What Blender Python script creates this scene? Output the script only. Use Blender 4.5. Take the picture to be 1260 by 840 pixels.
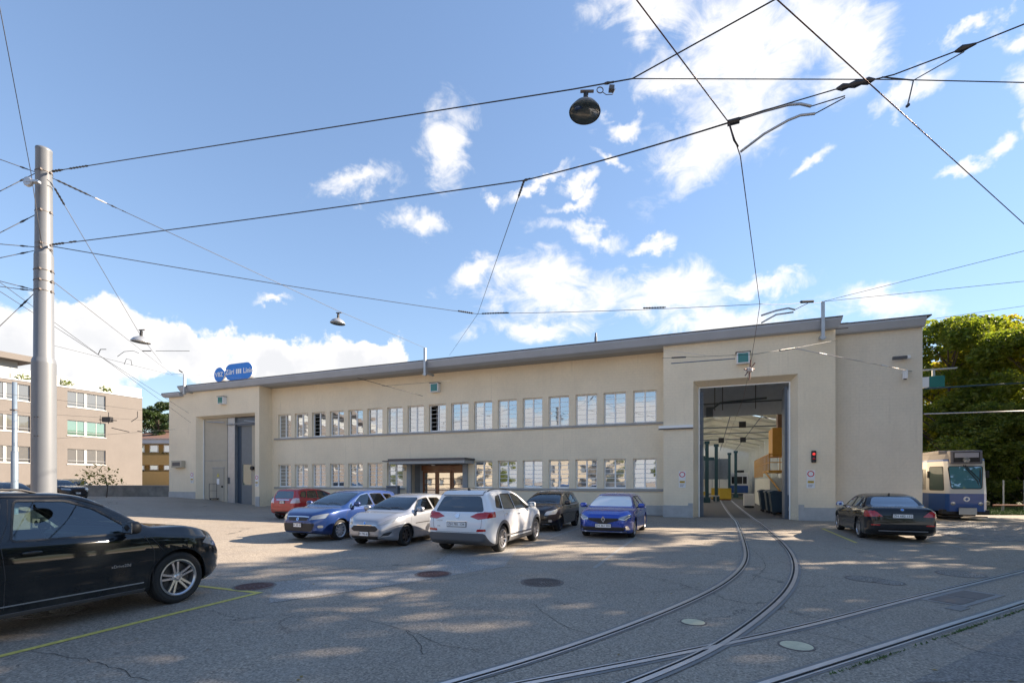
import bpy, bmesh, math, random
import numpy as np
from mathutils import Vector, Matrix, Euler, geometry
from mathutils.bvhtree import BVHTree
R = math.radians
random.seed(7); rng = np.random.default_rng(11)
scene = bpy.context.scene
for o in list(bpy.data.objects): bpy.data.objects.remove(o)

# ------------------------------------------------------------ camera, sky, sun, exposure
F, CH, HZ = 610.0, 1.85, 592.5            # focal length in photo pixels, eye height, horizon row
cd = bpy.data.cameras.new('camera'); cam = bpy.data.objects.new('camera', cd)
scene.collection.objects.link(cam); scene.camera = cam
cam.location = (0, 0, CH); cam.rotation_euler = (R(90), 0, 0)
cd.sensor_width = 36; cd.lens = F/1260*36; cd.shift_y = (HZ-420)/1260
cd.clip_start = .05; cd.clip_end = 6000
SUN_EL = R(28); SUN_AZ = math.atan2(.98, .20)   # clockwise from +Y
SD = Vector((math.cos(SUN_EL)*math.sin(SUN_AZ), math.cos(SUN_EL)*math.cos(SUN_AZ), math.sin(SUN_EL)))
sl = bpy.data.lights.new('sun', 'SUN'); so = bpy.data.objects.new('sun', sl); scene.collection.objects.link(so)
sl.energy = 3.2; sl.angle = R(.53); sl.color = (1, .84, .66)
so.rotation_euler = SD.to_track_quat('Z', 'Y').to_euler(); so.location = (30, -10, 40)
scene.view_settings.view_transform = 'Standard'; scene.view_settings.look = 'None'
scene.view_settings.gamma = 1; scene.view_settings.exposure = 2.4
scene.render.engine = 'CYCLES'

def direction(px, py): return Vector(((px-630)/F, 1, (HZ-py)/F)).normalized()
w = bpy.data.worlds.new("World"); scene.world = w; w.use_nodes = True
nt = w.node_tree; N = nt.nodes; LK = nt.links; N.clear()
out = N.new('ShaderNodeOutputWorld'); bg = N.new('ShaderNodeBackground'); LK.new(bg.outputs[0], out.inputs[0])
bg.inputs[1].default_value = .10
sky = N.new('ShaderNodeTexSky'); sky.sky_type = 'NISHITA'; sky.sun_disc = False
sky.sun_elevation = SUN_EL; sky.sun_rotation = SUN_AZ
sky.air_density = 1.0; sky.dust_density = .0; sky.ozone_density = 3.0
tc = N.new('ShaderNodeTexCoord')
def wm(op, a, b=None, c=None, clamp=False):
    n = N.new('ShaderNodeMath'); n.operation = op; n.use_clamp = clamp
    for i, v in enumerate((a, b, c)):
        if v is None: continue
        if isinstance(v, (int, float)): n.inputs[i].default_value = v
        else: LK.new(v, n.inputs[i])
    return n.outputs[0]
def wnoise(scale, detail, rough, vec, dist=0.0):
    n = N.new('ShaderNodeTexNoise'); n.inputs['Scale'].default_value = scale; n.inputs['Detail'].default_value = detail
    n.inputs['Roughness'].default_value = rough; n.inputs['Distortion'].default_value = dist; LK.new(vec, n.inputs['Vector']); return n
gen = tc.outputs['Generated']
warp = wnoise(7, 6, .62, gen)
vs = N.new('ShaderNodeVectorMath'); vs.operation = 'SUBTRACT'; LK.new(warp.outputs['Color'], vs.inputs[0]); vs.inputs[1].default_value = (.5, .5, .5)
vk = N.new('ShaderNodeVectorMath'); vk.operation = 'SCALE'; LK.new(vs.outputs[0], vk.inputs[0]); vk.inputs['Scale'].default_value = .16
va = N.new('ShaderNodeVectorMath'); va.operation = 'ADD'; LK.new(gen, va.inputs[0]); LK.new(vk.outputs[0], va.inputs[1])
wdir = va.outputs[0]
# cloud bodies: centre and half axes (as seen from the yard), tilt, weight
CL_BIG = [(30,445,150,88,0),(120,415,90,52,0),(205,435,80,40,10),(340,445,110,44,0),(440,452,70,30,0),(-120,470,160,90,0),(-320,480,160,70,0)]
CL_THIN = [(545,178,36,56,0),(438,228,60,20,-8),(512,270,34,20,0),(606,243,17,12,0),(343,363,26,9,0),(930,45,190,80,-30),
 (880,150,150,58,-42),(800,15,100,40,-10),(1000,35,80,50,-25),(1060,60,60,75,0),(845,88,80,24,-6),(1160,206,40,12,-15),
 (1205,178,34,13,-25),(1252,90,40,34,-30),(1258,140,30,22,-20),(720,284,60,17,4),(705,238,26,12,0),(590,340,60,24,0),
 (680,355,110,40,0),(800,365,120,34,0),(935,350,80,17,0),(660,400,100,20,0),(900,395,120,28,0),(1085,382,90,26,0),(745,205,24,10,0),
(800,300,32,13,0),(1190,45,34,12,-30),(1120,120,70,18,-35),(655,230,50,10,-15),(760,150,40,14,-40),(1235,30,50,18,-30),(700,255,36,10,0),(1000,205,40,12,-35)]
def blobs(lst):
    cur = None
    for (px, py, rx, ry, rot) in lst:
        c = direction(px, py); ca, sa = math.cos(R(rot)), math.sin(R(rot))
        A = direction(px+rx*ca, py+rx*sa)-c; B = direction(px-ry*sa, py+ry*ca)-c
        a = A.normalized(); n_ = a.cross(B).normalized(); b = n_.cross(a)
        m = Matrix((a, b, n_)).transposed()
        mp = N.new('ShaderNodeMapping'); mp.vector_type = 'TEXTURE'
        mp.inputs['Location'].default_value = c; mp.inputs['Rotation'].default_value = m.to_euler()
        mp.inputs['Scale'].default_value = (A.length, abs(B.dot(b)), max(A.length, B.length)*3)
        LK.new(wdir, mp.inputs['Vector'])
        ln = N.new('ShaderNodeVectorMath'); ln.operation = 'LENGTH'; LK.new(mp.outputs[0], ln.inputs[0])
        cur = ln.outputs['Value'] if cur is None else wm('SMOOTH_MIN', cur, ln.outputs['Value'], .25)
    return wm('SUBTRACT', 1.0, cur)
stre = N.new('ShaderNodeMapping'); stre.inputs['Scale'].default_value = (1, 1, 1.9); stre.inputs['Rotation'].default_value = (0, R(20), 0); LK.new(gen, stre.inputs['Vector'])
def ramp(v, a, b):
    n = N.new('ShaderNodeMapRange'); n.interpolation_type = 'SMOOTHSTEP'; LK.new(v, n.inputs['Value'])
    n.inputs['From Min'].default_value = a; n.inputs['From Max'].default_value = b; return n.outputs[0]
n_big = wnoise(13, 10, .58, gen, .3).outputs['Fac']
n_thin = wnoise(14, 14, .64, stre.outputs[0], .8).outputs['Fac']
sxyz = N.new('ShaderNodeSeparateXYZ'); LK.new(gen, sxyz.inputs[0])
behind = ramp(sxyz.outputs[1], .35, -.25)      # scattered clouds and a low bank added behind the camera as fill light
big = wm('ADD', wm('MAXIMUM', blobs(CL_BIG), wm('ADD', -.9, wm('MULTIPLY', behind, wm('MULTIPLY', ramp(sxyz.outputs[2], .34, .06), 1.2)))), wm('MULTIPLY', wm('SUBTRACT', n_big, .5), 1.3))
thin = wm('ADD', wm('MAXIMUM', wm('MULTIPLY', blobs(CL_THIN), 1.7), wm('ADD', -.8, wm('MULTIPLY', behind, .62))), wm('MULTIPLY', wm('SUBTRACT', n_thin, .5), 3.3))
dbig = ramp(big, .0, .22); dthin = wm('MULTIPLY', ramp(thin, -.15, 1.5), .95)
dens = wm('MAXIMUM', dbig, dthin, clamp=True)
# cloud colour: white tops, soft grey bodies
n_body = wnoise(9, 8, .6, gen, .4).outputs['Fac']
shade = wm('ADD', ramp(big, .05, 1.0), wm('MULTIPLY', wm('SUBTRACT', n_body, .45), 1.6), clamp=True)
cc = N.new('ShaderNodeMix'); cc.data_type = 'RGBA'; LK.new(wm('MULTIPLY', shade, dbig), cc.inputs[0])
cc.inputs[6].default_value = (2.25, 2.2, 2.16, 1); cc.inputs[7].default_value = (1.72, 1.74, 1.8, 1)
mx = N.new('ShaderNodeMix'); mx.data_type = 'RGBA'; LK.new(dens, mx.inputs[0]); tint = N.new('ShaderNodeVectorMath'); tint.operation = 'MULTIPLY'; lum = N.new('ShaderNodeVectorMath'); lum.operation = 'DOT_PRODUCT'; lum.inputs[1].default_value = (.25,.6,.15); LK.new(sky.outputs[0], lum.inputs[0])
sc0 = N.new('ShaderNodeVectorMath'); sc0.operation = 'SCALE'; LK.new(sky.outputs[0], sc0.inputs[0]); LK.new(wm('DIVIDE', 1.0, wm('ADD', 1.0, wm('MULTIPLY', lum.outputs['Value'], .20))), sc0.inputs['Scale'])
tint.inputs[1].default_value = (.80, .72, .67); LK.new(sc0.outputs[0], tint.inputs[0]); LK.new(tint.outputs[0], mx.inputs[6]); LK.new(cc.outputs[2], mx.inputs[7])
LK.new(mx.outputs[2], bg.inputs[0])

# ------------------------------------------------------------ frame of the yard
ANG = math.atan2(-610, 1520)
U = Vector((math.cos(ANG), math.sin(ANG), 0)); NN = Vector((-U.y, U.x, 0))
def ground_at(px, py):
    Y = CH*F/(py-HZ); return Vector(((px-630)/F*Y, Y, 0))
P0 = ground_at(1028, 641)
def lot(x, y, z=0): return P0+U*x+NN*y+Vector((0, 0, z))
def to_lot(p): d = Vector((p[0], p[1], 0))-P0; return d.dot(U), d.dot(NN)
def rise(x, y):   # the yard climbs a little at its far left end
    lx, ly = to_lot((x, y)); t = min(1, max(0, (-lx-36)/10)); return .6*t*t*(3-2*t)
def at(px, py, Y): return Vector(((px-630)/F*Y, Y, CH+(HZ-py)/F*Y))

# ------------------------------------------------------------ materials
MATS = {}
def mat(name, col=(.5, .5, .5), rough=.6, metal=0, **k):
    if name in MATS: return MATS[name]
    m = bpy.data.materials.new(name); m.use_nodes = True; MATS[name] = m
    t = m.node_tree; b = t.nodes['Principled BSDF']
    b.inputs['Base Color'].default_value = (*col, 1); b.inputs['Roughness'].default_value = rough; b.inputs['Metallic'].default_value = metal
    if 'spec' in k: b.inputs['Specular IOR Level'].default_value = k['spec']
    if 'coat' in k: b.inputs['Coat Weight'].default_value = k['coat']; b.inputs['Coat Roughness'].default_value = .03
    if 'emit' in k: b.inputs['Emission Color'].default_value = (*k['emit'], 1); b.inputs['Emission Strength'].default_value = k.get('es', 1)
    if 'var' in k or 'bump' in k:
        tcn = t.nodes.new('ShaderNodeTexCoord'); nz = t.nodes.new('ShaderNodeTexNoise')
        nz.inputs['Scale'].default_value = k.get('scale', 3); nz.inputs['Detail'].default_value = 8; nz.inputs['Roughness'].default_value = .65
        t.links.new(tcn.outputs['Object'], nz.inputs['Vector'])
        if 'var' in k:
            v = k['var']; mr = t.nodes.new('ShaderNodeMapRange'); t.links.new(nz.outputs['Fac'], mr.inputs['Value'])
            mr.inputs['From Min'].default_value = .25; mr.inputs['From Max'].default_value = .75
            mr.inputs['To Min'].default_value = 1-v; mr.inputs['To Max'].default_value = 1+v
            mm = t.nodes.new('ShaderNodeVectorMath'); mm.operation = 'SCALE'; mm.inputs[0].default_value = col
            t.links.new(mr.outputs[0], mm.inputs['Scale']); t.links.new(mm.outputs[0], b.inputs['Base Color'])
        if 'bump' in k:
            n2 = t.nodes.new('ShaderNodeTexNoise'); n2.inputs['Scale'].default_value = k.get('bscale', 60); n2.inputs['Detail'].default_value = 6
            t.links.new(tcn.outputs['Object'], n2.inputs['Vector'])
            bp = t.nodes.new('ShaderNodeBump'); bp.inputs['Strength'].default_value = k['bump']; bp.inputs['Distance'].default_value = .02
            t.links.new(n2.outputs['Fac'], bp.inputs['Height']); t.links.new(bp.outputs[0], b.inputs['Normal'])
    return m
def nodes(m): t = m.node_tree; return t, t.nodes, t.links, t.nodes['Principled BSDF']
def mk(t, typ, **ins):
    n = t.nodes.new(typ)
    for k_, v in ins.items():
        k2 = k_.replace('_', ' ')
        if hasattr(v, 'is_linked') or isinstance(v, bpy.types.NodeSocket): t.links.new(v, n.inputs[k2])
        else: n.inputs[k2].default_value = v
    return n
def mth(t, op, a, b=0.0, clamp=False):
    n = t.nodes.new('ShaderNodeMath'); n.operation = op; n.use_clamp = clamp
    for i, v in enumerate((a, b)):
        if isinstance(v, bpy.types.NodeSocket): t.links.new(v, n.inputs[i])
        else: n.inputs[i].default_value = v
    return n.outputs[0]
def mixc(t, fac, a, b, mode='MIX'):
    n = t.nodes.new('ShaderNodeMix'); n.data_type = 'RGBA'; n.blend_type = mode
    for i, v in ((0, fac), (6, a), (7, b)):
        if isinstance(v, bpy.types.NodeSocket): t.links.new(v, n.inputs[i])
        else: n.inputs[i].default_value = v if i == 0 else (*v, 1)
    return n.outputs[2]
def mrange(t, v, a, b, c=0.0, d=1.0):
    n = t.nodes.new('ShaderNodeMapRange'); t.links.new(v, n.inputs['Value'])
    for k_, q in (('From Min', a), ('From Max', b), ('To Min', c), ('To Max', d)): n.inputs[k_].default_value = q
    return n.outputs[0]

def painted_brick(name, col):
    m = mat(name, col, .85); t, n, l, b = nodes(m)
    tcn = n.new('ShaderNodeTexCoord'); mp = n.new('ShaderNodeMapping'); l.new(tcn.outputs['Object'], mp.inputs['Vector'])
    sx = n.new('ShaderNodeSeparateXYZ'); l.new(mp.outputs[0], sx.inputs[0])
    cx = n.new('ShaderNodeCombineXYZ'); l.new(mth(t, 'ADD', sx.outputs[0], sx.outputs[1]), cx.inputs[0]); l.new(sx.outputs[2], cx.inputs[1])
    br = n.new('ShaderNodeTexBrick'); l.new(cx.outputs[0], br.inputs['Vector']); br.inputs['Scale'].default_value = 1
    br.inputs['Brick Width'].default_value = .26; br.inputs['Row Height'].default_value = .155; br.inputs['Mortar Size'].default_value = .008; br.inputs['Mortar Smooth'].default_value = 1
    nz = mk(t, 'ShaderNodeTexNoise', Vector=tcn.outputs['Object'], Scale=.55, Detail=7.0, Roughness=.6)
    n3 = mk(t, 'ShaderNodeTexNoise', Vector=tcn.outputs['Object'], Scale=9.0, Detail=6.0, Roughness=.7)
    st = n.new('ShaderNodeMapping'); st.inputs['Scale'].default_value = (2.2, 2.2, .12); l.new(tcn.outputs['Object'], st.inputs['Vector'])
    n4 = mk(t, 'ShaderNodeTexNoise', Vector=st.outputs[0], Scale=2.0, Detail=6.0, Roughness=.6)
    f = mth(t, 'MULTIPLY', mrange(t, nz.outputs['Fac'], .3, .7, .93, 1.06), mrange(t, n3.outputs['Fac'], .3, .7, .96, 1.04))
    f = mth(t, 'MULTIPLY', f, mrange(t, n4.outputs['Fac'], .35, .65, .985, 1.01))
    f = mth(t, 'MULTIPLY', f, mrange(t, br.outputs['Fac'], 0, 1, 1.0, .93))
    sz_ = mth(t, 'MULTIPLY', mrange(t, sx.outputs[2], 1.3, .2, 0, 1), mrange(t, n3.outputs['Fac'], .4, .65, 0, 1), True); f = mth(t, 'MULTIPLY', f, mth(t, 'SUBTRACT', 1.0, mth(t, 'MULTIPLY', sz_, .22)))
    rs_ = mth(t, 'MULTIPLY', mrange(t, n4.outputs['Fac'], .56, .68, 0, 1), mrange(t, nz.outputs['Fac'], .45, .6, 0, 1), True); f = mth(t, 'MULTIPLY', f, mth(t, 'SUBTRACT', 1.0, mth(t, 'MULTIPLY', rs_, .10)))
    vm = n.new('ShaderNodeVectorMath'); vm.operation = 'SCALE'; vm.inputs[0].default_value = col; l.new(f, vm.inputs['Scale']); l.new(vm.outputs[0], b.inputs['Base Color'])
    n2 = mk(t, 'ShaderNodeTexNoise', Vector=tcn.outputs['Object'], Scale=45.0, Detail=5.0)
    hgt = mth(t, 'SUBTRACT', mth(t, 'MULTIPLY', n2.outputs['Fac'], .6), br.outputs['Fac'])
    bp = mk(t, 'ShaderNodeBump', Strength=.45, Distance=.01, Height=hgt); l.new(bp.outputs[0], b.inputs['Normal'])
    return m
M_WALL = painted_brick('painted_brick', (.85, .735, .55))
M_WALL2 = painted_brick('grey_painted_brick', (.77, .69, .56))
M_PLINTH = mat('plinth_concrete', (.42, .42, .415), .8, var=.18, bump=.3, scale=2)
M_CORN = mat('cornice_grey', (.41, .44, .49), .6, var=.08, scale=1.2)
M_CAP = mat('roof_edge_metal', (.10, .095, .10), .45, .4, var=.2)
M_WHITE = mat('white_paint', (.86, .86, .84), .45, var=.05)
M_SILL = mat('sill_stone', (.36, .35, .335), .75, var=.12, bump=.2)
M_DARK = mat('dark_void', (.012, .012, .014), .9)
M_SLATE = mat('slate_steel', (.14, .17, .21), .5, .2, var=.15)
M_BLUEG = mat('blue_grey_steel', (.16, .21, .27), .5, .2, var=.12)
M_BEIGE = mat('beige_door_paint', (.46, .41, .32), .6, var=.07)
M_WOOD = mat('door_wood', (.24, .085, .028), .45, var=.3, scale=8, coat=.3)
M_BLACK = mat('black_plastic', (.018, .018, .02), .5)
M_GREYPL = mat('grey_plastic', (.10, .10, .105), .55)
M_CHROME = mat('chrome', (.75, .75, .76), .12, 1)
M_STEEL = mat('galvanised_steel', (.42, .44, .46), .38, .6, var=.1)
M_CABLE = mat('cable', (.035, .034, .036), .55, .3)
M_COPPER = mat('contact_wire', (.10, .045, .035), .4, .6)
M_INS = mat('insulator', (.02, .02, .022), .4)
M_INSW = mat('pale_insulator', (.55, .5, .47), .5)
M_TEAL = mat('teal_glass', (.015, .17, .15), .25, coat=.5)
M_TYRE = mat('tyre_rubber', (.018, .018, .018), .85, bump=.2, bscale=90)
M_RIM = mat('alloy', (.50, .50, .52), .28, .9)
M_RIMD = mat('dark_alloy', (.06, .06, .065), .3, .8)
M_DISC = mat('brake_disc', (.09, .085, .08), .5, .7)
M_RED = mat('red_lens', (.42, .008, .012), .12, coat=1)
M_LAMP = mat('lamp_lens', (.30, .32, .34), .12, .5, coat=1)
M_ORANGE = mat('orange_paint', (.72, .36, .06), .5, var=.1)
M_YELLOW = mat('yellow_plastic', (.55, .38, .04), .5, var=.1)
M_TEALST = mat('teal_steel', (.015, .06, .08), .45, var=.15)
M_BIN = mat('bin_plastic', (.03, .06, .085), .5, var=.1)
M_HALLW = mat('hall_white', (.74, .74, .67), .8, var=.06)
M_HALLF = mat('hall_floor', (.11, .105, .10), .75, var=.25)
M_FABRIC = mat('seat_fabric', (.035, .035, .038), .9)
M_SIGNB = mat('sign_blue', (.008, .19, .66), .35, var=.04)
M_SIGNW = mat('sign_white', (.80, .80, .80), .4)
M_POLE = mat('pole_paint', (.15, .162, .18), .45, .1, var=.04)

def glass_window(name, tint, refl, rough=.02):
    m = bpy.data.materials.new(name); m.use_nodes = True; MATS[name] = m
    t = m.node_tree; b = t.nodes['Principled BSDF']; o = t.nodes['Material Output']
    b.inputs['Base Color'].default_value = (*tint, 1); b.inputs['Roughness'].default_value = .6
    g = t.nodes.new('ShaderNodeBsdfGlossy'); g.inputs['Roughness'].default_value = rough; g.inputs['Color'].default_value = (.93, .96, 1, 1)
    tcn = t.nodes.new('ShaderNodeTexCoord'); nz = mk(t, 'ShaderNodeTexNoise', Vector=tcn.outputs['Object'], Scale=1.8, Detail=2.0)
    bp = mk(t, 'ShaderNodeBump', Strength=.06, Distance=.02, Height=nz.outputs['Fac']); t.links.new(bp.outputs[0], g.inputs['Normal'])
    mixn = t.nodes.new('ShaderNodeMixShader'); fr = mk(t, 'ShaderNodeFresnel', IOR=1.5)
    t.links.new(mth(t, 'ADD', mth(t, 'MULTIPLY', fr.outputs[0], 1.0), refl, True), mixn.inputs[0])
    t.links.new(b.outputs[0], mixn.inputs[1]); t.links.new(g.outputs[0], mixn.inputs[2]); t.links.new(mixn.outputs[0], o.inputs[0]); return m
M_PANE = glass_window('window_pane', (.03, .04, .05), .45)
M_PANEC = glass_window('curtained_pane', (.30, .30, .29), .42)
M_PANEG = glass_window('green_blind_pane', (.05, .13, .095), .2)
M_PANEB = glass_window('grey_blind_pane', (.06, .06, .06), .12)
def glass_car(name, tint, base_refl):
    m = bpy.data.materials.new(name); m.use_nodes = True; MATS[name] = m
    t = m.node_tree; t.nodes.remove(t.nodes['Principled BSDF']); o = t.nodes['Material Output']
    g = t.nodes.new('ShaderNodeBsdfGlossy'); g.inputs['Roughness'].default_value = .01; g.inputs['Color'].default_value = (.9, .96, 1, 1)
    tr = t.nodes.new('ShaderNodeBsdfTransparent'); tr.inputs['Color'].default_value = (*tint, 1)
    mixn = t.nodes.new('ShaderNodeMixShader'); fr = mk(t, 'ShaderNodeFresnel', IOR=1.5)
    t.links.new(mth(t, 'ADD', mth(t, 'MULTIPLY', fr.outputs[0], 1.3), base_refl, True), mixn.inputs[0])
    t.links.new(tr.outputs[0], mixn.inputs[1]); t.links.new(g.outputs[0], mixn.inputs[2]); t.links.new(mixn.outputs[0], o.inputs[0]); return m
M_GLASS = glass_car('car_glass', (.50, .62, .60), .05)
M_PRIV = glass_car('privacy_glass', (.06, .07, .08), .12)
def paint(name, col, metal=.3, rough=.32, dust=.06):
    m = mat(name, col, rough, metal, coat=1.0, spec=(.1 if max(col) < .02 else .5)); t, n, l, b = nodes(m)
    tcn = n.new('ShaderNodeTexCoord'); gm = n.new('ShaderNodeNewGeometry')
    sx = n.new('ShaderNodeSeparateXYZ'); l.new(tcn.outputs['Object'], sx.inputs[0])
    nz = mk(t, 'ShaderNodeTexNoise', Vector=tcn.outputs['Object'], Scale=6.0, Detail=7.0, Roughness=.7)
    dirt = mth(t, 'MULTIPLY', mrange(t, sx.outputs[2], .7, .2, 0, 1), mrange(t, nz.outputs['Fac'], .35, .7, .0, .25), True)
    c = mixc(t, dirt, col, (.13, .12, .105)); c = mixc(t, gm.outputs['Backfacing'], c, (.012, .012, .012)); l.new(c, b.inputs['Base Color'])
    l.new(mth(t, 'ADD', mth(t, 'MULTIPLY', dirt, .5), rough, True), b.inputs['Roughness'])
    l.new(mth(t, 'SUBTRACT', 1.0, mth(t, 'ADD', mth(t, 'MULTIPLY', dirt, .7), gm.outputs['Backfacing'], True), True), b.inputs['Coat Weight'])
    fl = mk(t, 'ShaderNodeTexNoise', Vector=tcn.outputs['Object'], Scale=2.3, Detail=2.0)
    bp = mk(t, 'ShaderNodeBump', Strength=.02, Distance=.02, Height=fl.outputs['Fac']); l.new(bp.outputs[0], b.inputs['Coat Normal'])
    return m

# ground materials
def asphalt(name, c1, c2, cracks=True):
    m = mat(name, c1, .85); t, n, l, b = nodes(m)
    tcn = n.new('ShaderNodeTexCoord'); v = tcn.outputs['Object']
    a = mk(t, 'ShaderNodeTexNoise', Vector=v, Scale=.22, Detail=8.0, Roughness=.6)
    s = mk(t, 'ShaderNodeTexNoise', Vector=v, Scale=1.6, Detail=8.0, Roughness=.7)
    g = mk(t, 'ShaderNodeTexNoise', Vector=v, Scale=34.0, Detail=5.0, Roughness=.85)
    vo = mk(t, 'ShaderNodeTexVoronoi', Vector=v, Scale=52.0)
    f = mth(t, 'ADD', mth(t, 'MULTIPLY', mrange(t, a.outputs['Fac'], .3, .7), .55), mth(t, 'MULTIPLY', mrange(t, s.outputs['Fac'], .3, .7), .45))
    c = mixc(t, f, c1, c2)
    gr = mth(t, 'MULTIPLY', mrange(t, g.outputs['Fac'], .3, .7, .5, 1.55), mrange(t, vo.outputs['Color'], 0, 1, .55, 1.55))
    vm = n.new('ShaderNodeVectorMath'); vm.operation = 'SCALE'; l.new(c, vm.inputs[0]); l.new(gr, vm.inputs['Scale']); col = vm.outputs[0]
    hgt = mth(t, 'MULTIPLY', vo.outputs['Distance'], .5)
    if cracks:
        o1 = mk(t, 'ShaderNodeTexNoise', Vector=v, Scale=.75, Detail=9.0, Roughness=.72); o2 = mk(t, 'ShaderNodeTexVoronoi', Vector=v, Scale=.55, Randomness=1.0)
        oil = mth(t, 'MULTIPLY', mrange(t, o2.outputs['Distance'], .22, .05), mrange(t, o1.outputs['Fac'], .42, .62), True)
        col = mixc(t, mth(t, 'MULTIPLY', oil, .45), col, (.05, .048, .046)); pale = mrange(t, o1.outputs['Fac'], .52, .68); col = mixc(t, mth(t, 'MULTIPLY', pale, .35), col, (.30, .275, .24))
    if cracks:
        wv = mk(t, 'ShaderNodeTexNoise', Vector=v, Scale=1.1, Detail=7.0, Roughness=.7)
        vv = n.new('ShaderNodeVectorMath'); vv.operation = 'MULTIPLY_ADD'; l.new(wv.outputs['Color'], vv.inputs[0]); vv.inputs[1].default_value = (1.6, 1.6, 0); l.new(v, vv.inputs[2])
        cr = n.new('ShaderNodeTexVoronoi'); cr.feature = 'DISTANCE_TO_EDGE'; cr.inputs['Scale'].default_value = .33; l.new(vv.outputs[0], cr.inputs['Vector'])
        mk1 = mk(t, 'ShaderNodeTexNoise', Vector=v, Scale=.35, Detail=3.0)
        cf = mth(t, 'MULTIPLY', mrange(t, cr.outputs['Distance'], .0015, .006, 1, 0), mrange(t, mk1.outputs['Fac'], .47, .56), True)
        col = mixc(t, mth(t, 'MULTIPLY', cf, .65), col, (.02, .02, .02)); hgt = mth(t, 'SUBTRACT', hgt, mth(t, 'MULTIPLY', cf, 1.5))
    l.new(col, b.inputs['Base Color'])
    bp = mk(t, 'ShaderNodeBump', Strength=.5, Distance=.006, Height=hgt); l.new(bp.outputs[0], b.inputs['Normal'])
    l.new(mrange(t, s.outputs['Fac'], .3, .7, .7, .95), b.inputs['Roughness'])
    return m
M_ASPH = asphalt('asphalt', (.21, .18, .147), (.31, .266, .212))
M_ASPH2 = asphalt('newer_asphalt', (.25, .235, .215), (.29, .27, .245), False)
M_TRACKC = asphalt('track_asphalt', (.165, .15, .135), (.21, .192, .17))
M_LINEW = mat('worn_white_line', (.30, .29, .265), .8, var=.4, scale=14)
M_LINEY = mat('worn_yellow_line', (.60, .50, .12), .8, var=.3, scale=14)
M_RAILH = mat('rail_head', (.55, .56, .58), .3, .8, var=.15, scale=5)
M_RAILB = mat('rail_flank', (.19, .185, .18), .65, .1, var=.2)
M_CONC = mat('concrete', (.26, .25, .24), .85, var=.25, bump=.3, scale=2.5)
M_IRON = mat('cast_iron', (.14, .12, .11), .6, .4, var=.2, scale=9)
M_IRONR = mat('rusty_iron', (.13, .07, .062), .7, .2, var=.25, scale=9)
M_GRAVEL = mat('pale_cover', (.62, .58, .42), .8, var=.15, scale=10)
M_SETT = mat('sett_stone', (.26, .245, .225), .8, var=.35, scale=3, bump=.4)
M_GRASS = mat('grass_blade', (.06, .11, .025), .8, var=.4, scale=5)
M_SOIL = mat('soil', (.07, .08, .035), .95, var=.3)

# ------------------------------------------------------------ object helpers
COL = scene.collection
def tag(o, label=None, cat=None, group=None, kind=None):
    if label: o['label'] = label
    if cat: o['category'] = cat
    if group: o['group'] = group
    if kind: o['kind'] = kind
    return o
def thing(name, loc, rot, label, cat, group=None):
    o = bpy.data.objects.new(name, None); COL.objects.link(o); o.location = loc; o.rotation_euler = (0, 0, rot); o.empty_display_size = .3
    return tag(o, label, cat, group)
def finish(name, me, m, parent=None, loc=None, rot=None, smooth=False, bevel=0):
    o = bpy.data.objects.new(name, me); COL.objects.link(o)
    if m is not None:
        for q in (m if isinstance(m, (list, tuple)) else [m]): me.materials.append(q)
    if parent: o.parent = parent
    if loc is not None: o.location = loc
    if rot is not None: o.rotation_euler = (0, 0, rot) if isinstance(rot, (int, float)) else rot
    if smooth: me.polygons.foreach_set('use_smooth', [True]*len(me.polygons))
    if bevel:
        b = o.modifiers.new('bevel', 'BEVEL'); b.width = bevel; b.segments = 2; b.limit_method = 'ANGLE'
    return o
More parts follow.
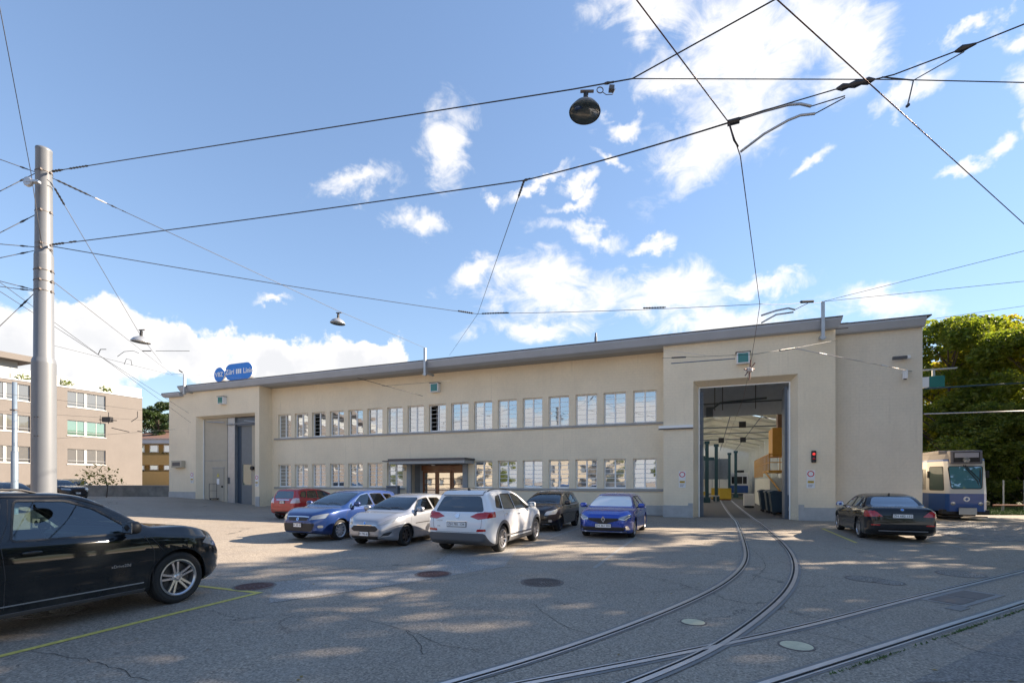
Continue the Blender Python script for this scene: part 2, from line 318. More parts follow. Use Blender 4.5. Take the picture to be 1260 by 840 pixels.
class MB:
    def __init__(s): s.v = []; s.f = []; s.mi = []
    def add(s, vs_, fs, mi=0):
        k = len(s.v); s.v += [tuple(p) for p in vs_]; s.f += [tuple(i+k for i in f) for f in fs]; s.mi += [mi]*len(fs); return s
    def box(s, x0, x1, y0, y1, z0, z1, mi=0):
        return s.add([(x0,y0,z0),(x1,y0,z0),(x1,y1,z0),(x0,y1,z0),(x0,y0,z1),(x1,y0,z1),(x1,y1,z1),(x0,y1,z1)],
            [(0,3,2,1),(4,5,6,7),(0,1,5,4),(1,2,6,5),(2,3,7,6),(3,0,4,7)], mi)
    def tube(s, pts, r, n=8, mi=0, cap=True, r1=None):
        pts = [Vector(p) for p in pts]; m = len(pts); vs_ = []; up = None
        for i, p in enumerate(pts):
            d = (pts[min(i+1, m-1)]-pts[max(i-1, 0)]).normalized()
            if up is None: up = Vector((0,0,1)) if abs(d.z) < .9 else Vector((1,0,0))
            a = d.cross(up).normalized(); b = a.cross(d).normalized(); up = b
            rr = r if r1 is None else r+(r1-r)*i/(m-1)
            vs_ += [p+(a*math.cos(2*math.pi*j/n)+b*math.sin(2*math.pi*j/n))*rr for j in range(n)]
        fs = [(i*n+j, i*n+(j+1)%n, (i+1)*n+(j+1)%n, (i+1)*n+j) for i in range(m-1) for j in range(n)]
        if cap: fs += [tuple(range(n-1, -1, -1)), tuple((m-1)*n+j for j in range(n))]
        return s.add(vs_, fs, mi)
    def lathe(s, prof, n=24, axis='z', mi=0, c=(0,0,0)):
        vs_ = []
        for (r, h) in prof:
            for j in range(n):
                a = 2*math.pi*j/n; x, y = r*math.cos(a), r*math.sin(a)
                p = (x, y, h) if axis == 'z' else (x, h, y)
                vs_.append((p[0]+c[0], p[1]+c[1], p[2]+c[2]))
        m = len(prof)
        fs = [(i*n+j, i*n+(j+1)%n, (i+1)*n+(j+1)%n, (i+1)*n+j) if axis == 'z' else (i*n+j, (i+1)*n+j, (i+1)*n+(j+1)%n, i*n+(j+1)%n) for i in range(m-1) for j in range(n)]
        return s.add(vs_, fs, mi)
    def prism(s, poly, d0, d1, plane='xz', mi=0):
        n = len(poly)
        f = (lambda a, b, d: (a, d, b)) if plane == 'xz' else (lambda a, b, d: (d, a, b)) if plane == 'yz' else (lambda a, b, d: (a, b, d))
        vs_ = [f(a, b, d0) for a, b in poly]+[f(a, b, d1) for a, b in poly]
        return s.add(vs_, [tuple(range(n)), tuple(range(2*n-1, n-1, -1))]+[(i, i+n, (i+1)%n+n, (i+1)%n) for i in range(n)], mi)
    def mesh(s, name):
        me = bpy.data.meshes.new(name); me.from_pydata(s.v, [], s.f)
        if any(s.mi): me.polygons.foreach_set('material_index', s.mi)
        bm = bmesh.new(); bm.from_mesh(me); bmesh.ops.recalc_face_normals(bm, faces=bm.faces); bm.to_mesh(me); bm.free(); return me
    def build(s, name, m, parent=None, loc=None, rot=None, smooth=False, bevel=0):
        return finish(name, s.mesh(name), m, parent, loc, rot, smooth, bevel)
def text_mesh(txt, size, depth=.002, bold=False):
    c = bpy.data.curves.new('lettering', 'FONT'); c.body = txt; c.size = size; c.extrude = depth; c.align_x = 'CENTER'; c.align_y = 'CENTER'; c.resolution_u = 3
    if bold: c.offset = size*.02
    o = bpy.data.objects.new('tmp', c); COL.objects.link(o); dg = bpy.context.evaluated_depsgraph_get()
    me = bpy.data.meshes.new_from_object(o.evaluated_get(dg)); me.materials.clear(); bpy.data.objects.remove(o); return me
def pchip(P):
    P = sorted(P); xs = [p[0] for p in P]; ys = [p[1] for p in P]; n = len(xs)
    h = [xs[i+1]-xs[i] for i in range(n-1)]; d = [(ys[i+1]-ys[i])/h[i] for i in range(n-1)]; m = [0]*n; m[0] = d[0]; m[-1] = d[-1]
    for i in range(1, n-1):
        if d[i-1]*d[i] > 0: w1 = 2*h[i]+h[i-1]; w2 = h[i]+2*h[i-1]; m[i] = (w1+w2)/(w1/d[i-1]+w2/d[i])
    def f(x):
        x = min(max(x, xs[0]), xs[-1]); i = 0
        while i < n-2 and x > xs[i+1]: i += 1
        t = (x-xs[i])/h[i]; t2 = t*t; t3 = t2*t
        return (2*t3-3*t2+1)*ys[i]+(t3-2*t2+t)*h[i]*m[i]+(3*t2-2*t3)*ys[i+1]+(t3-t2)*h[i]*m[i+1]
    return f
def catmull(P, step=.25):
    P = [Vector(p) for p in P]; Q = [P[0]*2-P[1]]+P+[P[-1]*2-P[-2]]; out_ = []
    for i in range(1, len(Q)-2):
        a, b, c, d = Q[i-1:i+3]; k = max(2, int((c-b).length/step))
        for j in range(k):
            t = j/k; out_.append(.5*((2*b)+(c-a)*t+(2*a-5*b+4*c-d)*t*t+(3*b-a-3*c+d)*t**3))
    out_.append(P[-1]); return out_
def ribbon(path, w0, w1, z, h=0):
    """flat strip along path between lateral offsets w0..w1 (left positive)"""
    vs_ = []; m = len(path)
    for i, p in enumerate(path):
        d = (path[min(i+1, m-1)]-path[max(i-1, 0)]); d.z = 0; d.normalize(); l_ = Vector((-d.y, d.x, 0))
        for q in (w0, w1): vs_.append((p.x+l_.x*q, p.y+l_.y*q, z+rise(p.x, p.y)))
    return vs_, [(2*i, 2*i+2, 2*i+3, 2*i+1) for i in range(m-1)]
# ------------------------------------------------------------ ground
def grid_ground():
    xs = [-2500,-600,-200,-110]+[-90+3*i for i in range(61)]+[110,200,600,2500]
    ys = [-2500,-600,-150,-60]+[-40+3*i for i in range(61)]+[200,600,2500]
    vs_ = []; nx = len(xs)
    for y in ys:
        for x in xs: vs_.append((x, y, rise(x, y)))
    fs = [(j*nx+i, j*nx+i+1, (j+1)*nx+i+1, (j+1)*nx+i) for j in range(len(ys)-1) for i in range(nx-1)]
    return MB().add(vs_, fs)
tag(grid_ground().build('ground', M_ASPH, smooth=True), 'worn grey asphalt of the depot yard', kind='structure')
def flat(name, pts, z, m, kind='structure', label=None):
    return tag(MB().add([(p.x, p.y, z+rise(p.x, p.y)) for p in pts], [tuple(range(len(pts)))]).build(name, m), label, kind=kind)
# utility trench patches (smoother asphalt)
pp = [(330,742),(470,722),(620,697),(640,672),(560,676),(520,700),(420,706),(338,716)]
flat('asphalt_patch', [ground_at(*p) for p in pp][::-1], .004, M_ASPH2, label='smoother grey repair strip in the yard asphalt')
flat('asphalt_patch', [ground_at(*p) for p in [(1120,840),(1260,772),(1260,838),(1200,838)]], .004, M_TRACKC, label='darker asphalt strip beside the last rail')
# cracks
def crack(pts):
    P = catmull([ground_at(*p) for p in pts], .12)
    P = [p+Vector((random.uniform(-.018,.018), random.uniform(-.03,.03), 0)) for p in P]
    v, f = ribbon(P, -.003, .0035, .006); return v, f
mb = MB()
for c in [[(450,762),(500,775),(545,793),(590,800)],[(500,775),(515,790),(520,806)],[(655,742),(690,768),(728,781)],[(700,722),(740,730),(800,728),(860,722)],
          [(1158,780),(1190,797),(1215,803),(1260,812)],[(960,690),(1000,705),(1040,712)],[(905,660),(940,690),(925,715)],[(620,697),(560,712),(470,722),(330,742)],
          [(330,716),(420,706),(520,700),(560,676)],[(640,680),(760,688),(900,694),(985,690)],[(975,775),(1050,790),(1090,812)],[(40,800),(120,815),(180,838)]]:
    mb.add(*crack(c))
tag(mb.build('crack', mat('crack_dark', (.018, .018, .018), .95)), 'fine dark cracks in the asphalt', kind='stuff')

# ------------------------------------------------------------ tram rails
def rail_path(px, ext0=None, ext1=None):
    P = [ground_at(*p) for p in px]
    if ext0: P = [P[0]+(P[0]-P[1]).normalized()*ext0]+P
    if ext1: P = P+[P[-1]+(P[-1]-P[-2]).normalized()*ext1]
    return catmull(P, .3)
def smooth_path(P, n=6):
    P = [p.copy() for p in P]
    for _ in range(n): P = [P[0]]+[(P[i-1]+P[i]*2+P[i+1])/4 for i in range(1, len(P)-1)]+[P[-1]]
    return P
inner = lot(-4.15, 34); 
RA = [lot(-4.55, 40), lot(-4.55, 20), lot(-4.5, 8), lot(-4.4, 0)]+[ground_at(*p) for p in [(905,641),(914,665),(916,690),(893,715),(850,738),(790,763),(720,789),(640,815),(560,838)]]
RA.append(RA[-1]+(RA[-1]-RA[-2]).normalized()*4)
RB = [lot(-3.55, 40), lot(-3.55, 20), lot(-3.5, 8), lot(-3.42, 0)]+[ground_at(*p) for p in [(938,645),(966,670),(980,695),(972,725),(942,755),(905,783),(860,810),(790,838)]]
RB.append(RB[-1]+(RB[-1]-RB[-2]).normalized()*4)
C0, C1 = ground_at(1260, 703), ground_at(905, 790); cdir = (C0-C1).normalized()
RC = [C0+cdir*60, C0+cdir*14, C0, ground_at(1130,735), ground_at(1000,769), C1, ground_at(800,812), ground_at(660,839)]
RC.append(RC[-1]+(RC[-1]-RC[-2]).normalized()*4)
RD = [ground_at(1260,740)+cdir*60, ground_at(1260,740)+cdir*14, ground_at(1260,740), ground_at(1180,765), ground_at(1080,797), ground_at(950,838)]
RD.append(RD[-1]+(RD[-1]-RD[-2]).normalized()*4)
def rail(path, side, parent, dz=0):
    P = smooth_path(catmull(path, .25), 10)
    a = MB()
    a.add(*ribbon(P, -.034*side, .028*side, .014+dz)); a.add(*ribbon(P, .064*side, .084*side, .012+dz))
    o = a.build('rail', M_RAILH, parent)
    g = MB(); g.add(*ribbon(P, .028*side, .064*side, .0085+dz)); g.build('groove', M_DARK, o)
    b = MB(); b.add(*ribbon(P, -.085*side, -.030*side, .0075+dz)); b.add(*ribbon(P, .084*side, .115*side, .0075+dz)); b.build('rail_bedding', M_RAILB, o)
    return P
t1 = thing('tram_track', (0,0,0), 0, 'grooved tram track curving out of the open depot gate across the yard', 'tram track')
PA = rail(RA, 1, t1); PB = rail(RB, -1, t1, .0012)
t2 = thing('tram_track', (0,0,0), 0, 'grooved tram track running straight to the right edge of the yard', 'tram track')
PC = rail(RC, -1, t2, -.0025); PD = rail(RD, 1, t2, -.0025)
# track beyond the depot, under the parked tram
t3 = thing('tram_track', (0,0,0), 0, 'tram track under the parked blue and white tram', 'tram track')

TX = 6.0
def side_path(off):
    P = [lot(TX+off, 30), lot(TX+off, 12), lot(TX+off, 4), lot(TX+off+.15, 0), lot(TX+off*.96+1.3, -4), lot(TX+off*.8+4.2, -8), lot(TX+off*.6+9, -12), lot(TX+off*.6+16, -16)]; return P
rail(side_path(-.5), 1, t3); rail(side_path(.5), -1, t3)
# pale weeds growing along the outer rail
wd = MB()
for i, p in enumerate(PD):
    if p.length > 16: continue
    d = Vector((cdir.y, -cdir.x, 0))
    for k in range(26):
        if rng.random() < .45+.4*math.sin(i*.7): continue
        q = p+d*(.165+rng.random()*.03)+cdir*rng.uniform(-.15, .15); h = rng.uniform(.008, .03); a = rng.uniform(0, 6.3); dx, dy = math.cos(a)*.012, math.sin(a)*.012
        wd.add([(q.x-dx, q.y-dy, .004), (q.x+dx, q.y+dy, .004), (q.x+dx*2, q.y-dy*2, .004+h)], [(0,1,2)])
tag(wd.build('moss', M_GRASS), 'low moss and weeds along the outer rail', kind='stuff')
# points box with cover plates between the straight rails
pb = thing('points_box', ground_at(1185, 735), 0, 'steel cover plates of the points box between the straight rails', 'cover plate')
pb.rotation_euler.z = math.atan2(cdir.y, cdir.x)
MB().box(-.75,.75,-.28,.28,.003,.012).build('cover_plate', M_CONC, pb)
MB().box(-.68,-.12,-.2,.2,.012,.018).build('hatch', M_IRON, pb); MB().box(-.05,.62,-.2,.2,.012,.018).build('hatch', M_IRON, pb)
MB().box(-1.1,-.78,-.34,-.15,.003,.011).build('hatch', M_RAILB, pb)
# ------------------------------------------------------------ parking lines
def line(p, q, wd_, m, label):
    v, f = ribbon([p.lerp(q, i/12) for i in range(13)], -wd_/2, wd_/2, .0055); tag(MB().add(v, f).build('parking_line', m), label, kind='structure')
for x, y0, y1, m in [(-13.45,-16.1,-10.8,M_LINEW),(-10.35,-16.4,-7.8,M_LINEW),(-7.75,-16.7,-10.2,M_LINEW),(-16.3,-15.6,-10.4,M_LINEW),(-1.33,-9.4,-4.4,M_LINEY),(1.1,-10.0,-4.4,M_LINEW)]:
    line(lot(x, y0), lot(x, y1), .09, m, 'worn painted line of a parking bay')
line(lot(-2.4,-4.4), lot(-1.3,-4.4), .08, M_LINEW, 'short worn line across the bay end')
line(lot(-1.3,-4.46), lot(1.1,-4.46), .08, M_LINEY, 'yellow line across the bay end')
line(lot(-12.42,-26), lot(-12.42,-21.1), .10, M_LINEY, 'yellow line beside the black estate car')
line(lot(-13.9,-21.15), lot(-12.47,-21.15), .10, M_LINEY, 'short yellow line across the bay end')
for y in (-17.3, -17.5): pass
# ------------------------------------------------------------ manhole covers and patches
def manhole(px, py, r, m, label, style=0):
    p = ground_at(px, py); t = thing('manhole_cover', p, .4, label, 'manhole cover')
    MB().lathe([(r*1.12,.001),(r*1.12,.007),(r*1.0,.007),(r*1.0,.001)], 40).build('cover_ring', M_IRON if style else m, t, smooth=False)
    b = MB().lathe([(0,.006),(r*.98,.006),(r*.98,.001)], 40)
    if style == 1:      # rows of raised bars
        for i in range(-7, 8):
            y = i*r/8; w_ = math.sqrt(max(0, (r*.9)**2-y*y))
            k = -w_
            while k < w_-.04: b.box(k, k+.045, y-.012, y+.012, .006, .013); k += .075
    elif style == 2:    # rings of slots
        for q in range(2, 9):
            rr = r*q/9; n = int(2*math.pi*rr/.07)
            for j in range(n):
                a = 2*math.pi*j/n; c, s = math.cos(a), math.sin(a)
                b.add([(rr*c-.02*s*sg1-.012*c*sg2, rr*s+.02*c*sg1-.012*s*sg2, z) for z in (.006,.014) for sg1, sg2 in ((-1,-1),(1,-1),(1,1),(-1,1))],
                      [(4,5,6,7),(0,1,5,4),(1,2,6,5),(2,3,7,6),(3,0,4,7)])
    elif style == 3:
        for i in range(-6, 7):
            y = i*r/7; w_ = math.sqrt(max(0, (r*.9)**2-y*y)); b.box(-w_, w_, y-.006, y+.006, .006, .010)
    b.build('cover_plate', m, t)
manhole(313,721,.32,M_IRONR,'reddish cast iron cover by the end of the yellow line',1)
manhole(533,706,.33,M_IRONR,'reddish cast iron cover on the smooth repair strip',1)
manhole(667,716,.36,M_IRON,'dark round slotted drain grate in the middle of the yard',2)
manhole(65,752,.36,mat('pale_iron',(.22,.20,.17),.7,.2,var=.2),'pale ringed cover half under the black estate car',2)
manhole(853,765,.15,M_GRAVEL,'small pale round cover inside the curving rails',3)
manhole(980,794,.17,M_GRAVEL,'small pale round cover near the outer straight rail',3)
manhole(1182,706,.36,M_ASPH2,'faint worn round cover right of the curving track',1)
manhole(1065,712,.30,M_ASPH2,'faint dark round cover between curve and straight track',1)
manhole(1092,716,.24,M_ASPH2,'second faint dark cover near the straight track',1)
# leaf litter spots
lf = MB()
for k in range(420):
    x, y = rng.uniform(-14, 16), rng.uniform(4.2, 24); s = rng.uniform(.012, .03); a = rng.uniform(0, 6.3)
    c, d = math.cos(a)*s, math.sin(a)*s
    lf.add([(x+c,y+d,.007+rng.random()*.01),(x-d*.6,y+c*.6,.006+rng.random()*.012),(x-c,y-d,.007),(x+d*.6,y-c*.6,.009)], [(0,1,2,3)])
tag(lf.build('fallen_leaf', mat('dry_leaf', (.26,.18,.05), .8)), 'scattered small dry leaves on the asphalt', kind='stuff')

# ------------------------------------------------------------ setts beside the tram
st = MB(); 
for i in range(90):
    for j in range(110):
        x = -.2+i*.125*1.6+(.09 if j % 2 else 0)+2.4; y = -13+j*.135
        if y > 3 or x > 22: continue
        if y < -7.2+ (x-2.4)*-.1+.5*math.sin(x*2.1)*.3 and y < -3.3-(x-2.4)*.62: continue
        if x < 3.9 and y > -2.2: continue
        h = .006+rng.random()*.012; w_ = .094; d_ = .058; jx, jy = rng.uniform(-.006,.006), rng.uniform(-.006,.006)
        p = [(x-w_+jx,y-d_+jy,.002),(x+w_+jx,y-d_+jy,.002),(x+w_+jx,y+d_+jy,.002),(x-w_+jx,y+d_+jy,.002)]
        q = [(a+(x-a)*.16, b+(y-b)*.16, h+.006) for a, b, _ in p]
        st.add(p+q, [(4,5,6,7),(0,1,5,4),(1,2,6,5),(2,3,7,6),(3,0,4,7)])
so_ = st.build('sett_paving', M_SETT, loc=P0, rot=ANG); tag(so_, 'worn stone setts beside the tram track', kind='stuff')

# ------------------------------------------------------------ wall with openings
def wall_open(mb, u0, u1, z0, z1, holes, y0, depth, mi=0, sill=False):
    """wall face at y0 looking -y, thickness depth, holes = [(ua,ub,za,zb)] with reveals"""
    us = sorted({u0, u1}|{h[0] for h in holes}|{h[1] for h in holes}); zs = sorted({z0, z1}|{h[2] for h in holes}|{h[3] for h in holes})
    inside = lambda a, b: any(h[0] < a < h[1] and h[2] < b < h[3] for h in holes)
    idx = {}; vs_ = []; fs = []
    def V(a, b, y):
        k = (round(a, 4), round(b, 4), y)
        if k not in idx: idx[k] = len(vs_); vs_.append((a, y, b))
        return idx[k]
    for a, b in zip(us, us[1:]):
        for c, d in zip(zs, zs[1:]):
            if inside((a+b)/2, (c+d)/2): continue
            fs.append((V(a,c,y0), V(b,c,y0), V(b,d,y0), V(a,d,y0))); fs.append((V(a,c,y0+depth), V(a,d,y0+depth), V(b,d,y0+depth), V(b,c,y0+depth)))
    for (a, b, c, d) in holes+[(u0, u1, z0, z1)]:
        for (p, q, r_, s_) in ((a,c,b,c),(b,c,b,d),(b,d,a,d),(a,d,a,c)):
            fs.append((V(p,q,y0), V(r_,s_,y0), V(r_,s_,y0+depth), V(p,q,y0+depth)))
    return mb.add(vs_, fs, mi)

# ------------------------------------------------------------ the depot building
B = thing('depot_building', P0, ANG, 'long two-storey cream tram depot with flat grey cornice and two tall gates', 'building')
ZS = 8.98; XL = -46.65; ML = -36.64; MR = -7.75; REC = 1.18
PIT = 1.6594; WX = [-9.49-PIT*k for k in range(17)]     # left edges of the window openings, right to left
WW = 1.27
up = [(x, x+WW, 5.16, 6.95) for x in WX]
lo_ = [(x, x+WW, 1.47, 3.16) for k, x in enumerate(WX) if k not in (7, 8, 9)]
ENT = (WX[9]+.35, WX[7]+WW-.35, 0.0, 3.0)
w1 = MB(); wall_open(w1, ML, MR, 0, ZS, up+lo_+[ENT], REC, .36)
w1.box(ML, MR, REC+.36, REC+.5, 3.5, 4.9)
w1.build('wall', M_WALL, B)
# right block with splayed gate
def splayed(mb, x0, x1, zt, xi0, xi1, zi, dep):
    mb.add([(x0,0,0),(x0,0,zt),(x1,0,zt),(x1,0,0),(xi0,dep,0),(xi0,dep,zi),(xi1,dep,zi),(xi1,dep,0)], [(0,4,5,1),(1,5,6,2),(2,6,7,3)])
w2 = MB()
gx0, gx1, gz = -6.27, -1.535, 7.04; ix0, ix1, iz = -6.03, -1.79, 6.80; gd = .55
for (a, b, c, d) in ((MR,gx0,0,ZS),(gx1,0,0,ZS),(gx0,gx1,gz,ZS)): w2.add([(a,0,c),(b,0,c),(b,0,d),(a,0,d)], [(0,1,2,3)])
splayed(w2, gx0, gx1, gz, ix0, ix1, iz, gd)
w2.add([(0,0,0),(0,1.0,0),(0,1.0,ZS),(0,0,ZS)], [(0,1,2,3)]); w2.add([(MR,0,0),(MR,REC+.3,0),(MR,REC+.3,ZS),(MR,0,ZS)], [(3,2,1,0)])
w2.build('wall', M_WALL, B)
# right annex
AX = 3.56
w3 = MB(); w3.add([(0,.8,0),(AX,.8,0),(AX,.8,8.9),(0,.8,8.9)], [(0,1,2,3)]); w3.add([(AX,.8,0),(AX,60,0),(AX,60,8.9),(AX,.8,8.9)], [(0,1,2,3)])
w3.build('wall', M_WALL2, B)
# left block with deep gate
def plane_pt(px, py, d):
    r = (px-630)/F; X0, Y0 = P0.x+d*NN.x, P0.y+d*NN.y; s = (X0-r*Y0)/(U.x-r*U.y); Y = Y0-s*U.y; return -s, CH+(HZ-py)/F*Y
lx0, lx1, lz = -43.47, -37.07, 7.03; ld = .45; li0, li1, liz = plane_pt(250.5, 500, ld)[0], -37.2, 6.86
w4 = MB(); zl = ZS
for (a, b, c, d) in ((XL,lx0,-.2,zl),(lx1,ML,-.2,zl),(lx0,lx1,lz,zl)): w4.add([(a,0,c),(b,0,c),(b,0,d),(a,0,d)], [(0,1,2,3)])
w4.add([(lx0,0,-.1),(lx0,0,lz),(lx1,0,lz),(lx1,0,-.1),(li0,ld,-.1),(li0,ld,liz),(li1,ld,liz),(li1,ld,-.1)], [(0,4,5,1),(1,5,6,2),(2,6,7,3)])
w4.add([(ML,0,-.1),(ML,REC+.2,-.1),(ML,REC+.2,ZS),(ML,0,ZS)], [(0,1,2,3)]); w4.add([(XL,0,-.1),(XL,66,-.1),(XL,66,ZS),(XL,0,ZS)], [(3,2,1,0)])
w4.build('wall', M_WALL, B)
# back walls of the volume (closed box)
wb = MB(); wb.add([(XL,66,0),(AX,66,0),(AX,66,9),(XL,66,9)], [(3,2,1,0)]); wb.add([(AX,60,0),(AX,66,0),(AX,66,8.9),(AX,60,8.9)], [(0,1,2,3)]); wb.build('back_wall', M_WALL2, B)
# plinths
def plinth(*a): MB().box(*a).build('plinth', M_PLINTH, B, bevel=.01)
for a, b, y in ((MR-.03,gx0-.25,-.03),(gx1+.25,.03,-.03)): plinth(a, b, y, .02, 0, .62)
plinth(gx0-.25,gx0-.02,-.045,.02,0,.75); plinth(gx1+.02,gx1+.25,-.045,.02,0,.75)
plinth(.035,AX+.03,.77,.82,0,.62); plinth(XL-.03,lx0-.05,-.03,.02,-.1,1.05); plinth(lx1+.05,ML+.03,-.03,.02,-.1,.75)
plinth(ML+.04,ENT[0]-.34,REC-.04,REC+.02,0,.7); plinth(ENT[1]+.34,MR-.04,REC-.04,REC+.02,0,.55)
# sill courses
sl_ = MB(); sl_.box(WX[16]-.35,MR-.04,REC-.07,REC+.05,5.03,5.155); sl_.build('sill_course', M_SILL, B, bevel=.008)
sl_ = MB(); sl_.box(ENT[1]+.55,MR-.04,REC-.07,REC+.05,1.32,1.465); sl_.build('sill_course', M_SILL, B, bevel=.008)
sl_ = MB(); sl_.box(WX[16]-.35,ENT[0]-.55,REC-.07,REC+.05,1.32,1.465); sl_.build('sill_course', M_SILL, B, bevel=.008)
# roof: slab, slanted cornice, metal edge
def cornice(x0, x1, yf, zb, zt, out_, close_l=True, close_r=True):
    prof = [(yf, zb), (yf-.10, zb+.03), (yf-out_, zt-.09), (yf-out_, zt), (yf+.6, zt), (yf+.6, zb)]
    m_ = MB(); rr = .0
    e0 = lambda y: -(yf-y)*.6 if close_l else 0
    n = len(prof); vs_ = [(x0+(e0(y) if close_l else 0), y, z) for y, z in prof]+[(x1-(e0(y) if close_r else 0), y, z) for y, z in prof]
    m_.add(vs_, [tuple(range(n)), tuple(range(2*n-1, n-1, -1))]+[(i, i+n, (i+1)%n+n, (i+1)%n) for i in range(n)]); return m_
c1 = cornice(-44.75, .02, -.22, ZS+.002, 9.42, .28); c1.build('cornice', M_CORN, B, bevel=.01)
MB().box(-44.95,.20,-.53,.4,9.42,9.47).build('roof_edge', M_CAP, B)
c2 = cornice(-46.9, -44.93, -.18, 8.72, 9.0, .22, True, False); c2.build('cornice', M_CORN, B)
MB().box(-47.0,-44.94,-.42,.4,9.0,9.05).build('roof_edge', M_CAP, B)
c3 = cornice(.04, AX+.02, .62, 8.9, 9.30, .26, False, True); c3.build('cornice', M_CORN, B, bevel=.01)
MB().box(.06,AX+.2,.34,1.2,9.30,9.35).build('roof_edge', M_CAP, B)
# soffit over the recessed middle and the roof, left open above the hall for its skylights
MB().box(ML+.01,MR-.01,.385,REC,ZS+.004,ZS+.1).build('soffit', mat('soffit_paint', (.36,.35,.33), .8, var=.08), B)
rf = MB(); rf.box(-44.9,-11.2,.4,66,9.1,9.38); rf.box(-46.9,-44.92,.4,66,8.75,8.98); rf.box(.6,AX,1.21,66,9.0,9.28)
rf.box(-11.2,.6,.4,9,9.1,9.38)
for k in range(9): rf.box(-11.2,.6,12.2+6.2*k-.0,12.2+6.2*k+.7,9.1,9.38)
rf.build('roof', M_CAP, B)
# cornice joints
jm = MB()
for k in range(1, 12): 
    x = -44.9+k*4.05; jm.box(x-.004, x+.004, -.503, -.49, 9.34, 9.415)
jm.build('cornice_joint', M_SLATE, B)
# ---- windows
ph, pw = 0, 0
def window_meshes(w_, h, rows, bar):
    f = MB(); t_ = .07; d0, d1 = 0, .07
    f.box(0,t_,d0,d1,0,h); f.box(w_-t_,w_,d0,d1,0,h); f.box(t_,w_-t_,d0,d1,h-t_,h); f.box(t_,w_-t_,d0,d1,0,t_*1.2)
    f.box(w_/2-.04,w_/2+.04,d0-.01,d1,t_*1.2,h-t_)
    hh = (h-t_*2.2)/rows
    for r_ in range(1, rows):
        z = t_*1.2+hh*r_; f.box(t_,w_/2-.04,d0+.012,d1-.01,z-bar/2,z+bar/2); f.box(w_/2+.04,w_-t_,d0+.012,d1-.01,z-bar/2,z+bar/2)
    f.box(-.02,w_+.02,-.05,.02,-.012,.012)
    pa = MB().add([(0,0,0),(w_/2-.04-t_,0,0),(w_/2-.04-t_,0,hh),(0,0,hh)], [(0,1,2,3)])
    return f.mesh('window'), pa.mesh('pane'), hh, t_
def panes_of(kind, me):
    m2 = me.copy(); m2.materials.clear(); m2.materials.append(kind); return m2
WU = window_meshes(WW, 1.79, 6, .016); WL = window_meshes(WW, 1.69, 6, .034)
for s_ in (WU, WL): s_[0].materials.append(M_WHITE)
PU = panes_of(M_PANE, WU[1]); PLs = [panes_of(M_PANE, WL[1]), panes_of(M_PANEC, WL[1]), panes_of(M_PANE, WL[1])]
def put_window(x, z, W_, pane_me, lit=False, ajar=False):
    fme, _, hh, t_ = W_
    o = finish('window', fme, None, B, (x, REC+.17, z))
    for c in range(2):
        tl = rng.normal(0, .004), rng.normal(0, .004)
        for r_ in range(6):
            if ajar and c == 0: continue
            p = finish('pane', pane_me, None, o, (t_+c*(WW/2+.04-t_), .035, t_*1.2+hh*r_))
            p.rotation_euler = (tl[0]+rng.normal(0, .0007), 0, tl[1]+rng.normal(0, .0007))
    if ajar:
        a = MB(); w2_ = WW/2-.05
        a.box(0,.045,0,.04,0,1.64); a.box(w2_-.045,w2_,0,.04,0,1.64); a.box(.045,w2_-.045,0,.04,0,.05); a.box(.045,w2_-.045,0,.04,1.59,1.64)
        a.build('sash', M_WHITE, o, loc=(.05, .05, .07), rot=R(75))
    return o
for k, x in enumerate(WX):
    put_window(x, 5.16, WU, PU, ajar=(k in (8, 14)))
for k, x in enumerate(WX):
    if k in (7, 8, 9): continue
    put_window(x, 1.47, WL, PLs[[0,1,2,1,1,0,2,0,0,0,1,0,2,2,1,1,0][k]])
# rooms behind: dark backing with floor slab
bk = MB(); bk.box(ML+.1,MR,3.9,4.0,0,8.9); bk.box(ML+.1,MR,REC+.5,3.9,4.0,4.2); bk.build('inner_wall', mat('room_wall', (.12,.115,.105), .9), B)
# curtains
cu = MB()
for k in (1, 3, 14):
    for c in range(2):
        x0 = WX[k]+.1+c*.6
        pts = [(x0+i*.04, REC+.5+.03*(i % 2)) for i in range(8)]
        for (a, b), (c_, d) in zip(pts, pts[1:]): cu.add([(a,b,1.5),(c_,d,1.5),(c_,d,3.1),(a,b,3.1)], [(0,1,2,3)])
cu.build('curtain', mat('curtain_cloth', (.6,.6,.58), .9), B)
# ---- entrance
ex0, ex1 = ENT[0], ENT[1]
for a_, b_ in ((ex0-.32,ex0),(ex1,ex1+.32)): MB().box(a_,b_,REC-.16,REC+1.1,0,2.998).build('entrance_pier', mat('grey_render', (.30,.32,.34), .8, var=.1, bump=.2), B, bevel=.01)
MB().box(ex0-.9,ex1+.75,REC-1.35,REC+.02,3.0,3.2).build('canopy', mat('canopy_render', (.40,.40,.39), .7, var=.06), B, bevel=.01)
MB().box(ex0-.95,ex1+.8,REC-1.4,REC+.02,3.2,3.34).build('canopy_edge', M_CAP, B, bevel=.006)
MB().box(ex0-1.9,ex0-.96,REC-.7,REC+.02,3.2,3.27).build('canopy_ledge', M_CAP, B)
MB().box(ex0,ex1,REC+1.0,REC+1.1,0,3.0).build('lobby_wall', M_PLINTH, B)
dd = (ex1-ex0-.5)/3
MB().box(ex0+.2,ex1-.1,REC+.86,REC+.995,2.62,2.98).build('door_lintel', M_WOOD, B)
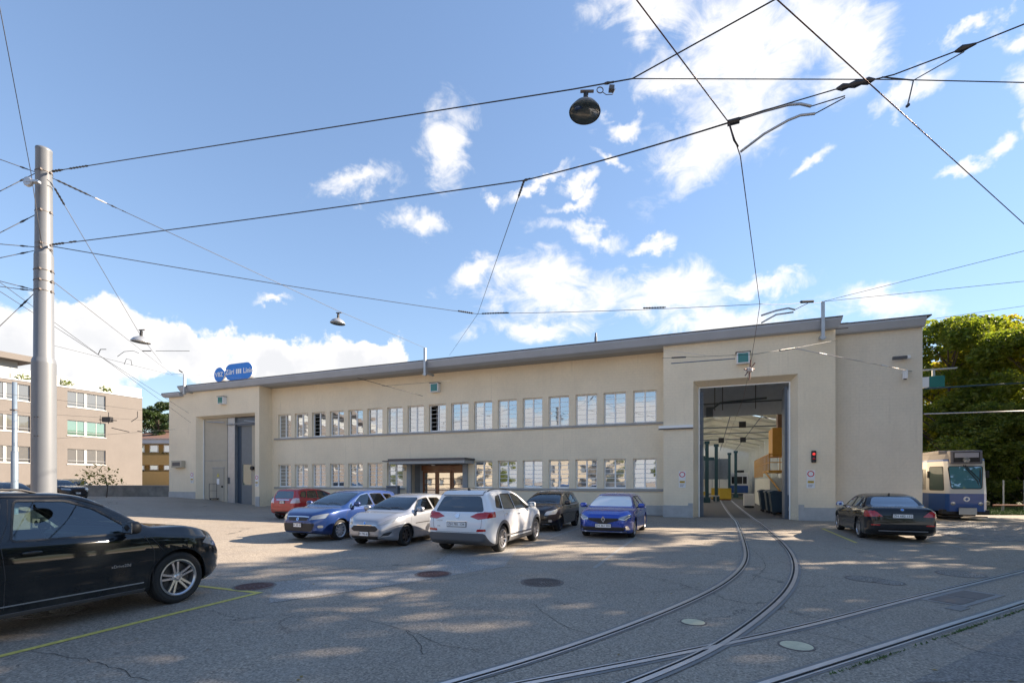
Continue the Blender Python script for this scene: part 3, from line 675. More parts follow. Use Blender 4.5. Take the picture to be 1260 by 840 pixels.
for k in range(3):
    x0 = ex0+.3+k*dd; dm = MB(); y0, y1 = REC+.86, REC+.92
    dm.box(x0,x0+.13,y0,y1,0,2.6); dm.box(x0+dd-.16,x0+dd-.03,y0,y1,0,2.6); dm.box(x0+.13,x0+dd-.16,y0,y1,2.45,2.6); dm.box(x0+.13,x0+dd-.16,y0,y1,0,.9)
    for r_ in range(1, 4): dm.box(x0+.13,x0+dd-.16,y0+.01,y1,.9+r_*.39-.025,.9+r_*.39+.025)
    dr = dm.build('door', M_WOOD, B, bevel=.004)
    for r_ in range(4):
        MB().add([(x0+.13,y1-.02,.9+r_*.39+.0),(x0+dd-.16,y1-.02,.9+r_*.39),(x0+dd-.16,y1-.02,1.29+r_*.39),(x0+.13,y1-.02,1.29+r_*.39)], [(0,1,2,3)]).build('pane', M_PANE, dr)
    MB().tube([(x0+dd-.11,y0-.05,.95),(x0+dd-.11,y0-.05,1.35)], .012, 8).build('handle', M_STEEL, dr)
MB().lathe([(0,0),(.12,0),(.12,.06),(0,.09)], 16).build('ceiling_lamp', M_WHITE, B, loc=((ex0+ex1)/2,REC-.5,2.9))
MB().lathe([(0,0),(.09,.03),(.1,.12),(.05,.22),(0,.23)], 14).build('wall_lamp', M_WHITE, B, loc=(ex0-.62,REC-.1,2.6))
# ---- right gate: steel frame, folded leaves, slate bulkhead
fr_ = MB(); fr_.box(ix0+.003,ix0+.06,gd-.03,gd+.02,0,iz-.004); fr_.box(ix1-.06,ix1-.003,gd-.03,gd+.02,0,iz-.004); fr_.box(ix0+.06,ix1-.06,gd-.03,gd+.02,iz-.06,iz-.004)
fr_.build('gate_frame', M_WHITE, B)
for k in range(3):
    MB().box(ix0+.07+k*.06,ix0+.11+k*.06,gd+.1,gd+1.15,0.02,6.6).build('gate_leaf', M_SLATE, B)
    MB().box(ix1-.11-k*.06,ix1-.07-k*.06,gd+.1,gd+1.15,0.02,6.6).build('gate_leaf', M_SLATE, B)
mr_ = MB(); mr_.box(ix1-.115,ix1-.06,gd+.05,gd+.085,1.2,6.4); mr_.build('gate_rail', M_STEEL, B)
# hall
H0, H1 = -10.9, .58
hl = MB(); hl.add([(H0,1.7,0),(H0,60,0),(H0,60,9),(H0,1.7,9)], [(0,1,2,3)]); hl.add([(H1,.9,0),(H1,60,0),(H1,60,9),(H1,.9,9)], [(3,2,1,0)])
wall_open(hl, H0, H1, 0, 9, [(-10.2+k*1.15, -9.2+k*1.15, 1.1, 3.0) for k in range(4)], 60, .2)
hl.add([(H0,1.7,0),(ix0-.02,1.7,0),(ix0-.02,1.7,9),(H0,1.7,9)], [(3,2,1,0)])
hl.build('hall_wall', M_HALLW, B)
cl = MB()
zc = lambda x: 6.6+ (1-abs((x+5.2)/5.9))*1.5
for k in range(-1, 9):
    y0 = 12.2+6.2*k; 
    if k == -1: y0 = 7.2; 
    y1 = 12.2+6.2*k+2.6
    xs_ = [H0+.1+(H1-H0-.2)*i/8 for i in range(9)]
    for a, b in zip(xs_, xs_[1:]): cl.add([(a,y0,zc(a)),(b,y0,zc(b)),(b,y1,zc(b)),(a,y1,zc(a))], [(0,1,2,3)])
for k in range(10):
    y0 = 8.2+6.2*k
    if y0 > 60: break
    xs_ = [H0+.1+(H1-H0-.2)*i/8 for i in range(9)]
    for a, b in zip(xs_, xs_[1:]):
        for dz0, dz1 in ((-.45, -.02),): cl.add([(a,y0,zc(a)+dz0),(b,y0,zc(b)+dz0),(b,y0+.25,zc(b)+dz0),(a,y0+.25,zc(a)+dz0),(a,y0,zc(a)+dz1),(b,y0,zc(b)+dz1),(b,y0+.25,zc(b)+dz1),(a,y0+.25,zc(a)+dz1)], [(0,1,2,3),(0,1,5,4),(3,2,6,7)])
    cl.box(H1-.55,H1-.03,y0,y0+.4,0,6.4); cl.box(H0+.03,H0+.5,y0,y0+.4,0,6.4)
cl.build('hall_ceiling', M_HALLW, B)
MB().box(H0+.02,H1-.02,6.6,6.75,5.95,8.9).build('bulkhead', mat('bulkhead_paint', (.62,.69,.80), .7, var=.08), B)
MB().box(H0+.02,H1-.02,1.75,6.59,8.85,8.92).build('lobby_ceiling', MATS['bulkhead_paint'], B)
hf = MB(); hf.add([(H0,gd,.004),(H1,gd,.004),(H1,60,.004),(H0,60,.004)], [(0,1,2,3)]); hf.build('hall_floor', M_HALLF, B)
# pipes and cable ladders under the ceiling
pi_ = MB()
for y, z in ((6.4,6.75),(14,6.0),(20.3,6.1),(27,6.1)): pi_.tube([(H0+.2,y,z),(H1-.2,y,z)], .045, 6)
for x in (-8.3,-6.2,-4.2,-2.2): pi_.tube([(x,7,6.35),(x,50,6.35)], .035, 6)
for x, y in ((-5.2,6.3),(-4.75,6.3),(-2.9,6.3)): pi_.tube([(x,y,6.3),(x,y,8.8)], .03, 6)
pi_.tube([(-5.6,6.2,6.2),(-4.9,6.2,6.75),(-2.3,6.2,6.9)], .06, 8); pi_.box(-5.7,-5.3,6.0,6.3,5.9,6.5)
pi_.build('pipework', M_SLATE, B)
for x, y, z in ((-3.4,10.5,5.6),(-4.6,19,5.2),(-2.9,19,5.2)):
    MB().box(x-.22,x+.22,y,y+.1,z,z+.42).build('hanging_board', M_BLACK, B)
# orange platform
og = MB(); og.box(-1.97,H1-.03,8.6,12.5,2.45,2.6); 
og.build('platform', M_ORANGE, B); MB().box(-1.72,H1-.04,8.9,11.2,3.5,5.35).build('platform_cabin', M_ORANGE, B); MB().box(-1.4,-.7,9.0,9.8,5.36,8.8).build('duct', mat('brown_duct',(.22,.13,.08),.6), B)
rl_ = MB()
for k in range(14): rl_.tube([(-1.92,8.65+k*.9,2.6 if k < 5 else 2.2),(-1.92,8.65+k*.9,3.65)], .03, 6)
for z in (3.1,3.65): rl_.tube([(-1.92,8.65,z),(-1.92,20.4,z)], .03, 6)
for k in range(4): rl_.tube([(-1.92+k*.6,8.65,2.6),(-1.92+k*.6,8.65,3.65)], .03, 6)
for z in (3.1,3.65): rl_.tube([(-1.92,8.65,z),(-.1,8.65,z)], .03, 6)
for s_ in (0, .75): rl_.tube([(-2.2,8.5-s_*.1,2.5),(-.9,4.9,.1)], .05, 6)
rl_.tube([(-1.0,8.65,0),(-1.0,8.65,2.45)], .06, 8)
rl_.build('platform_railing', M_ORANGE, B)
MB().box(-1.88,H1-.05,8.8,20.6,0,2.1).build('low_wall', M_HALLW, B)
for x, y in ((-6.9,17),(-5.75,20),(-4.95,24),(-6.4,24),(-2.75,36),(-3.3,40),(-7.8,30)):
    MB().box(x-.15,x+.15,y-.15,y+.15,0,5.2).box(x-.28,x+.28,y-.151,y+.22,0,.45).box(x-.22,x+.22,y-.2,y+.2,5.2,5.45).build('lifting_column', M_TEALST, B)
for a in ((-6.24,-5.12,23.9,24.1,3.9,4.2),(-6.74,-5.91,19.9,20.1,3.9,4.15)): MB().box(*a).build('lifting_beam', M_TEALST, B)
MB().box(-9.5,-3.2,44,46,2.2,4.9).build('storage_deck', M_SLATE, B)
for k in range(6): MB().box(-8.9+k*.9,-8.85+k*.9,43.8,44,0,5.0).build('deck_post', M_SLATE, B)
# ---- left gate: beige fixed panel with small door, grey glazed door, lift-like dark strip
yb_ = ld+.05
xg = lambda px, d=.5: plane_pt(px, 500, d)[0]
pa0, pa1 = li0, xg(279.5); MB().box(pa0,pa1,yb_,yb_+.1,0,6.85).build('gate_panel', M_BEIGE, B)
MB().box(pa0+.05,pa1-.1,yb_-.02,yb_-.002,3.5,3.56).build('panel_rail', M_SILL, B)
d0_, d1_ = xg(262), xg(276); M_BEIGE2 = mat('door_paint_grey', (.38,.35,.29), .6, var=.06)
sd_ = MB().box(d0_,d1_,yb_-.04,yb_-.002,.35,2.9).build('side_door', M_BEIGE2, B, bevel=.01)
MB().box(d0_-.08,d1_+.08,yb_-.03,yb_-.003,2.92,3.0).build('door_frame', M_SILL, B)
MB().box(d1_-.25,d1_-.1,yb_-.08,yb_-.042,1.4,1.55).build('handle', M_BLACK, sd_)
cx_ = (d0_+d1_)/2; MB().prism([(cx_-.16,2.25),(cx_+.16,2.25),(cx_,2.55)], yb_-.048, yb_-.042).build('warning_sign', M_LINEY, sd_)
MB().box(cx_-.14,cx_+.14,yb_-.048,yb_-.042,1.65,2.1).build('notice', M_SIGNW, sd_)
MB().box(pa1,xg(288.2),yb_+.04,yb_+.5,0,6.85).build('gate_post', M_STEEL, B)
MB().box(xg(280.2),xg(281.8),yb_-.02,yb_+.035,1.7,2.2).build('switch_box', M_GREYPL, B)
MB().box(xg(288.3),xg(293),yb_+.3,yb_+.4,0,6.2).build('gate_leaf', mat('deep_blue_steel', (.035,.06,.095), .4, .2), B)
q0, q1 = xg(293.1), xg(306.5); ldr = MB(); ldr.box(q0,q0+.1,yb_+.3,yb_+.4,0,6.2); ldr.box(q1-.1,q1,yb_+.3,yb_+.4,0,6.2); ldr.box(q0+.1,q1-.1,yb_+.3,yb_+.4,3.2,6.2); ldr.box(q0+.1,q1-.1,yb_+.3,yb_+.4,0,1.6)
lo2 = ldr.build('gate_leaf', mat('grey_steel_door', (.17,.19,.205), .5, .1, var=.1), B)
MB().box(q0+.1,q1-.1,yb_+.34,yb_+.36,1.6,3.2).build('pane', M_PANEG, lo2)
MB().lathe([(0,0),(.16,0),(.16,-.12),(0,-.16)], 12, 'y', c=(q1+.15,yb_+.2,2.9)).build('bell', M_BLACK, B)
MB().box(q1+.005,li1,yb_+.25,yb_+.35,0,6.85).build('gate_panel', M_BEIGE, B)
MB().box(pa1,li1,yb_+.2,yb_+.56,6.2,6.86).build('gate_header', M_SLATE, B)
MB().box(li0,li1,yb_+.7,yb_+.8,0,6.85).build('inner_wall', M_SLATE, B)
for x0, x1 in ((li0+.004, li0+.06), (li1-.06, li1-.004)): MB().box(x0,x1,ld-.03,ld+.02,0,6.8).build('gate_frame', M_WHITE, B)
ra_ = MB(); ra_.tube([(-42.5,.2,6.6),(-40.5,.15,6.45)], .04, 6); ra_.tube([(-38.3,.1,6.5),(-37.1,.05,6.35)], .04, 6); ra_.tube([(-40.6,yb_-.1,6.3),(-37.2,yb_-.1,6.4)], .04, 6); ra_.build('gate_stay', M_STEEL, B)
# roof details
rv = MB(); rv.box(-18.2,-15.6,4,6,9.38,9.95); rv.build('roof_hatch', M_WHITE, B); MB().box(-18.4,-15.4,3.8,6.2,9.95,10.08).build('roof_hatch_lid', M_CAP, B)
MB().tube([(-12.0,3,9.3),(-12.0,3,10.75)], .09, 10).tube([(-12.0,3,10.75),(-12.0,3,11.0)], .06, 8).build('vent_pipe', M_SLATE, B, smooth=False)
MB().tube([(1.15,6,9.2),(1.15,6,10.0)], .05, 8).tube([(-.6,4,9.3),(-.6,4,9.9)], .03, 8).build('vent_pipe', M_STEEL, B)
# ------------------------------------------------------------ things fixed to the facade
def fixture(name, x, y, z, label, cat, group=None): return thing(name, lot(x, y, z), ANG, label, cat, group)
def tealbox(x, y, z, label, s=.55):
    t = fixture('light_box', x, y, z, label, 'light box', 'teal light boxes on the depot')
    MB().box(-s/2,s/2,-.32,0,0,s*.95).build('housing', M_SIGNW, t, bevel=.01); MB().box(-s/2+.06,s/2-.06,-.335,-.322,.05,s*.95-.05).build('lens', M_TEAL, t)
    MB().box(-s/2-.05,s/2+.05,-.36,0,s*.95+.003,s*.95+.03).build('hood', M_GREYPL, t)
xq = lambda px, d=0.0: None
def plane_pt(px, py, d):
    r = (px-630)/F; X0, Y0 = P0.x+d*NN.x, P0.y+d*NN.y; s = (X0-r*Y0)/(U.x-r*U.y); Y = Y0-s*U.y; return -s, CH+(HZ-py)/F*Y
for px, py, d, lb in ((914,446,0,'teal light box above the open right gate'),(537,481,REC,'teal light box on the middle wall over the upper windows'),(275.5,496,0,'teal light box above the left gate')):
    x, z = plane_pt(px, py, d); tealbox(x, d, z-.1, lb, .58 if px > 900 else .6)
tb = thing('light_box', lot(AX+.5, 1.1, 6.15), ANG, 'teal light box hanging off the right end of the depot', 'light box', 'teal light boxes on the depot')
MB().box(-.25,.32,-.3,0,0,.5).build('housing', M_TEAL, tb, bevel=.01); MB().box(-.5,-.26,-.3,0,.02,.48).build('side_plate', M_SIGNW, tb); MB().box(-.5,.8,-.2,-.1,.8,.86).build('bracket', M_STEEL, tb)
MB().box(-.1,.0,-.2,-.1,.5,.8).build('hanger', M_STEEL, tb)
def notice(x, lb, y=0.0, z=1.55):
    t = fixture('notice_board', x, y, z, lb, 'sign', 'no entry notices beside the gates')
    MB().box(-.17,.17,-.03,-.002,.42,.85).build('plate', M_SIGNW, t); 
    MB().lathe([(.145,-.036),(.145,-.032),(.105,-.032),(.105,-.036),(.145,-.036)], 24, 'y', c=(0,0,.68)).build('red_ring', mat('sign_red', (.6,.02,.04), .4), t)
    MB().box(-.17,.17,-.03,-.002,.0,.40).build('plate', M_SIGNW, t); MB().box(-.13,.13,-.036,-.031,.24,.35).build('yellow_field', M_YELLOW, t)
    finish('lettering', text_mesh('STOP', .07, .001), M_DARK, t, (0,-.039,.30), (R(90),0,0))
    for k in range(4): MB().box(-.12,.04+.02*k,-.034,-.031,.06+k*.035,.072+k*.035).build('text_line', M_GREYPL, t)
x, _ = plane_pt(839.5, 593, 0); notice(x, 'round red-ringed notice left of the open gate')
x, _ = plane_pt(997.5, 593, 0); notice(x, 'round red-ringed notice right of the open gate')
x, _ = plane_pt(236.5, 593, 0); notice(x, 'white notices on the wall left of the left gate', z=1.75)
x, _ = plane_pt(316.2, 593, 0); notice(x, 'white notices on the narrow wall right of the left gate', z=1.5)
x, z = plane_pt(1001, 561, 0); t = fixture('signal_lamp', x, 0, z, 'red signal lamp on the wall right of the open gate', 'signal lamp')
MB().box(-.10,.10,-.12,0,-.30,.26).build('housing', M_BLACK, t, bevel=.03); MB().lathe([(0,-.15),(.05,-.14),(.065,-.12)], 16, 'y', c=(0,0,.1)).build('lens', mat('red_lamp', (.6,.02,.02), .3, emit=(1,.06,.05), es=.15), t)
MB().lathe([(0,-.14),(.05,-.13),(.06,-.12)], 16, 'y', c=(0,0,-.12)).build('lens', M_RED, t)
x, z = plane_pt(1112, 445, .8)
for k, (dz, lb, up_) in enumerate(((0.15,'upper white security camera near the top of the right wall',1),(-.5,'lower white security camera near the top of the right wall',0))):
    t = fixture('security_camera', x-.03*k, .8, z+dz, lb, 'camera', 'security cameras on the right wall')
    MB().box(-.05,.05,-.2,0,-.05,.05).build('bracket', M_SIGNW, t)
    if up_: MB().box(-.5,.05,-.32,-.18,-.07,.07).build('camera_body', M_GREYPL, t, bevel=.02); MB().box(.06,.17,-.3,-.2,-.06,.08).build('junction_box', M_SIGNW, t)
    else: MB().box(-.09,.09,-.36,-.18,-.34,.06).build('camera_body', M_SIGNW, t, bevel=.02); MB().lathe([(0,0),(.06,0),(.06,.03)], 12, c=(0,-.27,-.37)).build('lens', M_DARK, t)
x, z = plane_pt(222, 572, 0); t = fixture('vent_box', x, 0, z-.2, 'pale rectangular box on the far left wall', 'wall box')
MB().box(-.6,.6,-.35,0,0,.55).build('housing', M_BEIGE, t, bevel=.02); MB().box(-.45,.45,-.36,-.352,.12,.42).build('grille', M_GREYPL, t)
x0, z0 = plane_pt(813, 525, 0); x1, _ = plane_pt(853, 525, 0); t = fixture('conduit_tray', (x0+x1)/2, 0, z0-.1, 'white horizontal conduit left of the open gate', 'conduit')
MB().box(-(x1-x0)/2-.1,(x1-x0)/2,-.14,-.002,0,.14).build('tray', M_WHITE, t, bevel=.01); MB().box(-(x1-x0)/2-.1,(x1-x0)/2,-.1,-.02,-.06,-.002).build('cable', M_GREYPL, t)
# wire brackets on the cornice
def post(px, ytop, ybot, d, lb):
    x, zt = plane_pt(px, ytop, d); _, zb = plane_pt(px, ybot, d); t = fixture('wire_bracket', x, d, zb, lb, 'wire bracket', 'steel wire brackets at the roof edge')
    MB().box(-.07,.07,-.07,.07,0,zt-zb).build('post', M_STEEL, t); MB().box(-.12,.12,-.09,.09,.05,.12).build('clamp', M_STEEL, t); MB().box(-.07,.07,.07,1.0,.15,.28).build('arm', M_STEEL, t)
    return lot(x, d, zt)
BR1 = post(1012.5, 371, 418, -.62, 'steel wire bracket over the open right gate')
BR2 = post(523, 428, 462, -.62, 'steel wire bracket on the middle of the roof edge')
BR3 = post(227, 460, 485, -.62, 'steel wire bracket at the left end of the roof edge')
# rooftop sign: circle and pill
x0, z0 = plane_pt(271, 461, -.2); x1, _ = plane_pt(313, 458, -.2)
x0, _ = plane_pt(265.5, 461, -.2); zc0 = 9.47
sg = thing('rooftop_sign', lot(x0, -.2, zc0), ANG, 'blue rooftop sign of a disc and a long pill with white lettering', 'sign')
Ls = (x1-x0); rs = .56; hp = .62
def disc(cx, cz, r, n=28): return [(cx+r*math.cos(2*math.pi*i/n), cz+r*math.sin(2*math.pi*i/n)) for i in range(n)]
def pill(a, b, z, r, n=12): return [(b-r+r*math.cos(t_), z+r*math.sin(t_)) for t_ in [-math.pi/2+math.pi*i/n for i in range(n+1)]]+[(a+r+r*math.cos(t_), z+r*math.sin(t_)) for t_ in [math.pi/2+math.pi*i/n for i in range(n+1)]]
MB().prism(disc(rs, rs+.02, rs), -.13, .12).build('disc_body', M_SIGNW, sg); MB().prism(disc(rs, rs+.02, rs-.01), -.145, -.131).build('disc_face', M_SIGNB, sg)
MB().prism(pill(2*rs+.06, Ls, hp+.05, hp), -.13, .12).build('pill_body', M_SIGNW, sg); pf = MB().prism(pill(2*rs+.06, Ls-.0, hp+.05, hp-.01), -.145, -.131).build('pill_face', M_SIGNB, sg)
finish('lettering', text_mesh('VBZ', .46, .004, True), M_SIGNW, sg, (rs, -.152, rs+.02), (R(90),0,0))
mid = (2*rs+.06+Ls)/2
finish('lettering', text_mesh('Züri', .54, .004, True), M_SIGNW, sg, (mid-.92, -.152, hp+.05), (R(90),0,0)); finish('lettering', text_mesh('Linie', .54, .004, True), M_SIGNW, sg, (mid+.98, -.152, hp+.05), (R(90),0,0))
em = MB(); 
for k in range(3): em.box(mid-.27+k*.2, mid-.12+k*.2, -.152, -.146, hp-.12, hp+.24)
em.build('emblem', M_SIGNW, sg)
sf = MB(); 
for x in (.5, 2.2, Ls-.8): sf.box(x-.04,x+.04,.12,.2,-.05,.6)
sf.build('support', M_STEEL, sg)
# ------------------------------------------------------------ cars
def round_poly(P, r, n=4):
    out_ = []; m = len(P)
    for i in range(m):
        a, b, c = Vector(P[i-1]), Vector(P[i]), Vector(P[(i+1) % m]); rr = r[i] if isinstance(r, (list, tuple)) else r
        d1 = (a-b); d2 = (c-b); k = min(rr, d1.length*.45, d2.length*.45); p, q = b+d1.normalized()*k, b+d2.normalized()*k
        for j in range(n+1): t = j/n; out_.append(tuple(p*(1-t)**2+b*2*t*(1-t)+q*t*t))
    return out_
def loft(S):
    L, W, H = S['L'], S['W'], S['H']; top = pchip(S['top']); belt = pchip(S['belt']); nf, nr = S.get('nf', .85), S.get('nr', .55); kf, kr = S.get('kf', .40), S.get('kr', .22)
    z0f = lambda x: S['clear']+.10*max(0, (x-(L-.55))/.55)**1.5+.14*max(0, (.5-x)/.5)**1.5
    xs = [0,.008,.02,.04,.07,.10]; x = .14
    while x < L-.14: xs.append(x); x += .045
    xs += [L-.12,L-.09,L-.06,L-.035,L-.017,L-.006,L]
    Hb = max(b for _, b in S['belt']); rings = []
    for x in xs:
        pf = max(0, (x-(L-nf))/nf); pr = max(0, (nr-x)/nr); hw = W/2*(1-kf*pf**2.6-kr*pr**2.8)
        e = min(x, L-x); 
        zt = top(x); zb = min(belt(x), zt-.035); z0 = z0f(x)
        if e < .04: q = (1-e/.04)**2; hw -= .03*q; z0 += .03*q
        cab = max(0, min(1, (zt-Hb)/(H-Hb))); tum = S.get('tum', .20)*max(0, (zt-zb-.03))/(H-Hb)
        yb = hw-.045; ye = yb-.02-tum-.03*(1-cab); cr = .035+.055*cab; zc_ = max(zb+.01, zt-cr); ye = max(ye, .2)
        zm = z0+(zb-z0)*.55
        pts = [(0,z0),(hw*.45,z0),(hw-.16,z0),(hw-.06,z0+.02),(hw-.02,z0+.07),(hw-.008,z0+(zm-z0)*.35),(hw-.012,z0+(zm-z0)*.6),(hw-.006,z0+(zm-z0)*.82),(hw,zm),(hw,zm+(zb-zm)*.3),(hw-.004,zm+(zb-zm)*.58),(hw-.016,zm+(zb-zm)*.82),(hw-.03,zb-.012),(yb,zb)]
        for t in (.12,.25,.38,.51,.64,.76,.88): pts.append((yb+(ye-yb)*t, zb+(zc_-zb)*t))
        dz = zt-zc_
        pts += [(ye,zc_),(ye-.02,zc_+dz*.38),(ye-.06,zc_+dz*.66),(ye*.86-.02,zc_+dz*.80),(ye*.66,zc_+dz*.91),(ye*.42,zc_+dz*.97),(ye*.2,zt),(0,zt)]
        rings.append([(x, y, z) for y, z in pts])
    bm = bmesh.new(); n = len(rings[0]); V = []
    for r_ in rings:
        right = [bm.verts.new((p[0], -p[1], p[2])) for p in r_]; left = [right[0]]+[bm.verts.new(p) for p in r_[1:-1]]+[right[-1]]
        V.append((right, left))
    for (r0, l0), (r1, l1) in zip(V, V[1:]):
        for i in range(n-1):
            bm.faces.new((r0[i], r1[i], r1[i+1], r0[i+1])); bm.faces.new((l0[i+1], l1[i+1], l1[i], l0[i]))
    for (r_, l_), flip in ((V[0], 0), (V[-1], 1)):
        for i in range(n-1):   # end caps as strips, left vertex to right vertex
            q = [r_[i], r_[i+1], l_[i+1], l_[i]]; q = list(dict.fromkeys(q))
            if len(q) > 2: bm.faces.new(q if not flip else q[::-1])
    bmesh.ops.recalc_face_normals(bm, faces=bm.faces); bm.normal_update(); return bm
AX_ = {'right': (0, 2, Vector((0,-1,0))), 'left': (0, 2, Vector((0,1,0))), 'front': (1, 2, Vector((1,0,0))), 'rear': (1, 2, Vector((-1,0,0))), 'top': (0, 1, Vector((0,0,1)))}
def cut(bm, poly, side, thr=.12):
    a, b, d = AX_[side]; m = len(poly); area = sum(poly[i-1][0]*poly[i][1]-poly[i][0]*poly[i-1][1] for i in range(m))
    if area < 0: poly = poly[::-1]
    lo_a, hi_a = min(p[0] for p in poly), max(p[0] for p in poly); lo_b, hi_b = min(p[1] for p in poly), max(p[1] for p in poly)
    def cand(f):
        if f.normal.dot(d) < thr: return False
        va = [v.co[a] for v in f.verts]; vb = [v.co[b] for v in f.verts]
        return max(va) > lo_a-1e-4 and min(va) < hi_a+1e-4 and max(vb) > lo_b-1e-4 and min(vb) < hi_b+1e-4
    fs = [f for f in bm.faces if cand(f)]
    for i in range(m):
        p, q = poly[i-1], poly[i]; ea, eb = q[0]-p[0], q[1]-p[1]
        if ea*ea+eb*eb < 1e-8: continue
        co = Vector((0,0,0)); co[a], co[b] = p; no = Vector((0,0,0)); no[a], no[b] = eb, -ea; no.normalize()
        geom = list({v for f in fs for v in f.verts})+list({e for f in fs for e in f.edges})+fs
        r_ = bmesh.ops.bisect_plane(bm, geom=geom, plane_co=co, plane_no=no, dist=1e-5)
        fs = [g for g in r_['geom'] if isinstance(g, bmesh.types.BMFace) and (g.calc_center_median()-co).dot(no) < 1e-5]
    return fs
def extract(bm, fs, name, m, parent, off=0.0, rim=.02, smooth=True):
    if not fs: return None
    nb = bmesh.new(); mp = {}
    for f in fs:
        for v in f.verts:
            if v not in mp: mp[v] = nb.verts.new(v.co+v.normal*off)
    for f in fs:
        try: nb.faces.new([mp[v] for v in f.verts])
        except ValueError: pass
    bm.normal_update()
    if rim:
        nb.normal_update(); be = [e for e in nb.edges if e.is_boundary]; nrm = {v: v.normal.copy() for e in be for v in e.verts}; nv = {v: nb.verts.new(v.co-nrm[v]*rim) for v in nrm}
        for e in be:
            p, q = e.verts; nb.faces.new((p, q, nv[q], nv[p]))
    me = bpy.data.meshes.new(name); nb.to_mesh(me); nb.free()
    o = finish(name, me, m, parent, smooth=smooth)
    try: me.set_sharp_from_angle(angle=R(40))
    except Exception: pass
    bmesh.ops.delete(bm, geom=fs, context='FACES'); return o
def cast(bvh, side, a, b):
    _, _, d = AX_[side]; o = Vector((0,0,0)); o[AX_[side][0]] = a; o[AX_[side][1]] = b; o += d*6
    if side in ('front', 'rear'): o.x = d.x*9+2
    h = bvh.ray_cast(o, -d); return h[0], h[1]
def strip(bvh, side, path, wd_, off, name, m, parent, closed=False, thick=.012):
    if closed: path = path+[path[0]]
    pts = []
    for p, q in zip(path, path[1:]):
        p, q = Vector(p), Vector(q); k = max(1, int((q-p).length/.04))
        pts += [p.lerp(q, i/k) for i in range(k)]
    pts.append(Vector(path[-1])); vs_ = []; fs = []
    for i, p in enumerate(pts):
        t = (pts[min(i+1, len(pts)-1)]-pts[max(i-1, 0)]).normalized(); nn = Vector((-t.y, t.x))*wd_/2
        row = []
        for s in (-1, 1):
            h, no = cast(bvh, side, *(p+nn*s))
            if h is None: row = None; break
            row.append((h+no*off, h-no*thick))
        if row is None: continue
        vs_ += [row[0][1], row[0][0], row[1][0], row[1][1]]
    m_ = len(vs_)//4
    if m_ < 2: return None
    for i in range(m_-1):
        for j in range(3): fs.append((4*i+j, 4*i+4+j, 4*i+5+j, 4*i+1+j))
    fs += [(0,1,2,3), (4*m_-1,4*m_-2,4*m_-3,4*m_-4)]
    return MB().add(vs_, fs).build(name, m, parent, smooth=False)
def blob(name, c, r, m, parent, flat_=1, n=14, e=2.0):
    b = MB(); prof = []
    vs_ = []; nn = 10
    for i in range(nn+1):
        ph_ = -math.pi/2+math.pi*i/nn
        for j in range(n):
            th = 2*math.pi*j/n; f_ = lambda v: math.copysign(abs(v)**(2/e), v)
            vs_.append((c[0]+r[0]*f_(math.cos(ph_))*f_(math.cos(th)), c[1]+r[1]*f_(math.cos(ph_))*f_(math.sin(th)), c[2]+r[2]*f_(math.sin(ph_))))
    fs = [(i*n+j, i*n+(j+1)%n, (i+1)*n+(j+1)%n, (i+1)*n+j) for i in range(nn) for j in range(n)]
    return b.add(vs_, fs).build(name, m, parent, smooth=True)
def wheel_meshes(Rw, style, wt=.225, rimr=None):
    rr = rimr or Rw*.70; h = wt/2
    ty = MB().lathe([(rr-.01,-h*.8),(rr+.012,-h*.9),(Rw-.05,-h),(Rw-.015,-h*.86),(Rw,-h*.6),(Rw,-h*.3),(Rw-.006,-h*.28),(Rw-.006,-h*.22),(Rw,-h*.2),(Rw,h*.2),(Rw-.006,h*.22),(Rw-.006,h*.28),(Rw,h*.3),(Rw,h*.6),(Rw-.015,h*.86),(Rw-.05,h),(rr+.012,h*.9),(rr-.01,h*.8)], 48, 'y').mesh('wheel')
    rm = MB(); rm.lathe([(rr+.004,h*.84),(rr+.004,h*.93),(rr-.012,h*.95),(rr-.03,h*.80),(rr-.035,-h*.7),(rr+.004,-h*.8)], 48, 'y')
    n, kind = style
    for i in range(n):
        a = 2*math.pi*i/n+math.pi/2
        offs = (-.032, .032) if kind == 'double' else (0,)
        for o_ in offs:
            w0, w1 = (.017,.014) if kind == 'double' else (.042,.026) if kind == 'wide' else (.026,.018)
            ca, sa = math.cos(a), math.sin(a); pr = []
            for (r_, wq, dep, sp) in ((.045, w0, h*.62, .55), (rr*.6, (w0+w1)/2, h*.74, .9), (rr-.012, w1, h*.82, 1.35)):
                for s in (-1, 1):
                    t_ = o_*sp+s*wq; pr.append(((r_*ca-t_*sa), dep, (r_*sa+t_*ca))); pr.append(((r_*ca-t_*.8*sa), dep-.045, (r_*sa+t_*.8*ca)))
            rm.add(pr, [(0,2,6,4),(4,6,10,8),(0,4,5,1),(4,8,9,5),(2,3,7,6),(6,7,11,10),(1,5,7,3),(5,9,11,7)])
    rm.lathe([(0,h*.68),(.03,h*.68),(.036,h*.64),(.075,h*.60),(.08,h*.3)], 20, 'y')
    dk = MB().lathe([(0,h*.1),(rr*.8,h*.1),(rr*.8,-h*.1),(rr-.04,-h*.12)], 32, 'y').mesh('brake_disc')
    cap = MB().lathe([(0,h*.70),(.026,h*.70),(.03,h*.66)], 16, 'y').mesh('hub_cap')
    return ty, rm.mesh('rim'), dk, cap
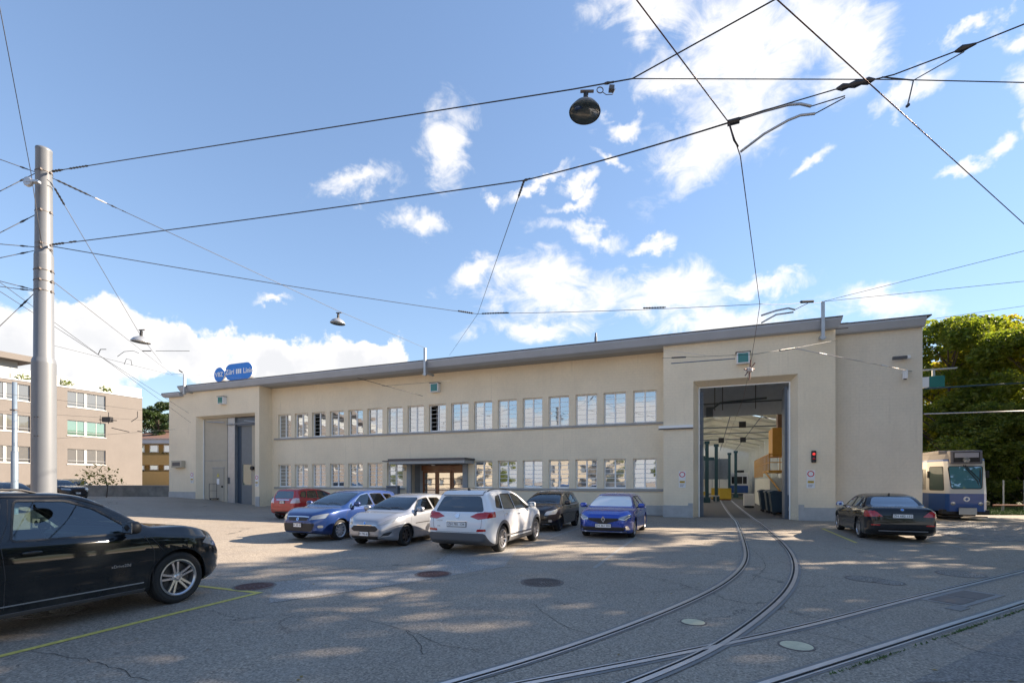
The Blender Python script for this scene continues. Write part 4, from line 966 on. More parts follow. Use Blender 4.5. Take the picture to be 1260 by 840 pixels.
def make_car(S, loc, rot, label, cat='car', group=None):
    L, W, H = S['L'], S['W'], S['H']; P = S['paint']; root = thing(S['name'], loc, rot, label, cat, group)
    T = bpy.data.objects.new('body', None)
    bm = loft(S); bvh = BVHTree.FromBMesh(bm); ox = S.get('ox', L/2)   # origin = body centre
    xf = L-S['fo']; xr = xf-S['wb']; Rw = S['R']; Ra = Rw+S.get('gap', .055)
    parts = []
    def reg(name, poly, side, m, off=0, rim=.02, thr=.12, r=0, nrm=4):
        o = extract(bm, cut(bm, round_poly(poly, r, nrm) if r else poly, side, thr), name, m, root, off, rim)
        if o: parts.append(o)
        return o
    # wheel arches
    for xw in (xf, xr):
        for side in ('left', 'right'):
            circ = [(xw+Ra*math.cos(2*math.pi*i/28), Rw+Ra*math.sin(2*math.pi*i/28)) for i in range(28)]
            fs = cut(bm, circ, side, .03); bmesh.ops.delete(bm, geom=fs, context='FACES')
            sg_ = 1 if side == 'left' else -1
            yo = [v.co.y*sg_ for v in bm.verts if abs(math.hypot(v.co.x-xw, v.co.z-Rw)-Ra) < .004 and v.co.y*sg_ > W*.3]
            yo = (min(yo) if yo else W/2-.05)
            lin = MB(); nn = 24; y0, y1 = sg_*(yo+.0), sg_*(W/2-.42)
            vs_ = [(xw+(Ra+.0)*math.cos(-.35+(math.pi+.7)*i/nn), y, max(S['clear']*.8, Rw+(Ra)*math.sin(-.35+(math.pi+.7)*i/nn))) for i in range(nn+1) for y in (y0, y1)]
            lin.add(vs_, [(2*i, 2*i+2, 2*i+3, 2*i+1) for i in range(nn)]); lin.add([vs_[2*i+1] for i in range(nn+1)], [tuple(range(nn+1))])
            parts.append(lin.build('wheel_housing', M_BLACK, root, smooth=False))
            lipw = S.get('clad', 0)
            arc = [(xw+(Ra+(lipw or .022)/2-.002)*math.cos(t_), Rw+(Ra+(lipw or .022)/2-.002)*math.sin(t_)) for t_ in [-.28+(math.pi+.56)*i/40 for i in range(41)]]
            o = strip(bvh, side, arc, lipw or .022, .010 if lipw else .006, 'arch_trim', M_GREYPL if lipw else P, root, thick=.02)
            if o: parts.append(o)
    # lower trim
    if S.get('skirt'):
        for side in ('left', 'right'): reg('sill_trim', [(xr+Ra+.05,S['clear']-.05),(xf-Ra-.05,S['clear']-.05),(xf-Ra-.05,S['clear']+S['skirt']),(xr+Ra+.05,S['clear']+S['skirt'])], side, M_GREYPL, .004, .02, .02)
    for poly in S.get('side_glass', []):
        for side in ('left', 'right'):
            o = reg('side_window', poly[1], side, M_PRIV if poly[0] == 'p' else M_GLASS, -.006, .012, .15, r=poly[2] if len(poly) > 2 else .05)
            if poly[0] != 'n':
                pl_ = round_poly(poly[1], .05); q = strip(bvh, side, pl_, .022, .003, 'window_seal', S.get('seal', M_BLACK), root, closed=True)
    ws = S['windscreen']; o = reg('windscreen', [(-ws[2],ws[0]),(ws[2],ws[0]),(ws[3],ws[1]),(-ws[3],ws[1])], 'front', S.get('ws_mat', M_GLASS), -.004, .012, .15, r=.10)
    rw = S['rear_glass']; o = reg('rear_window', [(-rw[2],rw[0]),(rw[2],rw[0]),(rw[3],rw[1]),(-rw[3],rw[1])], 'rear', S.get('rg_mat', M_PRIV), -.004, .012, .12, r=.09)
    for (name, side, poly, m, off, r_) in S.get('regions', []):
        reg(name, poly, side, m, off, .02, .1, r=r_)
    for (name, side, poly, m, off, r_) in S.get('mirrored', []):
        reg(name, poly, side, m, off, .02, .1, r=r_); 
        if side in ('front', 'rear'): reg(name, [(-a, b) for a, b in poly], side, m, off, .02, .1, r=r_)
        else: reg(name, poly, 'left' if side == 'right' else 'right', m, off, .02, .1, r=r_)
    for (name, side, path, wd_, off, m) in S.get('strips', []):
        strip(bvh, side, path, wd_, off, name, m, root)
        if side == 'right': strip(bvh, 'left', path, wd_, off, name, m, root)
    # door seams and handles
    for dl in S['doors']:
        for side in ('left', 'right'): strip(bvh, side, dl, .008, .0012, 'door_seam', M_BLACK, root)
    for (hx, hz) in S['handles']:
        for side in ('left', 'right'):
            h, no = cast(bvh, side, hx, hz)
            if h: blob('door_handle', (0,0,0), (.095,.022,.018), S.get('handle', P), root, e=3).location = h+no*.018
    hood = S.get('hood')
    if hood: strip(bvh, 'top', hood, .007, .0012, 'bonnet_seam', M_BLACK, root); strip(bvh, 'top', [(a, -b) for a, b in hood], .007, .0012, 'bonnet_seam', M_BLACK, root)
    if S.get('tailgate'): strip(bvh, 'rear', S['tailgate'], .008, .0012, 'tailgate_seam', M_BLACK, root)
    # plates
    for side, (pz, txt, pw_) in S['plates'].items():
        if not txt: continue
        h, no = cast(bvh, side, 0, pz); ph_ = .11 if pw_ < .42 or side == 'rear' else .11
        s = 1 if side == 'front' else -1
        pl_ = MB().box(-.012,.012,-pw_/2,pw_/2,-ph_/2,ph_/2).build('number_plate', M_SIGNW, root, (h.x+s*.016, 0, pz)); 
        MB().box(-.010,.008,-pw_/2-.015,pw_/2+.015,-ph_/2-.015,ph_/2+.015).build('plate_holder', M_BLACK, root, (h.x+s*.010, 0, pz))
        tm = finish('lettering', text_mesh(txt, .095, .001), M_BLACK, pl_, (s*.014, 0, 0), (R(90), 0, R(90)*s))
    # mirrors
    mx_, mz_ = S['mirror']
    for s in (1, -1):
        h, no = cast(bvh, 'left' if s > 0 else 'right', mx_, mz_-.03)
        yy = h.y if h else s*W/2
        mo = blob('wing_mirror', (0,0,0), (.075,.115,.085), S.get('mirror_mat', P), root, e=2.8); mo.location = (mx_-.02, yy+s*.16, mz_+.05)
        MB().box(-.07,-.062,-.095,.095,-.065,.065).build('mirror_glass', M_CHROME, mo)
        MB().tube([(0,-s*.16,-.06),(0,-s*.05,-.045)], .022, 8).build('mirror_arm', M_BLACK, mo)
    # wheels
    wm_ = wheel_meshes(Rw, S['rims'], S.get('tw', .225)); 
    for me, q in zip(wm_, (M_TYRE, S.get('rim_mat', M_RIM), M_DISC, S.get('cap_mat', M_RIM))): me.materials.append(q); me.polygons.foreach_set('use_smooth', [True]*len(me.polygons)); me.set_sharp_from_angle(angle=R(35))
    for xw in (xf, xr):
        for s in (1, -1):
            wo = finish('wheel', wm_[0], None, root, (xw, s*(W/2-S.get('tw', .225)/2-S.get('inset', .025)), Rw), 0 if s > 0 else math.pi)
            wo.rotation_euler = (0, S.get('spin', .3)*(1 if xw == xf else 1.7), 0 if s > 0 else math.pi)
            for nm_, me in zip(('rim', 'brake_disc', 'hub_cap'), wm_[1:]): finish(nm_, me, None, wo)
    # cabin: seats, dash, wheel
    sx0 = ws[4] if len(ws) > 4 else L-1.9
    fl = S['clear']+.12
    cb = MB().box(.35,L-1.0,-W/2+.12,W/2-.12,fl-.06,fl+.04).build('cabin_floor', M_FABRIC, root)
    for yy in (-.38, .38):
        st_ = MB(); x = sx0-.95; st_.box(x-.45,x+.05,yy-.25,yy+.25,fl+.1,fl+.38)
        st_.prism([(x-.42,fl+.36),(x-.25,fl+.36),(x-.44,fl+.92),(x-.56,fl+.92)], yy-.24, yy+.24); st_.prism([(x-.50,fl+.94),(x-.42,fl+.94),(x-.47,fl+1.12),(x-.55,fl+1.12)], yy-.13, yy+.13)
        st_.build('seat', M_FABRIC, root, bevel=.04)
    x = sx0-1.75; be = MB(); be.box(x-.4,x+.1,-.6,.6,fl+.1,fl+.36); be.prism([(x-.38,fl+.36),(x-.22,fl+.36),(x-.46,fl+.86),(x-.58,fl+.86)], -.6, .6); be.build('rear_bench', M_FABRIC, root, bevel=.04)
    da = MB().prism([(sx0-.35,fl+.3),(sx0+.35,fl+.3),(sx0+.45,ws[0]-.12),(sx0-.05,ws[0]-.06),(sx0-.3,ws[0]-.12)], -W/2+.16, W/2-.16).build('dashboard', M_BLACK, root, bevel=.03)
    sw = MB(); sw.tube([(0, .185*math.cos(t_), .185*math.sin(t_)) for t_ in [2*math.pi*i/20 for i in range(21)]], .014, 6); sw.tube([(0,-.18,0),(0,.18,0)], .012, 6); sw.build('steering_wheel', M_BLACK, root, (sx0-.42, .38, ws[0]-.14), (0, R(-25), 0))
    for c in S.get('extra', []): c(root, bvh)
    me = bpy.data.meshes.new('body'); bm.normal_update(); bm.to_mesh(me); bm.free()
    bo = finish('body', me, P, root, smooth=True); me.set_sharp_from_angle(angle=R(38))
    for ch in root.children:    # shift so the origin sits under the body centre
        ch.location.x -= ox
    return root

def std_car(name, paint_, L, W, H, wb, fo, Rw, hood0, hood1, cowl, wtop, rtop, rbase, tail, belt0, belt1, **k):
    """x measured from the tail; hood0=(lip z), cowl=(x,z), wtop=(x,z), rtop=(x,z), rbase=(x,z), tail=z just under the glass"""
    top = [(0, tail[0]), (.03, tail[1]), (.07, tail[2])]
    if 'deck' in k: top += [(.12, k['deck'][0]), (.25, k['deck'][1])]
    top += [rbase, ((rbase[0]*.5+rtop[0]*.5), rbase[1]*.47+rtop[1]*.53), rtop, (rtop[0]+.25, rtop[1]*.45+H*.55), ((rtop[0]+wtop[0])/2, H), (wtop[0]-.25, wtop[1]*.35+H*.65), wtop, ((wtop[0]+cowl[0])/2, (wtop[1]+cowl[1])/2+.025), cowl, (cowl[0]+.07, cowl[1]-.022),
        (cowl[0]*.5+L*.5-.1, (cowl[1]-.02)*.55+hood1*.45+.03), (L-.30, hood1), (L-.12, hood1-.07), (L-.05, hood0+.05), (L-.015, hood0-.02), (L, hood0-.06)]
    S = dict(name=name, paint=paint_, L=L, W=W, H=H, wb=wb, fo=fo, R=Rw, top=top, belt=belt0 if isinstance(belt0, list) else [(0, belt0), (L*.5, (belt0+belt1)/2), (cowl[0]-.1, belt1), (L-.3, hood1-.09), (L, hood0-.12)], clear=.2, doors=[], handles=[], plates={}, rims=(5, 'wide'))
    S.update(k); return S
P_BLK = paint('black_paint', (.003,.005,.007), 0, .4); P_BLK2 = paint('black_blue_paint', (.003,.005,.010), 0, .4); P_BLK3 = paint('black_brown_paint', (.006,.005,.006), 0, .4)
P_RED = paint('red_paint', (.42,.018,.018), .1, .35); P_BLU = paint('blue_paint', (.010,.038,.16), .4, .3); P_BLU2 = paint('bright_blue_paint', (.01,.06,.40), .4, .26)
P_SIL = paint('silver_paint', (.34,.36,.40), .6, .30); P_WHT = paint('white_car_paint', (.76,.77,.78), .0, .3); P_DK = paint('dark_paint', (.02,.025,.03), .3, .3); P_BRN = paint('brown_paint', (.16,.11,.09), .3, .3)
HEAD_N = ANG+math.pi/2; HEAD_S = ANG-math.pi/2
def place(S, cx, wheel_y, which, facing): 
    """centre x in the yard frame, y of an axle, 'f'/'r' axle, facing +1 towards the depot, -1 away"""
    L, xf = S['L'], S['L']-S['fo']; xa = xf if which == 'f' else xf-S['wb']; d = (xa-L/2)*facing
    return lot(cx, wheel_y-d), (HEAD_N if facing > 0 else HEAD_S)
def roundel(side, z, r, m1=None, m2=None, name='badge'):
    def f(root, bvh):
        h, no = cast(bvh, side, 0, z); s = 1 if side == 'front' else -1
        o = MB().lathe([(0,.006),(r*.7,.006),(r*.72,.008),(r,.008),(r,0)], 24).build(name, m1 or M_CHROME, root, h+no*.004)
        o.rotation_euler = no.to_track_quat('Z', 'Y').to_euler()
        if m2: MB().lathe([(0,.0075),(r*.68,.0075)], 20).build('badge_field', m2, o)
    return f
def side_text(txt, x, z, size, m):
    def f(root, bvh):
        h, no = cast(bvh, 'right', x, z); o = finish('lettering', text_mesh(txt, size, .002), m, root, (h.x, h.y-.004, h.z), (R(90),0,0)); o.scale.x = 1
    return f
def rear_text(txt, y, z, size, m):
    def f(root, bvh):
        h, no = cast(bvh, 'rear', y, z); finish('lettering', text_mesh(txt, size, .002), m, root, (h.x-.006, h.y, h.z), (R(90),0,R(-90)))
    return f
def rails_f(x0, x1, y, H):
    def f(root, bvh):
        for s in (1, -1):
            pts = []
            for i in range(13):
                x = x0+(x1-x0)*i/12; h, no = cast(bvh, 'top', x, s*y)
                if h: pts.append(h+Vector((0,0,.035 if 0 < i < 12 else .0)))
            MB().tube(pts, .014, 8).build('roof_rail', M_BLACK, root)
    return f
def aerial(x, z=.12):
    def f(root, bvh):
        h, no = cast(bvh, 'top', x, 0); MB().tube([h, h+Vector((-.05,0,z))], .006, 6).build('aerial', M_BLACK, root)
    return f
def fin(x):
    def f(root, bvh):
        h, no = cast(bvh, 'top', x, 0); MB().prism([(h.x-.09,h.z-.01),(h.x+.08,h.z-.01),(h.x-.05,h.z+.055),(h.x-.08,h.z+.06)], -.018, .018).build('aerial_fin', M_BLACK, root, bevel=.006)
    return f
def wipers(L, cx, cz, w_):
    def f(root, bvh):
        for y0, y1 in ((w_, .05), (.1, -w_)):
            P_ = []
            for i in range(7):
                t = i/6; h, no = cast(bvh, 'front', y0+(y1-y0)*t, cz+.03+.035*math.sin(t*2.2));
                if h: P_.append(h+no*.014)
            if len(P_) > 1: MB().tube(P_, .008, 5).build('wiper', M_BLACK, root)
    return f

# 1. black estate SUV at the left edge
X3 = std_car('parked_car', P_BLK, 4.65, 1.88, 1.66, 2.81, .85, .372, .86, 1.02, (3.44,1.165), (2.72,1.60), (.50,1.56), (.10,1.12), (.62,.90,1.05), 1.10, 1.03,
    belt=[(0,1.08),(1.2,1.09),(2.6,1.05),(3.4,1.04),(3.8,1.0),(4.35,.90),(4.65,.68)], clear=.24, clad=0, skirt=.07, tum=.215, rims=(5,'double'), nf=.80, kf=.36, gap=.05, tw=.245, spin=.18,
    side_glass=[('g',[(1.94,1.095),(3.28,1.07),(3.14,1.17),(2.84,1.41),(2.54,1.53),(2.05,1.545)],.04),('g',[(1.00,1.10),(1.80,1.095),(1.93,1.535),(1.2,1.53)],.05),('p',[(.42,1.13),(.92,1.105),(1.10,1.52),(.72,1.49)],.05)],
    windscreen=(1.19,1.56,.72,.58,3.3), rear_glass=(1.14,1.50,.62,.50),
    regions=[('kidney_grille','front',[(-.26,.62),(-.03,.62),(-.03,.86),(-.22,.86)],M_BLACK,.01,.05),('kidney_grille','front',[(.03,.62),(.26,.62),(.22,.86),(.03,.86)],M_BLACK,.01,.05),('lower_grille','front',[(-.5,.36),(.5,.36),(.45,.5),(-.45,.5)],M_BLACK,0,.03)],
    mirrored=[('headlight','front',[(.36,.70),(.80,.76),(.80,.93),(.40,.86)],M_LAMP,.003,.03),('indicator_lens','right',[(4.16,.84),(4.43,.76),(4.46,.86),(4.28,.935)],M_LAMP,.003,.02),('fog_light','front',[(.56,.42),(.70,.42),(.70,.52),(.56,.52)],M_LAMP,0,.04)],
    strips=[('sill_chrome','right',[(xq_,.395) for xq_ in (.95,1.6,2.4,3.30)],.014,.008,M_CHROME),('door_crease','right',[(.5,.90),(1.5,.915),(2.6,.915),(3.5,.90)],.012,.003,P_BLK),
            ('roof_trim','right',[(.55,1.555),(.9,1.575),(1.4,1.585),(2.0,1.59),(2.6,1.575),(2.95,1.44)],.02,.006,M_BLACK)],
    doors=[[(3.42,.36),(3.44,.8),(3.32,1.03)],[(1.86,.36),(1.87,.7),(1.84,1.07),(1.95,1.3),(2.0,1.56)],[(.98,.62),(1.0,.9),(.93,1.09)],[(3.38,1.04),(3.46,.93),(3.56,.80)]], handles=[(2.10,.955),(1.12,.975)], handle=P_BLK,
    hood=[(3.42,.66),(3.9,.66),(4.3,.60),(4.5,.5)], plates={'front':(.55,'ZH 417 206',.52)}, mirror=(3.12,1.11), mirror_mat=M_BLACK,
    extra=[side_text('xDrive20d', 3.02, .66, .055, M_CHROME), rails_f(.7,2.3,.56,1.66), wipers(4.65,3.4,1.17,.6), roundel('front',.93,.04,M_CHROME,M_SIGNB)])
loc, rt = place(X3, -12.95-.95, -22.15, 'f', 1)
x3o = make_car(X3, loc, rt, 'shiny black estate car cut off by the left edge of the photo', 'car')
x3o.scale = (1.05,)*3; x3o.location = x3o.location-NN*.03-U*.03
# 2. white SUV
TU = std_car('parked_car', P_WHT, 4.48, 1.85, 1.65, 2.67, .89, .355, .84, 1.02, (3.28,1.17), (2.42,1.575), (.42,1.575), (.15,1.10), (.66,.92,1.04), 1.11, 1.02,
    belt=[(0,1.08),(1.1,1.12),(2.4,1.05),(3.25,1.03),(4.1,.92),(4.48,.70)], clear=.21, clad=.085, skirt=.14, tum=.23, rims=(10,'thin'), nr=.6, kr=.15, seal=M_BLACK, spin=.1, tw=.235,
    side_glass=[('g',[(1.92,1.10),(3.02,1.07),(2.9,1.16),(2.52,1.42),(2.2,1.51),(1.98,1.52)],.04),('p',[(1.02,1.14),(1.84,1.105),(1.9,1.52),(1.22,1.52)],.05),('p',[(.60,1.19),(.95,1.15),(1.12,1.50),(.84,1.46)],.05)],
    windscreen=(1.19,1.54,.70,.56,3.1), rear_glass=(1.085,1.48,.70,.54),
    regions=[('bumper_trim','rear',[(-.90,.22),(.90,.22),(.78,.56),(-.78,.56)],M_GREYPL,.012,.06),('skid_plate','rear',[(-.60,.40),(.60,.40),(.66,.52),(-.66,.52)],mat('skid_silver',(.35,.34,.33),.4,.5),.025,.03),('spoiler','rear',[(-.58,1.50),(.58,1.50),(.56,1.59),(-.56,1.59)],P_WHT,.03,.02),
             ('grille','front',[(-.42,.55),(.42,.55),(.46,.84),(-.46,.84)],M_BLACK,0,.05)],
    mirrored=[('tail_light','rear',[(.36,.97),(.60,.90),(.925,.95),(.925,1.09),(.55,1.06)],M_RED,.006,.02),('reflector','rear',[(.55,.60),(.80,.61),(.80,.67),(.58,.66)],M_RED,.005,.02),('tail_light','right',[(.02,.955),(.12,.94),(.33,1.075),(.10,1.09),(.02,1.08)],M_RED,.005,.02),('headlight','front',[(.48,.78),(.86,.84),(.84,.96),(.5,.88)],M_LAMP,.003,.02)],
    strips=[('tailgate_trim','rear',[(-.30,.845),(.30,.845)],.018,.006,M_CHROME),('door_moulding','right',[(1.0,.42),(2.0,.42),(3.15,.42)],.05,.008,M_RIM)],
    doors=[[(3.2,.40),(3.22,.8),(3.1,1.02)],[(1.83,.40),(1.84,.8),(1.86,1.08),(1.95,1.5)],[(.95,.55),(.98,.9),(.93,1.11)]], handles=[(2.02,.965),(1.08,1.0)], handle=M_CHROME,
    hood=[(3.4,.66),(3.9,.64),(4.2,.56)], tailgate=[(-.70,1.0),(-.68,.72),(-.6,.58),(.6,.58),(.68,.72),(.70,1.0)], plates={'rear':(.775,'ZH 781 134',.52),'front':(.50,'ZH 781 134',.5)}, mirror=(2.92,1.12),
    extra=[rear_text('TUCSON', .50, .86, .045, M_CHROME), rear_text('4WD', .52, .72, .04, M_CHROME), roundel('rear', .985, .06, M_CHROME), rails_f(.65,2.2,.56,1.65), fin(.75)])
loc, rt = place(TU, -11.43, -15.15, 'r', 1)
make_car(TU, loc, rt, 'white off-road style car seen from behind, tail lights towards the camera', 'car')
# 3. blue MPV
CM = std_car('parked_car', P_BLU, 4.37, 1.83, 1.58, 2.64, .90, .325, .76, .95, (3.28,1.06), (2.15,1.50), (.32,1.50), (.08,1.08), (.6,.9,1.02), 1.06, .99,
    tum=.22, rims=(10,'thin'), rim_mat=mat('silver_cover',(.55,.55,.56),.4,.5), seal=M_CHROME, spin=.5,
    side_glass=[('g',[(1.82,1.06),(2.82,1.02),(2.62,1.22),(2.28,1.40),(1.95,1.45),(1.86,1.45)],.06),('g',[(2.86,1.03),(3.08,1.01),(2.84,1.18)],.02),('p',[(.95,1.08),(1.74,1.06),(1.78,1.45),(1.15,1.44)],.06),('p',[(.45,1.12),(.88,1.09),(1.05,1.42),(.62,1.40)],.05)],
    windscreen=(1.08,1.47,.76,.58,3.0), rear_glass=(1.1,1.42,.6,.48),
    regions=[('upper_grille','front',[(-.34,.66),(.34,.66),(.40,.76),(-.40,.76)],M_BLACK,0,.03),('lower_grille','front',[(-.52,.34),(.52,.34),(.62,.58),(-.62,.58)],M_BLACK,.004,.06)],
    mirrored=[('headlight','front',[(.43,.68),(.80,.73),(.84,.88),(.50,.80)],M_LAMP,.006,.03),('fog_light','front',[(.66,.44),(.76,.44),(.76,.52),(.66,.52)],M_LAMP,.004,.03),('tail_light','rear',[(.58,.85),(.8,.85),(.74,1.2),(.62,1.2)],M_RED,.005,.03)],
    strips=[('grille_chrome','front',[(-.42,.775),(-.2,.785),(.2,.785),(.42,.775)],.028,.012,M_CHROME)],
    doors=[[(3.22,.35),(3.24,.8),(3.12,.99)],[(1.76,.35),(1.78,.8),(1.78,1.04)],[(.9,.6),(.93,.9),(.88,1.06)]], handles=[(1.95,.90),(1.02,.92)],
    hood=[(3.3,.70),(3.8,.66),(4.15,.52)], plates={'front':(.525,'ZH 20 418',.30)}, mirror=(2.86,1.07), extra=[roundel('front',.71,.05,M_CHROME,M_SIGNB), wipers(4.4,3.3,1.08,.6)])
loc, rt = place(CM, -17.22, -14.65, 'f', -1)
make_car(CM, loc, rt, 'dark blue people carrier with a chrome grille bar, facing the camera', 'car')
# 4. silver small hatchback
FI = std_car('parked_car', P_SIL, 3.97, 1.74, 1.48, 2.49, .83, .305, .70, .87, (2.98,.99), (2.02,1.40), (.42,1.39), (.12,1.02), (.58,.85,.95), 1.02, .93,
    belt=[(0,1.02),(1.2,.99),(2.0,.95),(2.9,.91),(3.65,.80),(3.97,.56)], clear=.17, tum=.22, rims=(7,'wide'), rim_mat=M_RIMD, cap_mat=M_RIMD, spin=.2, tw=.2, skirt=.03,
    side_glass=[('g',[(1.62,.99),(2.68,.95),(2.52,1.09),(2.2,1.30),(1.85,1.35),(1.66,1.36)],.05),('p',[(.82,1.04),(1.55,1.0),(1.58,1.355),(1.05,1.34)],.06)],
    windscreen=(1.01,1.37,.72,.56,2.75), rear_glass=(1.06,1.34,.56,.44),
    regions=[('grille','front',[(-.36,.46),(.36,.46),(.46,.53),(.36,.62),(-.36,.62),(-.46,.53)],M_BLACK,.008,.03),('lower_grille','front',[(-.42,.24),(.42,.24),(.46,.34),(-.46,.34)],M_BLACK,.003,.03)],
    mirrored=[('headlight','front',[(.40,.645),(.50,.64),(.76,.72),(.80,.86),(.70,.83)],M_LAMP,.006,.02),('fog_recess','front',[(.52,.33),(.68,.35),(.74,.46),(.60,.42)],M_BLACK,.003,.02),('tail_light','rear',[(.58,.8),(.78,.8),(.72,1.15),(.6,1.1)],M_RED,.005,.03)],
    strips=[('door_moulding','right',[(1.1,.64),(2.0,.64),(2.7,.63)],.025,.008,M_BLACK),('grille_surround','front',[(-.40,.635),(.40,.635)],.012,.012,M_CHROME)],
    doors=[[(2.92,.32),(2.95,.7),(2.85,.92)],[(1.55,.32),(1.56,.7),(1.57,.98)],[(.84,.55),(.86,.8),(.8,1.0)]], handles=[(1.72,.84),(.95,.87)],
    hood=[(3.05,.66),(3.45,.62),(3.75,.5)], plates={'front':(.395,'ZH 96 614',.30)}, mirror=(2.62,.98), extra=[roundel('front',.69,.042,M_CHROME,M_SIGNB), wipers(4.,3.,1.01,.56), aerial(1.75,.2)])
loc, rt = place(FI, -14.45, -15.05, 'f', -1)
make_car(FI, loc, rt, 'silver small hatchback with black grille, facing the camera', 'car')
# 5. black compact behind the white one
PO = std_car('parked_car', P_BLK3, 3.92, 1.68, 1.50, 2.47, .82, .30, .74, .90, (2.94,1.02), (2.08,1.41), (.32,1.40), (.08,1.02), (.6,.86,.96), 1.0, .94, tum=.20, rims=(6,'wide'), rim_mat=M_RIMD, cap_mat=M_RIMD,
    side_glass=[('g',[(1.62,1.0),(2.68,.97),(2.5,1.10),(2.2,1.31),(1.85,1.36),(1.66,1.365)],.05),('p',[(.74,1.02),(1.55,1.0),(1.58,1.365),(.95,1.35)],.06)],
    windscreen=(1.04,1.38,.70,.55,2.75), rear_glass=(1.05,1.34,.56,.45),
    regions=[('upper_grille','front',[(-.38,.62),(.38,.62),(.38,.70),(-.38,.70)],M_BLACK,0,.02),('lower_grille','front',[(-.5,.30),(.5,.30),(.5,.42),(-.5,.42)],M_BLACK,0,.02)],
    mirrored=[('headlight','front',[(.42,.62),(.76,.66),(.80,.83),(.48,.76)],M_LAMP,.006,.04),('fog_light','front',[(.56,.38),(.66,.38),(.66,.46),(.56,.46)],M_LAMP,.004,.03),('tail_light','rear',[(.55,.8),(.78,.8),(.72,.98),(.55,.98)],M_RED,.005,.03)],
    strips=[('bumper_chrome','front',[(-.6,.29),(.6,.29)],.014,.008,M_CHROME)],
    doors=[[(2.9,.32),(2.92,.7),(2.82,.93)],[(1.55,.32),(1.56,.7),(1.57,.98)],[(.84,.55),(.86,.8),(.8,1.0)]], handles=[(1.72,.84),(.95,.87)],
    hood=[(3.0,.64),(3.4,.6),(3.7,.5)], plates={'front':(.49,'ZH 5 207',.30)}, mirror=(2.62,1.0), mirror_mat=P_BLK3, extra=[wipers(4.,3.,1.04,.55), aerial(.9,.2)])
loc, rt = place(PO, -11.5, -9.2, 'f', -1)
make_car(PO, loc, rt, 'black compact car between the white car and the bright blue one', 'car')
# 6. bright blue hatchback with a white sun shade
ME = std_car('parked_car', P_BLU2, 4.36, 1.81, 1.45, 2.67, .92, .325, .74, .89, (3.20,.99), (2.28,1.37), (.50,1.33), (.12,1.0), (.58,.84,.94), 1.02, .93, tum=.22, rims=(5,'double'), spin=.4, clear=.15, kf=.30,
    side_glass=[('g',[(1.85,.98),(2.9,.95),(2.7,1.09),(2.35,1.28),(2.0,1.33),(1.88,1.335)],.05),('p',[(.95,1.03),(1.78,.99),(1.8,1.335),(1.15,1.31)],.06)],
    windscreen=(1.01,1.345,.76,.58,2.95), ws_mat=mat('sun_shade_behind_glass',(.80,.80,.78),.5,coat=1), rear_glass=(1.05,1.28,.56,.44),
    regions=[('grille','front',[(-.50,.62),(-.1,.50),(.1,.50),(.50,.62),(.48,.68),(-.48,.68)],M_BLACK,.003,.03),('lower_grille','front',[(-.66,.27),(.66,.27),(.70,.40),(-.70,.40)],M_BLACK,.003,.03)],
    mirrored=[('headlight','front',[(.47,.62),(.72,.60),(.83,.72),(.80,.80),(.50,.70)],M_LAMP,.006,.02),('air_intake_ring','front',[(.70,.30),(.80,.30),(.76,.44),(.68,.42)],M_CHROME,.01,.03),('tail_light','rear',[(.3,.82),(.8,.82),(.8,.95),(.4,.93)],M_RED,.005,.03)],
    strips=[('bumper_blade','front',[(-.72,.245),(0,.235),(.72,.245)],.018,.02,M_RIM),('light_signature','front',[(.50,.665),(.66,.62),(.80,.72)],.016,.014,M_SIGNW),('light_signature','front',[(-.50,.665),(-.66,.62),(-.80,.72)],.016,.014,M_SIGNW)],
    doors=[[(3.18,.32),(3.2,.7),(3.08,.93)],[(1.8,.32),(1.82,.7),(1.82,.97)],[(1.0,.55),(1.02,.8),(.9,1.0)]], handles=[(1.98,.84),(1.05,.87)],
    hood=[(3.28,.66),(3.8,.6),(4.1,.48)], plates={'front':(.435,'ZH 361 905',.50)}, mirror=(2.86,.98), mirror_mat=P_BLU2)
def diamond(root, bvh):
    h, no = cast(bvh, 'front', 0, .64); q = MB()
    o = [(0,.105),(.07,0),(0,-.105),(-.07,0)]; i_ = [(0,.055),(.034,0),(0,-.055),(-.034,0)]
    vs_ = [(0,a,b) for a, b in o]+[(0,a,b) for a, b in i_]+[(.02,a,b) for a, b in o]+[(.02,a,b) for a, b in i_]
    fs = []
    for k in range(4): l = (k+1) % 4; fs += [(8+k,8+l,12+l,12+k),(k,l,8+l,8+k),(4+k,12+k,12+l,4+l)]
    q.add(vs_, fs).build('badge', M_CHROME, root, (h.x+.004, 0, .64))
ME['extra'] = [diamond]
loc, rt = place(ME, -8.66, -10.35, 'f', -1)
make_car(ME, loc, rt, 'bright blue hatchback with a white sun shade in the windscreen', 'car')
